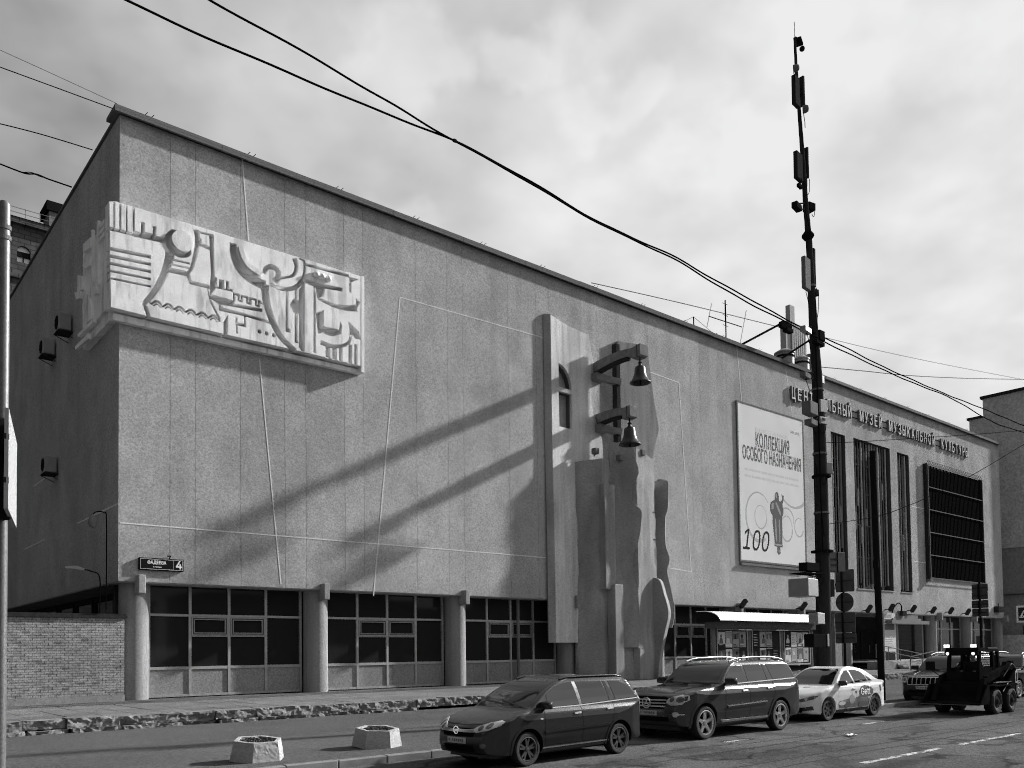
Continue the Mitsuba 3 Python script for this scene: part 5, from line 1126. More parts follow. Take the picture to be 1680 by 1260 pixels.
        rimp = [(R * 0.90, h * 0.2), (R * 0.90, h * 0.78), (R * 0.97, h * 0.98), (R * 1.03, h * 0.95), (R * 1.0, h * 0.2)]
        obj('rim', pl(move(lathe(rimp, 44, 'y'), 0, 0, 0)), rim, t, smooth=40)
        obj('disc', pl(cyl([0, -h * 0.1, 0], [0, -h * 0.2, 0], R * 0.92, n=32)), 'black_metal', t)
        ms = []
        for i in range(spokes):
            for dd in ((-0.16, 0.16) if split else (0,)):
                a = 2 * math.pi * i / spokes + math.pi / 2
                c1, c2 = a + dd * 0.5, a + dd * 1.2; wd = R * (0.10 if split else 0.15) * fat
                p0 = np.array([math.cos(c1) * R * 0.12, 0, math.sin(c1) * R * 0.12]); p1 = np.array([math.cos(c2) * R * 0.93, 0, math.sin(c2) * R * 0.93])
                tt = (p1 - p0) / np.linalg.norm(p1 - p0); nn = np.array([-tt[2], 0, tt[0]])
                P = []
                for p, wdt, yy in ((p0, wd * 1.25, -h * 0.72), (p1, wd, -h * 0.86)):
                    for sgn in (-1, 1): P += [p + nn * sgn * wdt + [0, yy * 0.7, 0], p + nn * sgn * wdt * 0.8 + [0, yy, 0]]
                ms.append(hull(P))
        obj('spokes', pl(join(ms)), rim, t)
        obj('hub_cap', pl(lathe([(0, h * 0.5), (R * 0.2, h * 0.5), (R * 0.19, h * 0.86), (0, h * 0.9)], 18, 'y')), rim, t, smooth=40)
    def wheels4(s, y, **k):
        for wx in s.wheels:
            s.wheel(wx, -1, y, **k); s.wheel(wx, 1, y, **k)
    def arch_lips(s, arch, mt, w=0.035):
        for wx in s.wheels:
            a = np.linspace(math.radians(-12), math.radians(192), 30)
            o = [(wx + (arch + w) * math.cos(t), s.wr + (arch + w) * math.sin(t)) for t in a]; i = [(wx + (arch - 0.002) * math.cos(t), s.wr + (arch - 0.002) * math.sin(t)) for t in a]
            s.side('arch_lip', sg.Polygon(o + i[::-1]).buffer(0), mt, 0.012, (-1, 1), th=0.05)
    def liner(s, y=0.62):
        s.put('underbody', box(0.35, s.L - 0.35, -y, y, s.wr * 0.55, s.wr * 1.9), 'plastic_black')
    def mirror_(s, x, z, y, mt, sz=1.0):
        for sy in (-1, 1):
            m = hull([[x + dx * sz, sy * (y + dy * sz), z + dz * sz] for dx, dy, dz in ((0.0, 0.03, 0.02), (0.0, 0.24, 0.03), (0.02, 0.02, 0.15), (0.02, 0.23, 0.15), (0.13, 0.03, 0.0), (0.13, 0.25, 0.02), (0.13, 0.03, 0.17), (0.13, 0.24, 0.16), (0.05, 0.27, 0.09))])
            m = fm(mf(m).refine_to_length(0.05)); trimesh.smoothing.filter_taubin(m, iterations=4)
            k = s.put('mirror', m, mt, smooth=40)
            s.put('mirror_foot', obox([x + 0.08, sy * (y - 0.08), z + 0.03], [x + 0.08, sy * (y + 0.06), z + 0.05], 0.06, 0.05), 'plastic_black', k)
    def handle(s, x, z, mt='chrome', w=0.19):
        s.side('door_handle', s.strip([(x, z), (x + w, z + 0.012)], 0.032), mt, 0.03, (-1, 1), th=0.05)
    def plate(s, z, w=0.52, h=0.112, y=0.0):
        k = s.nose('number_plate', sg.box(y - w / 2, z, y + w / 2, z + h), 'plate_white', 0.02, th=0.03)
        u = y - w / 2 + 0.05                  # the characters are too blurred in the photograph to be read: dark smudges
        for i in range(8):
            if i not in (6,): s.nose('plate_smudge', sg.box(u + i * 0.055, z + 0.028 + 0.012 * (i % 2), u + i * 0.055 + 0.034, z + h - 0.03), 'print_dark', 0.024, k, th=0.03)
        return k
    def roof_rail(s, x0, x1, y, mt, h=0.06):
        for sy in (-1, 1):
            xs = np.linspace(x0, x1, 16); g = np.column_stack([xs, np.full(16, -y)]); z = s._top(g)
            lift = h * np.sin(np.linspace(0.12, math.pi - 0.12, 16)) ** 0.35
            s.put('roof_rail', tube(np.column_stack([xs, np.full(16, sy * y), z + lift]), 0.022, 8), mt, smooth=50)
princ('plate_white', 0.42, 0.5)
princ('lamp_dark', 0.10, 0.1, 0.4, 0.5, 1.0)
princ('tail_lamp', 0.12, 0.1, 0.1, 0.6, 1.0)

# ---- dark compact minivan nearest the camera ------------------------------------------------------------------------------
def minivan():
    L = 4.62
    side = [(0.16, 0.26), (0.03, 0.36), (-0.01, 0.52), (0.02, 0.68), (0.12, 0.80), (0.35, 0.90), (0.75, 1.00), (1.06, 1.07), (1.30, 1.22), (1.62, 1.40), (1.98, 1.545), (2.3, 1.62), (2.75, 1.665), (3.3, 1.665), (3.85, 1.63), (4.16, 1.575), (4.30, 1.46), (4.43, 1.22), (4.53, 1.0), (4.60, 0.8), (4.63, 0.6), (4.61, 0.42), (4.50, 0.30), (3.9, 0.26), (2.3, 0.235), (0.9, 0.235)]
    front = [(0.2, 0.80), (0.32, 0.86), (0.5, 0.895), (0.7, 0.905), (0.85, 0.90), (0.98, 0.878), (1.06, 0.835), (1.2, 0.80), (1.4, 0.735), (1.55, 0.675), (1.62, 0.62), (1.70, 0.52)]
    plan = [(-0.05, 0.55), (0.02, 0.66), (0.15, 0.78), (0.4, 0.87), (0.9, 0.905), (3.6, 0.905), (4.2, 0.885), (4.5, 0.83), (4.6, 0.74), (4.67, 0.66)]
    c = Car('minivan', 'dark graphite minivan parked nearest the camera at the kerb', 'car', (-0.360, -22.145, 0), side, front, plan, L, (1.02, 3.70), 0.325, 0.395, turn=0.0499, paint='paint_graphite', bow=(0.14, 0.06), scale=0.95)
    c.liner(); c.arch_lips(0.395, 'paint_graphite', 0.045)
    c.wheels4(0.77, spokes=5, rim='alloy_dark', split=True, width=0.215, rr=0.70)
    # glass
    ws = [(-0.73, 1.09), (0.73, 1.09), (0.70, 1.2), (0.60, 1.53), (0.52, 1.57), (-0.52, 1.57), (-0.60, 1.53), (-0.70, 1.2)]
    c.nose('windscreen', ws, 'screen_glass', 0.008)
    c.side('front_quarter_light', [(1.23, 1.09), (1.55, 1.11), (1.55, 1.30), (1.50, 1.28)], 'car_glass', 0.006, (-1, 1))
    c.side('front_door_window', [(1.62, 1.07), (2.50, 1.10), (2.43, 1.545), (2.25, 1.54), (1.95, 1.48), (1.70, 1.365), (1.62, 1.31)], 'car_glass', 0.006, (-1, 1))
    c.side('rear_door_window', [(2.60, 1.105), (3.42, 1.13), (3.33, 1.545), (2.55, 1.55)], 'car_glass', 0.006, (-1, 1))
    c.side('rear_door_light', [(3.47, 1.132), (3.60, 1.137), (3.46, 1.54), (3.38, 1.543)], 'car_glass', 0.006, (-1, 1))
    c.side('rear_quarter_window', [(3.66, 1.14), (4.36, 1.17), (4.28, 1.29), (4.10, 1.44), (3.90, 1.515), (3.55, 1.535)], 'car_glass', 0.006, (-1, 1))
    c.side('pillar_trim', [(2.51, 1.09), (2.595, 1.09), (2.54, 1.55), (2.44, 1.55)], 'plastic_black', 0.005, (-1, 1))
    c.side('waist_trim', c.strip([(1.24, 1.065), (2.5, 1.078), (4.38, 1.148)], 0.018), 'chrome', 0.010, (-1, 1))
    # doors, trims
    for x0, x1 in ((1.48, 2.54), (2.55, 3.50)):
        c.side('door_seam', sg.LineString([(x0, 1.06), (x0 - 0.02, 0.75), (x0, 0.36), (x1, 0.36), (x1, 1.06)] if x0 < 2 else [(x0, 0.36), (3.28, 0.36), (3.42, 0.62), (3.52, 0.9), (3.56, 1.1)]).buffer(0.006), 'joint_dark_black', 0.002, (-1, 1), th=0.012)
    c.side('side_moulding', c.strip([(1.45, 0.62), (3.38, 0.66)], 0.045), 'paint_graphite', 0.022, (-1, 1), th=0.04)
    c.side('sill_trim', c.strip([(1.42, 0.315), (3.3, 0.325)], 0.025), 'chrome', 0.014, (-1, 1), th=0.03)
    c.handle(2.30, 0.93, 'paint_silver'); c.handle(3.30, 0.97, 'paint_silver')
    c.side('side_repeater', sg.box(1.34, 0.86, 1.41, 0.89), 'lamp_lens', 0.008, (-1, 1))
    c.mirror_(1.40, 1.04, 0.80, 'paint_black', 1.0)
    c.roof_rail(2.15, 4.05, 0.62, 'paint_graphite', 0.03)
    # nose: headlamps, grille with chrome bar and badge, bumper openings, plate
    for sy in (-1, 1):
        P = [(sy * a, b) for a, b in ((0.34, 0.70), (0.50, 0.68), (0.70, 0.72), (0.82, 0.80), (0.845, 0.88), (0.78, 0.905), (0.62, 0.86), (0.45, 0.79))]
        h = c.nose('headlight', P if sy > 0 else P[::-1], 'lamp_lens', 0.016, th=0.04)
        for a, b, r in ((0.55, 0.765, 0.05), (0.69, 0.81, 0.055)):
            c.nose('reflector', sg.Point(sy * a, b).buffer(r), 'lamp_dark', 0.020, h)
        c.nose('fog_lamp', sg.Point(sy * 0.62, 0.44).buffer(0.05), 'lamp_dark', 0.01)
    c.nose('grille', [(-0.42, 0.60), (0.42, 0.60), (0.46, 0.70), (0.30, 0.755), (-0.30, 0.755), (-0.46, 0.70)], 'joint_dark_black', 0.008)
    c.nose('grille_bar', c.strip([(-0.44, 0.715), (0, 0.705), (0.44, 0.715)], 0.055), 'chrome', 0.028, th=0.04)
    g, _ = c.grid([(-0.01, 0.69), (0.01, 0.69), (0, 0.72)]); xb = float(c._front(g)[0]) - 0.05
    e = c.put('badge', move(lathe([(0.058, 0), (0.075, 0.0), (0.075, 0.012), (0.058, 0.012), (0.058, 0)], 28, 'x'), xb - 0.012, 0, 0.715), 'chrome')
    c.put('badge_bolt', move(sprism([(-0.085, -0.004), (0.02, 0.016), (0.005, 0.0), (0.085, 0.006), (-0.02, -0.016), (-0.005, -0.002)], -0.012, 0.0), xb - 0.004, 0, 0.715), 'chrome', e)
    c.nose('lower_intake', sg.box(-0.42, 0.32, 0.42, 0.44), 'joint_dark_black', 0.006)
    c.plate(0.47)
    c.top('wiper', c.strip([(1.15, -0.55), (1.26, 0.1)], 0.025), 'plastic_black', 0.02); c.top('wiper', c.strip([(1.17, 0.0), (1.28, 0.6)], 0.025), 'plastic_black', 0.02)
    c.side('tail_lamp', [(4.44, 0.84), (4.58, 0.84), (4.56, 1.0), (4.44, 1.30), (4.38, 1.30), (4.42, 1.05)], 'lamp_lens', 0.01, (-1, 1), th=0.03)
    c.nose('rear_window', [(-0.6, 1.18), (0.6, 1.18), (0.52, 1.5), (-0.52, 1.5)], 'dark_glass', 0.008, rear=True)
    c.nose('bonnet_seam', c.strip([(-0.66, 0.84), (-0.3, 0.81), (0.3, 0.81), (0.66, 0.84)], 0.010), 'joint_dark_black', 0.002)
    return c
diffuse('joint_dark_black', 0.008)
minivan()

# ---- dark large SUV with three-pointed star ---------------------------------------------------------------------------------
def suv(name, lab, at, paint, grille, lamps, rail, L=5.09, wheels=(0.90, 3.97), star=False, wrim='alloy', wr=0.385, turn=0.0, zsc=1.0, group=None, detail=True):
    z = lambda pts: [(a * L / 5.09, b * zsc) for a, b in pts]
    side = z([(0.18, 0.32), (0.03, 0.42), (-0.01, 0.60), (0.0, 0.80), (0.06, 0.96), (0.22, 1.06), (0.7, 1.14), (1.42, 1.20), (1.58, 1.28), (1.80, 1.46), (2.05, 1.64), (2.30, 1.73), (2.8, 1.775), (3.6, 1.785), (4.25, 1.765), (4.62, 1.72), (4.74, 1.63), (4.90, 1.35), (5.03, 1.12), (5.07, 0.95), (5.11, 0.70), (5.09, 0.50), (4.98, 0.38), (4.5, 0.33), (2.6, 0.31), (1.0, 0.31)])
    front = [(0.28 * zsc, 0.84), (0.4 * zsc, 0.915), (0.6 * zsc, 0.955), (0.85 * zsc, 0.965), (1.02 * zsc, 0.955), (1.12 * zsc, 0.92), (1.18 * zsc, 0.875), (1.3 * zsc, 0.845), (1.5 * zsc, 0.79), (1.66 * zsc, 0.735), (1.73 * zsc, 0.68), (1.82 * zsc, 0.58)]
    plan = [(-0.05, 0.68), (0.03, 0.78), (0.15, 0.87), (0.45, 0.94), (1.0, 0.965), (L - 1.0, 0.965), (L - 0.45, 0.94), (L - 0.15, 0.87), (L, 0.82), (L + 0.06, 0.76)]
    c = Car(name, lab, 'car', at, side, front, plan, L, wheels, wr, wr + 0.07, turn, paint, (0.11, 0.04), group=group)
    k = L / 5.09; q = lambda pts: z(pts)
    c.liner(); c.arch_lips(wr + 0.07, paint, 0.06)
    c.wheels4(0.83, spokes=5, rim=wrim, width=0.26, rr=0.72, fat=1.0)
    c.nose('windscreen', [(a, b * zsc) for a, b in ((-0.77, 1.24), (0.77, 1.24), (0.74, 1.36), (0.66, 1.66), (0.58, 1.70), (-0.58, 1.70), (-0.66, 1.66), (-0.74, 1.36))], 'screen_glass', 0.008)
    c.side('front_door_window', q([(1.78, 1.24), (2.62, 1.26), (2.58, 1.66), (2.36, 1.665), (2.12, 1.59), (1.85, 1.40)]), 'car_glass', 0.006, (-1, 1))
    c.side('rear_door_window', q([(2.72, 1.265), (3.50, 1.285), (3.40, 1.68), (2.68, 1.675)]), 'car_glass', 0.006, (-1, 1))
    c.side('rear_door_light', q([(3.55, 1.287), (3.72, 1.292), (3.55, 1.68), (3.45, 1.68)]), 'car_glass', 0.006, (-1, 1))
    c.side('rear_quarter_window', q([(3.80, 1.295), (4.76, 1.32), (4.64, 1.46), (4.50, 1.63), (4.40, 1.665), (3.64, 1.675)]), 'car_glass', 0.006, (-1, 1))
    c.side('waist_trim', c.strip(q([(1.76, 1.225), (4.78, 1.298)]), 0.02), rail, 0.012, (-1, 1))
    for a in ([(1.72, 1.2), (1.66, 0.9), (1.66, 0.42), (2.64, 0.42), (2.66, 1.22)], [(2.68, 0.42), (3.42, 0.42), (3.55, 0.72), (3.72, 0.95), (3.76, 1.25)]):
        c.side('door_seam', sg.LineString(q(a)).buffer(0.007), 'joint_dark_black', 0.002, (-1, 1), th=0.012)
    c.side('side_moulding', c.strip(q([(1.72, 0.70), (3.34, 0.745)]), 0.05), paint, 0.024, (-1, 1), th=0.04)
    c.side('moulding_strip', c.strip(q([(1.72, 0.722), (3.34, 0.768)]), 0.02), rail, 0.032, (-1, 1), th=0.03)
    c.side('sill_trim', c.strip(q([(1.55, 0.375), (3.42, 0.385)]), 0.05), rail, 0.03, (-1, 1), th=0.06)
    c.handle(2.36 * k, 1.06 * zsc, rail, 0.2); c.handle(3.42 * k, 1.09 * zsc, rail, 0.2)
    c.mirror_(1.70 * k, 1.20 * zsc, 0.88, 'paint_black', 1.15)
    c.roof_rail(2.25 * k, 4.55 * k, 0.64, rail, 0.085)
    for sy in (-1, 1):
        P = [(sy * a, b * zsc) for a, b in lamps]
        h = c.nose('headlight', P if sy > 0 else P[::-1], 'lamp_lens', 0.016, th=0.05)
        cx_ = np.mean([p[0] for p in P]); cz_ = np.mean([p[1] for p in P])
        for dx, r in ((-0.08, 0.055), (0.09, 0.065)): c.nose('reflector', sg.Point(cx_ + sy * dx, cz_ + 0.01).buffer(r), 'lamp_dark', 0.022, h)
        if detail:
            f = c.nose('fog_lamp', sg.Point(sy * 0.72, 0.60 * zsc).buffer(0.06), 'lamp_lens', 0.02)
            c.nose('fog_trim', c.strip([(sy * 0.58, 0.60 * zsc), (sy * 0.86, 0.60 * zsc)], 0.03), 'chrome', 0.012, f)
    if grille == 'bars':
        c.nose('grille', [(a, b * zsc) for a, b in ((-0.46, 0.72), (0.46, 0.72), (0.52, 0.96), (0.44, 1.0), (-0.44, 1.0), (-0.52, 0.96))], 'joint_dark_black', 0.008)
        for zz in (0.78, 0.85, 0.92): c.nose('grille_bar', c.strip([(-0.49, zz * zsc), (0.49, zz * zsc)], 0.03), 'alloy', 0.024, th=0.03)
    else:
        c.nose('grille', [(a, b * zsc) for a, b in ((-0.56, 0.74), (0.56, 0.74), (0.58, 0.99), (-0.58, 0.99))], 'joint_dark_black', 0.008)
        c.nose('grille_frame', sg.box(-0.585, 0.72 * zsc, 0.585, 1.01 * zsc).difference(sg.box(-0.56, 0.745 * zsc, 0.56, 0.985 * zsc)), 'alloy', 0.022, th=0.03)
        for i in range(1, 7): c.nose('grille_bar', sg.box(-0.56 + i * 0.16 - 0.014, 0.742 * zsc, -0.56 + i * 0.16 + 0.014, 0.988 * zsc), 'alloy', 0.02, th=0.03)
    if star:
        g, _ = c.grid([(-0.01, 0.84 * zsc), (0.01, 0.84 * zsc), (0, 0.86 * zsc)]); xb = float(c._front(g)[0]) - 0.055; zc = 0.85 * zsc
        e = c.put('star_ring', move(lathe([(0.108, 0), (0.125, 0), (0.125, 0.02), (0.108, 0.02), (0.108, 0)], 36, 'x'), xb - 0.02, 0, zc), 'chrome')
        for a in (90, 210, 330):
            t = math.radians(a); d = np.array([math.cos(t), math.sin(t)]); nn = np.array([-d[1], d[0]])
            c.put('star_arm', move(sprism([d * 0.112, nn * 0.022, -nn * 0.022], -0.012, 0.0), xb, 0, zc), 'chrome', e)
    c.nose('bumper_intake', sg.box(-0.55, 0.44 * zsc, 0.55, 0.54 * zsc), 'joint_dark_black', 0.006)
    c.plate(0.57 * zsc)
    c.side('tail_lamp', q([(4.93, 0.98), (5.04, 0.98), (5.0, 1.22), (4.86, 1.28), (4.86, 1.1)]), 'tail_lamp', 0.01, (-1, 1), th=0.03)
    c.nose('rear_window', [(a, b * zsc) for a, b in ((-0.66, 1.3), (0.66, 1.3), (0.58, 1.62), (-0.58, 1.62))], 'dark_glass', 0.008, rear=True)
    c.nose('wiper', c.strip([(-0.6, 1.255 * zsc), (-0.02, 1.30 * zsc)], 0.025), 'plastic_black', 0.02); c.nose('wiper', c.strip([(0.05, 1.255 * zsc), (0.6, 1.30 * zsc)], 0.025), 'plastic_black', 0.02)
    for sy in (-1, 1): c.top('bonnet_crease', c.strip([(0.35 * k, sy * 0.46), (1.35 * k, sy * 0.56)], 0.02), paint, 0.014)
    return c
suv('large_suv', 'dark large SUV with silver wheels and star badge between minivan and sedan', (5.62, -21.46, 0), 'paint_slate', 'bars', [(0.50, 0.86), (0.62, 0.80), (0.82, 0.82), (0.90, 0.92), (0.90, 1.02), (0.80, 1.045), (0.62, 1.0), (0.52, 0.94)], 'alloy', star=True)
suv('off_road_car', 'black upright off-road car with slotted grille, half hidden by the loader', (21.0, -20.9, 0), 'paint_black', 'slots', [(0.62, 0.80), (0.86, 0.80), (0.90, 0.92), (0.86, 0.99), (0.62, 0.99)], 'plastic_black', L=4.8, wheels=(0.87, 3.65), wr=0.37, zsc=0.985, wrim='alloy_dark', detail=False)
suv('estate_car', 'dark glossy car behind the loader at the right picture edge', (26.3, -20.9, 0), 'paint_graphite', 'bars', [(0.55, 0.84), (0.84, 0.84), (0.88, 0.98), (0.60, 0.98)], 'alloy', L=4.9, wheels=(0.9, 3.75), wr=0.36, zsc=0.98, detail=False)

# ---- white taxi sedan ---------------------------------------------------------------------------------------------------
def sedan():
    L = 4.50
    side = [(0.16, 0.22), (0.02, 0.32), (-0.01, 0.48), (0.03, 0.62), (0.14, 0.74), (0.5, 0.86), (0.95, 0.945), (1.22, 0.985), (1.45, 1.10), (1.75, 1.27), (2.05, 1.41), (2.35, 1.485), (2.75, 1.495), (3.1, 1.455), (3.45, 1.345), (3.75, 1.195), (3.95, 1.10), (4.2, 1.065), (4.42, 1.03), (4.47, 0.93), (4.50, 0.7), (4.52, 0.5), (4.46, 0.35), (4.3, 0.25), (2.3, 0.20), (0.9, 0.20)]
    front = [(0.17, 0.78), (0.3, 0.83), (0.5, 0.855), (0.7, 0.86), (0.85, 0.85), (0.93, 0.825), (1.0, 0.785), (1.1, 0.755), (1.3, 0.665), (1.43, 0.595), (1.52, 0.48)]
    plan = [(-0.05, 0.5), (0.02, 0.62), (0.15, 0.74), (0.4, 0.82), (0.9, 0.86), (3.6, 0.86), (4.1, 0.83), (4.4, 0.76), (4.5, 0.66), (4.55, 0.6)]
    c = Car('taxi_sedan', 'white taxi sedan with dark lettered decals on its doors', 'car', (11.98, -21.02, 0), side, front, plan, L, (0.90, 3.58), 0.318, 0.375, paint='paint_white', bow=(0.16, 0.08))
    c.liner(0.58); c.arch_lips(0.375, 'paint_white', 0.03)
    c.wheels4(0.735, spokes=7, rim='alloy_dark', width=0.20, rr=0.70)
    c.nose('windscreen', [(-0.70, 1.005), (0.70, 1.005), (0.64, 1.16), (0.54, 1.40), (0.46, 1.44), (-0.46, 1.44), (-0.54, 1.40), (-0.64, 1.16)], 'screen_glass', 0.008)
    c.side('front_door_window', [(1.60, 0.99), (2.42, 1.02), (2.34, 1.40), (2.18, 1.385), (1.92, 1.265), (1.66, 1.10)], 'car_glass', 0.006, (-1, 1))
    c.side('rear_door_window', [(2.52, 1.025), (3.28, 1.055), (3.22, 1.22), (3.05, 1.34), (2.80, 1.40), (2.44, 1.405)], 'car_glass', 0.006, (-1, 1))
    c.side('rear_quarter_light', [(3.33, 1.06), (3.52, 1.075), (3.42, 1.16), (3.27, 1.22)], 'car_glass', 0.006, (-1, 1))
    c.side('window_trim', sg.LineString([(1.58, 0.985), (2.42, 1.008), (3.54, 1.064)]).buffer(0.012), 'plastic_black', 0.008, (-1, 1))
    c.side('pillar_trim', [(2.43, 1.01), (2.51, 1.01), (2.43, 1.40), (2.35, 1.40)], 'plastic_black', 0.005, (-1, 1))
    for a in ([(1.48, 0.96), (1.43, 0.7), (1.45, 0.30), (2.44, 0.30), (2.46, 1.0)], [(2.47, 0.30), (3.12, 0.30), (3.24, 0.55), (3.36, 0.75), (3.40, 1.05)]):
        c.side('door_seam', sg.LineString(a).buffer(0.006), 'print_mid', 0.002, (-1, 1), th=0.012)
    c.side('sill', c.strip([(1.32, 0.245), (3.18, 0.25)], 0.09), 'plastic_black', 0.012, (-1, 1), th=0.04)
    c.handle(2.24, 0.86, 'paint_white'); c.handle(3.18, 0.89, 'paint_white')
    c.mirror_(1.52, 0.955, 0.77, 'plastic_black', 1.0)
    # door decals: dark photographic band below, dark bubble with the taxi firm's lettering behind
    c.side('decal_band', [(1.46, 0.32), (3.12, 0.32), (3.22, 0.52), (3.06, 0.60), (2.7, 0.63), (2.3, 0.60), (1.9, 0.58), (1.46, 0.52)], 'decal_grey', 0.0035, (-1,), th=0.008)
    bub = sg.Polygon([(2.62, 0.60), (2.60, 0.78), (2.75, 0.90), (3.0, 0.94), (3.28, 0.90), (3.46, 0.80), (3.42, 0.68), (3.20, 0.60), (2.95, 0.585)])
    c.side('decal_bubble', bub, 'print_dark', 0.005, (-1,), th=0.008)
    t = text('Gett', 0.19, 0.004, True, 1.0); v = np.array(t.vertices); v[:, 0] *= 0.56 / v[:, 0].max()
    P = np.column_stack([2.70 + v[:, 0], np.zeros(len(v)), 0.665 + v[:, 1] + 0.02 * v[:, 0]]); P[:, 1] = c._side(P[:, [0, 2]]) - 0.008 - v[:, 2]
    c.put('decal_lettering', tm(P, t.faces[:, ::-1]), 'white_paint')
    for k, (px_, pz_, w_, h_, m_) in enumerate(((2.30, 0.66, 0.10, 0.12, 'print_pale'), (2.18, 0.56, 0.16, 0.14, 'print_mid'), (1.62, 0.46, 0.2, 0.06, 'print_pale'), (1.9, 0.40, 0.14, 0.09, 'print_dark'), (2.42, 0.75, 0.07, 0.04, 'print_dark'), (2.75, 0.40, 0.2, 0.1, 'print_dark'))):
        c.side('decal_patch', sg.Point(0, 0).buffer(1).__class__([(px_ + w_ * math.cos(t), pz_ + h_ * math.sin(t)) for t in np.linspace(0, 6.0, 9)]), m_, 0.007 + 0.001 * k, (-1,), th=0.006)
    c.side('decal_corner', [(3.86, 0.90), (3.96, 0.93), (4.02, 0.76), (3.94, 0.72)], 'print_dark', 0.006, (-1,), th=0.008)
    for sy in (-1, 1):
        P = [(sy * a, b) for a, b in ((0.34, 0.56), (0.52, 0.565), (0.74, 0.63), (0.80, 0.72), (0.74, 0.725), (0.55, 0.66), (0.36, 0.615))]
        h = c.nose('headlight', P if sy > 0 else P[::-1], 'lamp_dark', 0.014, th=0.03)
        c.nose('reflector', sg.Point(sy * 0.60, 0.635).buffer(0.035), 'lamp_lens', 0.018, h)
        c.nose('fog_recess', [(sy * 0.50, 0.30), (sy * 0.74, 0.33), (sy * 0.72, 0.44), (sy * 0.52, 0.40)][::sy], 'plastic_black', 0.008)
    c.nose('grille', [(-0.36, 0.55), (0.36, 0.55), (0.36, 0.62), (0.0, 0.605), (-0.36, 0.62)], 'joint_dark_black', 0.01)
    c.nose('lower_intake', [(-0.48, 0.26), (0.48, 0.26), (0.54, 0.40), (-0.54, 0.40)], 'joint_dark_black', 0.008)
    c.plate(0.42, 0.5, 0.105)
    c.top('bonnet_print', sg.Polygon([(0.78, -0.12), (0.86, -0.28), (0.96, -0.30), (0.98, -0.14), (0.90, -0.05)]), 'print_mid', 0.004); c.top('bonnet_print', sg.Polygon([(0.78, 0.05), (0.80, 0.32), (0.84, 0.32), (0.83, 0.05)]), 'print_mid', 0.004)
    c.side('tail_lamp', [(4.14, 0.86), (4.40, 0.85), (4.38, 0.98), (4.20, 0.98)], 'lamp_dark', 0.01, (-1, 1), th=0.03)
    c.nose('rear_window', [(-0.58, 1.14), (0.58, 1.14), (0.48, 1.36), (-0.48, 1.36)], 'dark_glass', 0.008, rear=True)
    return c
diffuse('decal_grey', mikit.proc(lambda p, n, uv: grey(0.16 * (0.35 + 1.4 * fbm(p.x * 4, p.z * 5, p.y, 3)))))
sedan()
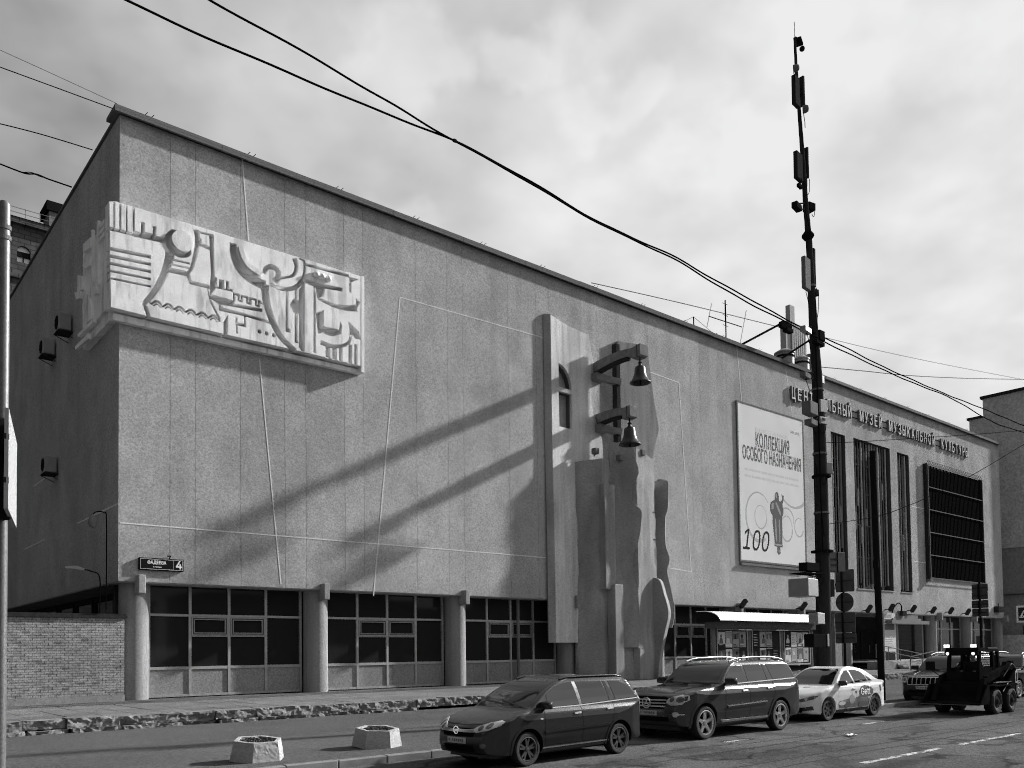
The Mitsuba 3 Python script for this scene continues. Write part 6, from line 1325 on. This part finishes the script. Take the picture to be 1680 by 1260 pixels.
# ================================================================ skid-steer loader with its driver
def loader():
    t = thing('skid_loader', 'black skid-steer loader driving up the road with its cab lights lit', 'loader')
    ox, oy = 17.15, -23.4                       # nose towards -x, middle of the machine
    A = lambda m: move(m, ox, oy, 0)
    LS = 0.93
    A = lambda m: move(tm(m.vertices * LS, m.faces), ox + 1.05 * (1 - LS), oy - 0.94 * (1 - LS), 0)
    put = lambda n, m, mt, p=None, **k: obj(n, A(m), mt, p or t, **k)
    B = 'loader_black'
    diffuse('loader_black', mikit.proc(lambda p, n, uv: grey(0.012 * (0.7 + 0.6 * noise(p.x * 6, p.y * 6, p.z * 6)))))
    put('chassis', join([cbox(0.55, 3.1, -0.62, 0.62, 0.32, 1.05, 0.05), hull([[2.3, -0.6, 0.8], [2.3, 0.6, 0.8], [3.25, -0.58, 0.6], [3.25, 0.58, 0.6], [3.2, -0.55, 1.42], [3.2, 0.55, 1.42], [2.3, -0.55, 1.5], [2.3, 0.55, 1.5], [3.25, -0.55, 1.0], [3.25, 0.55, 1.0]])]), B)
    # cab: four pillars, roof, rear grille
    for sy in (-1, 1):
        put('pillar', obox([0.78, sy * 0.48, 0.95], [0.92, sy * 0.46, 2.06], 0.09, 0.12, (1, 0, 0)), B)
        put('pillar', obox([1.95, sy * 0.48, 1.0], [1.95, sy * 0.46, 2.06], 0.10, 0.12, (1, 0, 0)), B)
        sd = put('side_guard', join([obox([0.85, sy * 0.49, 1.25], [1.95, sy * 0.49, 1.25], 0.04, 0.5)] + [obox([1.98 + i * 0.085, sy * 0.47, 1.30 + i * 0.02], [1.98 + i * 0.085, sy * 0.46, 2.02 - i * 0.05], 0.03, 0.03, (1, 0, 0)) for i in range(8)]), B)
    put('roof', hull([[0.70, -0.53, 2.04], [0.70, 0.53, 2.04], [2.5, -0.5, 2.02], [2.5, 0.5, 2.02], [0.74, -0.5, 2.16], [0.74, 0.5, 2.16], [2.35, -0.46, 2.16], [2.35, 0.46, 2.16]]), B)
    put('roof_edge', obox([1.5, -0.51, 2.15], [2.4, -0.47, 2.14], 0.02, 0.03), 'steel_grey')
    put('rear_frame', join([obox([2.45, sy * 0.46, 1.45], [2.40, sy * 0.46, 2.04], 0.08, 0.1, (1, 0, 0)) for sy in (-1, 1)] + [box(2.4, 2.43, -0.45, 0.45, 1.5 + 0.075 * i, 1.53 + 0.075 * i) for i in range(7)]), B)
    put('front_panel', box(0.72, 0.80, -0.46, 0.46, 0.9, 1.38), B)
    put('front_header', box(0.66, 0.76, -0.52, 0.52, 1.92, 2.05), B)
    for sy in (-1, 1):
        w = put('work_light', cbox(0.60, 0.74, sy * 0.42 - 0.10, sy * 0.42 + 0.10, 2.165, 2.28, 0.02), B)
        put('lens', box(0.588, 0.599, sy * 0.42 - 0.09, sy * 0.42 + 0.09, 2.175, 2.27), 'lamp_on', w)
        r = put('round_light', move(lathe([(0, 0), (0.065, 0), (0.07, 0.05), (0, 0.06)], 18, 'x'), 0.60, sy * 0.40, 1.97), 'plastic_black')
        put('lens', move(lathe([(0, 0), (0.05, 0), (0.05, 0.006), (0, 0.006)], 18, 'x'), 0.592, sy * 0.40, 1.97), 'lamp_on', r)
    # lift arms with hydraulic rams, along both sides, to the bucket
    for sy in (-1, 1):
        a = put('lift_arm', hull([[2.95, sy * 0.76, 1.62], [2.95, sy * 0.62, 1.62], [3.15, sy * 0.76, 1.35], [3.15, sy * 0.62, 1.35], [2.4, sy * 0.76, 1.68], [2.4, sy * 0.62, 1.68], [2.2, sy * 0.76, 1.45], [2.2, sy * 0.62, 1.45]]), B)
        put('arm_beam', obox([2.6, sy * 0.69, 1.5], [0.75, sy * 0.69, 1.12], 0.13, 0.24), B, a)
        put('arm_drop', hull([[0.85, sy * 0.62, 1.22], [0.85, sy * 0.76, 1.22], [0.55, sy * 0.62, 1.15], [0.55, sy * 0.76, 1.15], [0.05, sy * 0.62, 0.45], [0.05, sy * 0.76, 0.45], [0.25, sy * 0.62, 0.4], [0.25, sy * 0.76, 0.4]]), B, a)
        put('rear_tower', hull([[2.7, sy * 0.60, 0.95], [2.7, sy * 0.72, 0.95], [3.2, sy * 0.60, 0.95], [3.2, sy * 0.72, 0.95], [2.85, sy * 0.60, 1.7], [2.85, sy * 0.72, 1.7], [3.1, sy * 0.60, 1.7], [3.1, sy * 0.72, 1.7]]), B, a)
        r = put('ram', cyl([2.95, sy * 0.80, 1.42], [2.3, sy * 0.80, 0.98], 0.05, n=12), B, smooth=50)
        put('rod', cyl([2.3, sy * 0.80, 0.98], [1.85, sy * 0.80, 0.70], 0.03, n=12), 'chrome', r, smooth=50)
        put('hose', tube(spline([(2.9, sy * 0.82, 1.5), (2.5, sy * 0.86, 1.6), (2.2, sy * 0.84, 1.4), (1.9, sy * 0.82, 1.2)], 6), 0.02, 6), 'rubber', r)
        put('step_plate', box(1.2, 2.5, sy * 0.80 - 0.05, sy * 0.80 + 0.05, 1.0, 1.03), 'steel_grey')
    # bucket low in front
    BZ = 0.24
    bp = [(-0.75, 0.12), (0.15, 0.12), (0.28, 0.30), (0.30, 0.72), (0.22, 0.74), (0.20, 0.34), (0.10, 0.20), (-0.75, 0.15)]
    bk = put('bucket', fprism(sg.Polygon([(a * 0.75 + 0.25, b + BZ) for a, b in bp]).buffer(0), -0.90, 0.90), B)
    for sy in (-1, 1): put('cheek', fprism(sg.Polygon([(a * 0.75 + 0.25, b + BZ) for a, b in ((-0.72, 0.12), (0.15, 0.12), (0.28, 0.3), (0.3, 0.74), (0.1, 0.72), (-0.5, 0.3))]), sy * 0.90 - 0.02, sy * 0.90 + 0.02), B, bk)
    put('cutting_edge', box(-0.36, -0.20, -0.92, 0.92, 0.10 + BZ, 0.118 + BZ), 'steel_grey', bk)
    for wx in (1.05, 2.30):
        for sy in (-1, 1):
            w = numbered(t + '__wheel'); r, h = 0.42, 0.16
            prof = [(0.22, -h * 0.8), (0.33, -h), (0.40, -h * 0.85), (r, -h * 0.5), (r, h * 0.5), (0.40, h * 0.85), (0.33, h), (0.22, h * 0.8), (0.22, -h * 0.8)]
            scene[w] = mikit.ply(A(move(lathe(prof, 36, 'y'), wx, sy * 0.78, r)), 'rubber', smooth=40); labels[w] = {}
            put('hub', move(tm(lathe([(0, 0), (0.22, 0.0), (0.20, 0.10), (0.09, 0.12), (0.08, 0.16), (0, 0.17)], 24, 'y').vertices * [1, -sy * -1 if sy > 0 else 1, 1], lathe([(0, 0), (0.22, 0.0), (0.20, 0.10), (0.09, 0.12), (0.08, 0.16), (0, 0.17)], 24, 'y').faces), wx, sy * 0.80, r), 'steel_dark', w, smooth=40)
            put('tread', join([move(tm(rotz(box(-0.02, 0.02, -h * 0.8, h * 0.8, 0.405, 0.435), 0).vertices @ np.array([[math.cos(q), 0, -math.sin(q)], [0, 1, 0], [math.sin(q), 0, math.cos(q)]]), box(0, 1, 0, 1, 0, 1).faces), wx, sy * 0.78, r) for q in np.linspace(0, 2 * math.pi, 19)[:-1]]), 'rubber', w)
    put('mudguard', box(0.75, 2.75, -0.98, -0.60, 0.90, 0.93), B)
    put('number_panel', box(3.0, 3.18, -0.80, -0.785, 0.95, 1.35), 'plate_white'); put('panel_mark', join([box(3.05, 3.13, -0.806, -0.80, 1.0, 1.3)]), 'print_black')
    put('mirror', join([box(0.35, 0.38, 0.72, 1.02, 1.42, 1.72), cyl([0.38, 0.86, 1.45], [0.55, 0.6, 1.2], 0.015, n=6)]), B)
    put('control_lever', cyl([1.0, 0.2, 1.1], [0.95, 0.2, 1.4], 0.02, n=8), 'plastic_black'); put('seat', join([cbox(1.35, 1.8, -0.25, 0.25, 1.0, 1.12, 0.03), cbox(1.72, 1.85, -0.25, 0.25, 1.1, 1.6, 0.03)]), 'rubber')
    return ox + 1.05 * (1 - LS), oy - 0.94 * (1 - LS)
scene['lamp_on'] = {'type': 'twosided', 'nested': {'type': 'diffuse', 'reflectance': rgb(0.85)}}
ox, oy = loader()
LENS = [k for k in scene if k.endswith('__lens') and 'skid_loader' in k]
for k in LENS: scene[k]['emitter'] = {'type': 'area', 'radiance': rgb(0.6)}
# the driver, seated, dark clothes, looking ahead to -x
def person(ox, oy):
    J = {'pelvis': (1.62, 0, 1.20, .15), 'belly': (1.63, 0, 1.35, .14), 'chest': (1.64, 0, 1.55, .16), 'neck0': (1.63, 0, 1.70, .075), 'neck': (1.60, 0, 1.76, .058), 'hipL': (1.6, -.10, 1.20, .10), 'hipR': (1.6, .10, 1.20, .10), 'kneeL': (1.18, -.14, 1.24, .07), 'kneeR': (1.18, .14, 1.24, .07), 'ankL': (1.02, -.14, .92, .05), 'ankR': (1.02, .14, .92, .05), 'toeL': (.85, -.15, .90, .035), 'toeR': (.85, .15, .90, .035),
         'shL': (1.64, -.19, 1.63, .065), 'shR': (1.64, .19, 1.63, .065), 'elL': (1.52, -.26, 1.38, .048), 'elR': (1.52, .26, 1.38, .048), 'wrL': (1.22, -.21, 1.38, .034), 'wrR': (1.22, .21, 1.38, .034)}
    bones = [('pelvis', 'belly'), ('belly', 'chest'), ('chest', 'neck0'), ('neck0', 'neck'), ('pelvis', 'hipL'), ('pelvis', 'hipR'), ('hipL', 'kneeL'), ('hipR', 'kneeR'), ('kneeL', 'ankL'), ('kneeR', 'ankR'), ('ankL', 'toeL'), ('ankR', 'toeR'), ('chest', 'shL'), ('chest', 'shR'), ('shL', 'elL'), ('shR', 'elR'), ('elL', 'wrL'), ('elR', 'wrR')]
    def bone(a, b, ra, rb):
        P = []
        for c, r in ((a, ra), (b, rb)): P.append(np.asarray(c) + trimesh.creation.icosphere(2).vertices * r)
        return m3.Manifold.hull_points(np.vstack(P))
    M = m3.Manifold()
    for a, b in bones: M = M + bone(J[a][:3], J[b][:3], J[a][3], J[b][3])
    for s in (-1, 1):                       # hands: palm, four unequal fingers curled on the levers, thumb from the side
        w = np.array([1.22, s * .21, 1.38]); k = w + [-.07, -s * .01, -.005]
        M = M + bone(w, k, .030, .030)
        for i, (dy, l) in enumerate(((-.027, .030), (-.009, .034), (.009, .032), (.027, .025))):
            f0 = k + [-.015, dy, .008]; f1 = f0 + [-l, 0, -.006]; f2 = f1 + [-.008, 0, -l * .8]; f3 = f2 + [.016, 0, -l * .5]
            for a, b in ((f0, f1), (f1, f2), (f2, f3)): M = M + bone(a, b, .0088, .0082)
        t0 = w + [-.03, -s * .03, 0]; t1 = t0 + [-.03, -s * .018, -.012]; t2 = t1 + [-.025, s * .004, -.016]
        M = M + bone(t0, t1, .011, .0095) + bone(t1, t2, .0095, .009)
    # head: skull, jaw, nose, brow, ears
    h = np.array([1.585, 0, 1.88])
    M = M + bone(h + [.015, 0, .02], h + [-.01, 0, .0], .085, .078) + bone(h + [-.03, 0, -.045], h + [-.045, 0, -.075], .055, .04) + bone(h + [-.085, 0, .0], h + [-.102, 0, -.028], .010, .014) + bone([1.60, 0, 1.76], h + [0, 0, -.05], .056, .055)
    for s in (-1, 1): M = M + bone(h + [.01, s * .078, .015], h + [.012, s * .084, -.025], .014, .010) + bone(h + [-.072, s * .03, .028], h + [-.078, s * .012, .028], .012, .012)
    for s in (-1, 1): M = M - bone(h + [-.088, s * .031, .012], h + [-.088, s * .030, .011], .010, .010)
    M = M - bone(h + [-.092, -.018, -.062], h + [-.092, .018, -.062], .005, .005)
    m = fm(M.refine_to_length(0.02)); m = trimesh.Trimesh(m.vertices, m.faces, process=True); trimesh.smoothing.filter_taubin(m, iterations=6)
    k = thing('person', 'driver in dark clothes seated in the loader cab with hands on the levers', 'person')
    scene[k] = mikit.ply(tm(np.array(m.vertices) * 0.93 + [ox, oy, 0], m.faces), 'driver_skin', smooth=50)
    hc = m3.Manifold.hull_points(np.vstack([h + [.022, 0, .03] + trimesh.creation.icosphere(2).vertices * [.088, .086, .085], h + [.045, 0, -.02] + trimesh.creation.icosphere(2).vertices * [.06, .075, .06]]))
    obj('cap', tm(fm(hc.refine_to_length(.03)).vertices * 0.93 + [ox, oy, 0], fm(hc.refine_to_length(.03)).faces), 'driver_cloth', k, smooth=50)
    tor = M.trim_by_plane((0, 0, 1), 0.9)
    def jacket():
        N = m3.Manifold()
        for a, b in bones:
            if a in ('pelvis', 'belly', 'chest', 'shL', 'shR', 'elL', 'elR') and b not in ('neck0',): N = N + bone(J[a][:3], J[b][:3], J[a][3] + .012, J[b][3] + .010)
        q = fm(N.refine_to_length(.03)); q = trimesh.Trimesh(q.vertices, q.faces, process=True); trimesh.smoothing.filter_taubin(q, iterations=5); return tm(np.array(q.vertices) * 0.93 + [ox, oy, 0], q.faces)
    obj('jacket', jacket(), 'driver_cloth', k, smooth=50)
    N = m3.Manifold()
    for a, b in bones:
        if b in ('kneeL', 'kneeR', 'ankL', 'ankR'): N = N + bone(J[a][:3], J[b][:3], J[a][3] + .008, J[b][3] + .008)
    q = fm(N.refine_to_length(.03)); obj('trousers', tm(q.vertices * 0.93 + [ox, oy, 0], q.faces), 'driver_cloth', k, smooth=50)
diffuse('driver_skin', 0.25); diffuse('driver_cloth', mikit.proc(lambda p, n, uv: grey(0.03 * (0.7 + 0.6 * noise(p.x * 20, p.y * 20, p.z * 20)))))
person(ox, oy)

# ================================================================ the communications mast
MY = -19.5
def mp(px, py, y=MY): return onY(px, py, y)
ms = thing('communications_mast', 'tall dark tapering steel mast hung with antennas, dishes and equipment boxes', 'mast')
axis = [(1351.5, 1112, 0.245), (1350, 940, 0.235), (1347, 800, 0.225), (1344, 700, 0.20), (1340, 610, 0.165), (1336, 560, 0.155), (1332.5, 500, 0.13), (1327.5, 400, 0.105), (1321.5, 330, 0.085), (1316, 245, 0.070), (1311, 180, 0.06), (1306, 110, 0.05), (1304, 62, 0.042)]
P = [mp(a, b) for a, b, r in axis]; P[0][2] = 0.05
obj('shaft', tube(P, [r for a, b, r in axis], 20), 'steel_dark', ms, smooth=50)
for py in (842, 745, 690, 640, 470):
    t = np.interp(py, [b for a, b, r in axis][::-1], [a for a, b, r in axis][::-1]); r = np.interp(py, [b for a, b, r in axis][::-1], [r for a, b, r in axis][::-1]); q = mp(t, py)
    obj('flange', move(lathe([(0, -0.03), (r + 0.03, -0.03), (r + 0.03, 0.03), (0, 0.03)], 20), q[0], MY, q[2]), 'steel_grey', ms)
def mbox(name, x0, x1, y0, y1, dy0, dy1, mt, rot=0.0, b=0.015):
    """A box on the mast: its front face seen at these pixels; dy0..dy1 before or behind the mast's axis."""
    a, c = mp(x0, y0, MY + dy0), mp(x1, y1, MY + dy0)
    m = cbox(min(a[0], c[0]), max(a[0], c[0]), MY + dy0, MY + dy1, min(a[2], c[2]), max(a[2], c[2]), b)
    k = obj(name, rotz(m, math.radians(rot), ((a[0] + c[0]) / 2, MY + dy0)), mt, ms)
    ctr = np.array([(a[0] + c[0]) / 2, MY + (dy0 + dy1) / 2, (a[2] + c[2]) / 2])
    py = (y0 + y1) / 2; t = np.interp(py, [b_ for _, b_, _ in axis][::-1], [a_ for a_, _, _ in axis][::-1]); q = mp(t, py)
    obj('bracket', join([obox([ctr[0], ctr[1], ctr[2] + dz], [q[0], MY, q[2] + dz], 0.04, 0.04) for dz in (-0.1, 0.1)]), 'black_metal', k)
    return k
def mdish(px, py, r, dy, mt='steel_grey'):
    q = mp(px, py, MY + dy); m = lathe([(0, 0.0), (r, 0.0), (r, 0.10), (r * 0.7, 0.18), (0, 0.2)], 22, 'y')
    k = obj('dish', rotz(move(m, q[0], q[1], q[2]), math.radians(25), (q[0], q[1])), mt, ms, smooth=40)
    return k
obj('lightning_rod', cyl(mp(1304, 64), mp(1303, 36), 0.012, n=6), 'black_metal', ms)
k = mbox('camera', 1311, 1321, 60, 73, -0.12, 0.1, 'black_metal', 20); mbox('camera_arm', 1304, 1313, 64, 68, -0.03, 0.03, 'black_metal', 0, 0.004)
q = mp(1316, 80); obj('camera_dome', move(trimesh.creation.icosphere(2, 0.09), *q), 'black_metal', ms, smooth=60)
mdish(1301.5, 113, 0.115, -0.12); mdish(1317, 180, 0.125, -0.2)
mbox('antenna_panel', 1303.5, 1314, 121, 176, -0.16, -0.02, 'antenna_shell', 6); mbox('antenna_panel', 1317.5, 1321.5, 123, 173, -0.05, 0.12, 'antenna_shell')
mbox('antenna_panel', 1306.5, 1319, 246, 298, -0.18, -0.04, 'antenna_shell', 6); mbox('antenna_panel', 1324.5, 1328, 240, 292, -0.05, 0.1, 'antenna_shell'); mbox('antenna_stub', 1311, 1317, 299, 309, -0.1, 0.0, 'black_metal')
mbox('equipment_box', 1306, 1318, 329, 346, -0.25, -0.05, 'black_metal', 10); mbox('equipment_box', 1329, 1337.5, 329, 346, -0.1, 0.2, 'black_metal', -10)
q = mp(1325.5, 387); obj('collar', move(lathe([(0, -0.16), (0.12, -0.14), (0.2, -0.03), (0.2, 0.03), (0.12, 0.14), (0, 0.16)], 20), *q), 'black_metal', ms, smooth=30)
mbox('antenna_panel', 1319.5, 1332, 419, 477, -0.24, -0.1, 'antenna_pale', 6); mbox('antenna_panel', 1335, 1339.5, 406, 470, -0.05, 0.12, 'steel_dark'); mbox('cable_box', 1335, 1343, 471, 486, -0.1, 0.1, 'black_metal')
mbox('equipment_box', 1320, 1334, 533, 548, -0.36, -0.16, 'box_light', 8); mbox('equipment_box', 1345, 1354, 540, 560, -0.2, 0.1, 'black_metal'); mbox('equipment_box', 1340, 1350, 556, 566, -0.28, -0.1, 'black_metal')
mbox('equipment_box', 1320, 1332, 609, 622, -0.3, -0.1, 'steel_grey', 8); mbox('equipment_box', 1348.5, 1353, 615, 630, -0.1, 0.2, 'box_light')
mbox('equipment_box', 1328, 1344, 656, 682, -0.5, -0.2, 'steel_grey', 6); mbox('equipment_box', 1347, 1357, 654, 678, -0.2, 0.2, 'box_light', -8); mbox('equipment_box', 1330, 1343, 686, 699, -0.45, -0.2, 'steel_grey', 6); mbox('equipment_box', 1347, 1357, 682, 697, -0.2, 0.2, 'box_light', -8)
mbox('equipment_box', 1354, 1364.5, 757, 778, -0.15, 0.25, 'box_light', -20)
q = mp(1347.5, 781); obj('ring_platform', move(lathe([(0.2, -0.05), (0.31, -0.05), (0.31, 0.02), (0.2, 0.02), (0.2, -0.05)], 22), *q), 'black_metal', ms)
q = mp(1349, 905); obj('ring_platform', move(lathe([(0.2, -0.03), (0.36, -0.03), (0.36, 0.03), (0.2, 0.03), (0.2, -0.03)], 22), *q), 'black_metal', ms)
mbox('cabinet', 1363, 1384, 904, 938, 0.1, 0.55, 'steel_grey', -12); mbox('cabinet_brace', 1374, 1376, 904, 940, 0.05, 0.09, 'black_metal')
mbox('radio_unit', 1324, 1345, 922, 938, -0.5, -0.2, 'black_metal'); mbox('shelf', 1322, 1356, 939, 942, -0.5, 0.1, 'black_metal')
mbox('cabinet', 1323, 1346, 948, 979, -0.85, -0.2, 'box_light', 8, 0.02); mbox('equipment_box', 1363, 1370, 950, 979, -0.1, 0.2, 'black_metal')
mbox('meter_box', 1339.5, 1356, 1005, 1024, -0.55, -0.24, 'box_light', 8); mbox('meter_box', 1335, 1359, 1040, 1062, -0.6, -0.25, 'black_metal')
q = mp(1359, 1050, MY - 0.62); obj('notice', box(q[0] - 0.04, q[0] + 0.06, MY - 0.62, MY - 0.615, q[2] - 0.2, q[2] + 0.2), 'box_light', ms)
random.seed(66)
def hang(p0, p1, sag, r=0.012):
    a, b = np.array(p0), np.array(p1); t = np.linspace(0, 1, 10)[:, None]; v = a + (b - a) * t; v[:, 2] -= sag * 4 * (t * (1 - t))[:, 0]; v[:, 0] += sag * 0.3 * np.sin(t[:, 0] * 5); obj('cable', tube(v, r, 5), 'cable_black', ms)
for a, b, s in (((1302, 118), (1304, 130), 0.15), ((1313, 182), (1317, 240), 0.0), ((1318, 185), (1322, 210), 0.1), ((1328, 294), (1321, 318), 0.25), ((1327, 293), (1322, 308), -0.2), ((1321, 345), (1331, 385), 0.05), ((1336, 346), (1333, 352), 0.12), ((1340, 472), (1337, 520), -0.15), ((1343, 475), (1340, 540), 0.1), ((1322, 478), (1330, 505), 0.2), ((1324, 548), (1332, 572), 0.15), ((1322, 622), (1332, 640), 0.2), ((1330, 682), (1340, 690), 0.15), ((1332, 699), (1344, 706), 0.2), ((1355, 697), (1346, 704), 0.2), ((1338, 760), (1340, 785), 0.1), ((1356, 778), (1350, 790), 0.2), ((1330, 938), (1338, 948), 0.2), ((1338, 980), (1344, 1005), 0.15), ((1336, 785), (1338, 905), 0.0), ((1341, 640), (1337, 700), 0.0), ((1346, 820), (1352, 880), 0.0)):
    hang(mp(*a, MY - 0.24), mp(*b, MY - 0.22), s)
hang(mp(1338, 560, MY - 0.17), mp(1350, 905, MY - 0.26), 0.02, 0.02)
for i in range(9):
    py = 800 + i * 30; t = np.interp(py, [b for a, b, r in axis][::-1], [a for a, b, r in axis][::-1]); q = mp(t, py)
    obj('climbing_rung', cyl([q[0] - 0.36, MY, q[2]], [q[0] - 0.2, MY, q[2]], 0.012, n=6), 'black_metal', ms)

# ================================================================ street poles and signs seen from behind
sp_ = thing('sign_post', 'post with square, round and oblong traffic signs seen from behind, beside the mast', 'sign post')
SY = -19.0
p0, p1 = onY(1386, 900, SY), onY(1386, 1060, SY); x = float(p1[0])
obj('post', cyl([x, SY, 0.05], [x, SY, float(p0[2])], 0.04, n=12), 'black_metal', sp_, smooth=50)
def sq(key, X, x0, x1, y0, y1, mt='sign_back', strap=True):      # plates stand across the street: their backs face us
    a, c = onX(x0, y0, X - 0.06), onX(x1, y1, X - 0.06); g = sg.box(c[1], c[2], a[1], a[2]).buffer(-0.04).buffer(0.04)
    k = obj('sign_plate', sprism(g, X - 0.08, X - 0.06), mt, key); obj('rib', box(X - 0.10, X - 0.081, c[1] + 0.03, a[1] - 0.03, (a[2] + c[2]) / 2 - 0.015, (a[2] + c[2]) / 2 + 0.015), 'steel_dark', k)
    return k, a, c
for v in ((1371, 1402, 936, 970), (1370, 1404, 1006, 1037), (1371, 1405, 1039, 1055)):
    k, a, c = sq(sp_, x, *v); obj('strap', box(x - 0.13, x - 0.101, SY - 0.03, SY + 0.03, c[2], a[2]), 'black_metal', k)
q = onX(1386, 988, x - 0.06)
k = obj('round_plate', move(lathe([(0, 0), (0.33, 0), (0.34, 0.01), (0.33, 0.02), (0, 0.02)], 40, 'x'), x - 0.08, q[1], q[2]), 'sign_back', sp_)
obj('rib', box(x - 0.10, x - 0.081, q[1] - 0.31, q[1] + 0.31, q[2] - 0.012, q[2] + 0.012), 'steel_dark', k); obj('strap', box(x - 0.13, x - 0.101, SY - 0.03, SY + 0.03, q[2] - 0.33, q[2] + 0.33), 'black_metal', k)
lpole = thing('lamp_pole', 'plain dark leaning pole without a lamp, in front of the tall windows', 'pole')
LY = -19.3
a, b = onY(1431, 740, LY), onY(1446.5, 1112, LY); b[2] = 0.05
obj('shaft', tube([b, b + (a - b) * 0.5, a], [0.125, 0.115, 0.105], 16), 'black_metal', lpole, smooth=50)
q = onY(1442, 925, LY - 0.13); obj('clamp', cbox(q[0] - 0.02, q[0] + 0.08, LY - 0.1, LY + 0.1, q[2] - 0.15, q[2] + 0.15, 0.01), 'black_metal', lpole)
sp2 = thing('sign_post', 'post with a stack of oblong sign plates under the slatted screen', 'sign post')
S2 = -19.6; a, b = onY(1609, 955, S2), onY(1610, 1060, S2); x2 = float(b[0])
obj('post', cyl([x2, S2, 0.05], [x2, S2, float(a[2])], 0.045, n=12), 'black_metal', sp2, smooth=50)
for v in ((1594.5, 1621, 959, 970), (1594.5, 1621, 971.5, 983), (1594.5, 1622, 985.5, 997), (1595, 1622.5, 999, 1011)):
    k, a, c = sq(sp2, x2, *v); obj('strap', box(x2 - 0.13, x2 - 0.101, S2 - 0.035, S2 + 0.035, c[2], a[2]), 'black_metal', k)

# ================================================================ overhead cables
def wire(lab, pts, y, r, mt='cable_black', twist=0.0, name='overhead_cable', n=6, side=None, flip=0):
    q = np.array([onY(a, b, y if not callable(y) else y(a)) for a, b in pts]); c = spline(q, n)
    if len(c) > 60:
        for _ in range(14): c[1:-1] = 0.25 * c[:-2] + 0.5 * c[1:-1] + 0.25 * c[2:]
    if twist:
        s = np.r_[0, np.cumsum(np.linalg.norm(np.diff(c, axis=0), axis=1))] * 2.6 + flip; c = c + np.stack([0 * s, np.cos(s), np.sin(s)], 1) * twist
    k = thing(name, lab, 'cable', 'overhead cables'); scene[k] = mikit.ply(tube(c, r, 6), mt, smooth=60)
    return k
CYW = -19.6
A_ = [(120, -40), (205, 0), (265, 28), (340, 62), (420, 97), (480, 122), (560, 156), (640, 190), (700, 212), (745, 230)]
B_ = [(270, -44), (345, 0), (420, 43), (480, 75), (540, 108), (600, 147), (650, 174), (700, 205), (745, 231)]
C_ = [(800, 259), (840, 280), (880, 303), (920, 328), (965, 355), (1000, 373), (1050, 396), (1100, 417), (1140, 440), (1180, 464), (1230, 490), (1290, 525), (1340, 548), (1400, 576), (1440, 598), (1490, 620), (1540, 642), (1585, 660), (1615, 671), (1680, 699), (1760, 730)]
D_ = [(800, 261), (840, 283), (880, 306), (920, 331), (965, 357), (1000, 375), (1050, 399), (1100, 421), (1140, 445), (1180, 470), (1240, 504), (1300, 533), (1340, 555), (1400, 584), (1450, 607), (1510, 634), (1560, 651), (1613, 685), (1646, 700), (1680, 709), (1760, 735)]
wire('left one of the two thick black cables from the top edge', A_ + C_, CYW, 0.021, twist=0.008)
wire('right one of the two thick black cables from the top edge', B_ + D_, CYW - 0.03, 0.021, twist=0.008, flip=3.1)
q = onY(746, 231, CYW - 0.05); k = thing('cable_clamp', 'small clamp where the two thick cables join', 'clamp'); scene[k] = mikit.ply(move(cbox(-0.045, 0.045, -0.03, 0.03, -0.03, 0.035, 0.01), *q), 'black_metal')
wire('thin cable above the roof edge running to the first roof lamp', [(970, 464), (1060, 484), (1150, 505), (1280, 537)], -3.0, 0.02)
wire('thin pale cable falling right from the mast below the thick cables', [(1350, 553), (1450, 577), (1560, 600), (1680, 623)], CYW, 0.008, 'cable_grey')
wire('thin dark cable from the mast to the right edge at roof height', [(1345, 602), (1420, 609), (1490, 616), (1580, 620.5), (1680, 622.5)], CYW, 0.012)
wire('thin dark cable crossing the tall windows below the lettering', [(1348, 726), (1394, 725.5), (1486, 720), (1594, 713), (1680, 706)], CYW, 0.012)
wire('thin dark cable rising right across the slatted screen', [(1357, 860), (1440, 847), (1491, 829), (1528, 813), (1594, 780), (1680, 729)], CYW, 0.013)
wire('faint uppermost thin cable at left, ending on the roof corner', [(-30, 68), (0, 82), (90, 123), (192, 170)], 0.2, 0.010, 'cable_grey')
wire('thin cable at left ending just below the roof corner', [(-30, 98), (0, 110), (90, 143), (193, 181)], 0.05, 0.018)
wire('thin cable at left reaching the roof edge of the dark side wall', [(-30, 196), (0, 203), (70, 221), (152, 246)], 4.6, 0.022)
wire('twisted cable at left, lowest of those reaching the dark side wall', [(-30, 258), (0, 269), (40, 284), (60, 286), (80, 294), (118, 307)], 8.4, 0.034)
wire('thin loop of cable beside the lowest twisted cable at left', [(38, 283), (52, 283), (62, 288), (70, 291)], 8.35, 0.02)
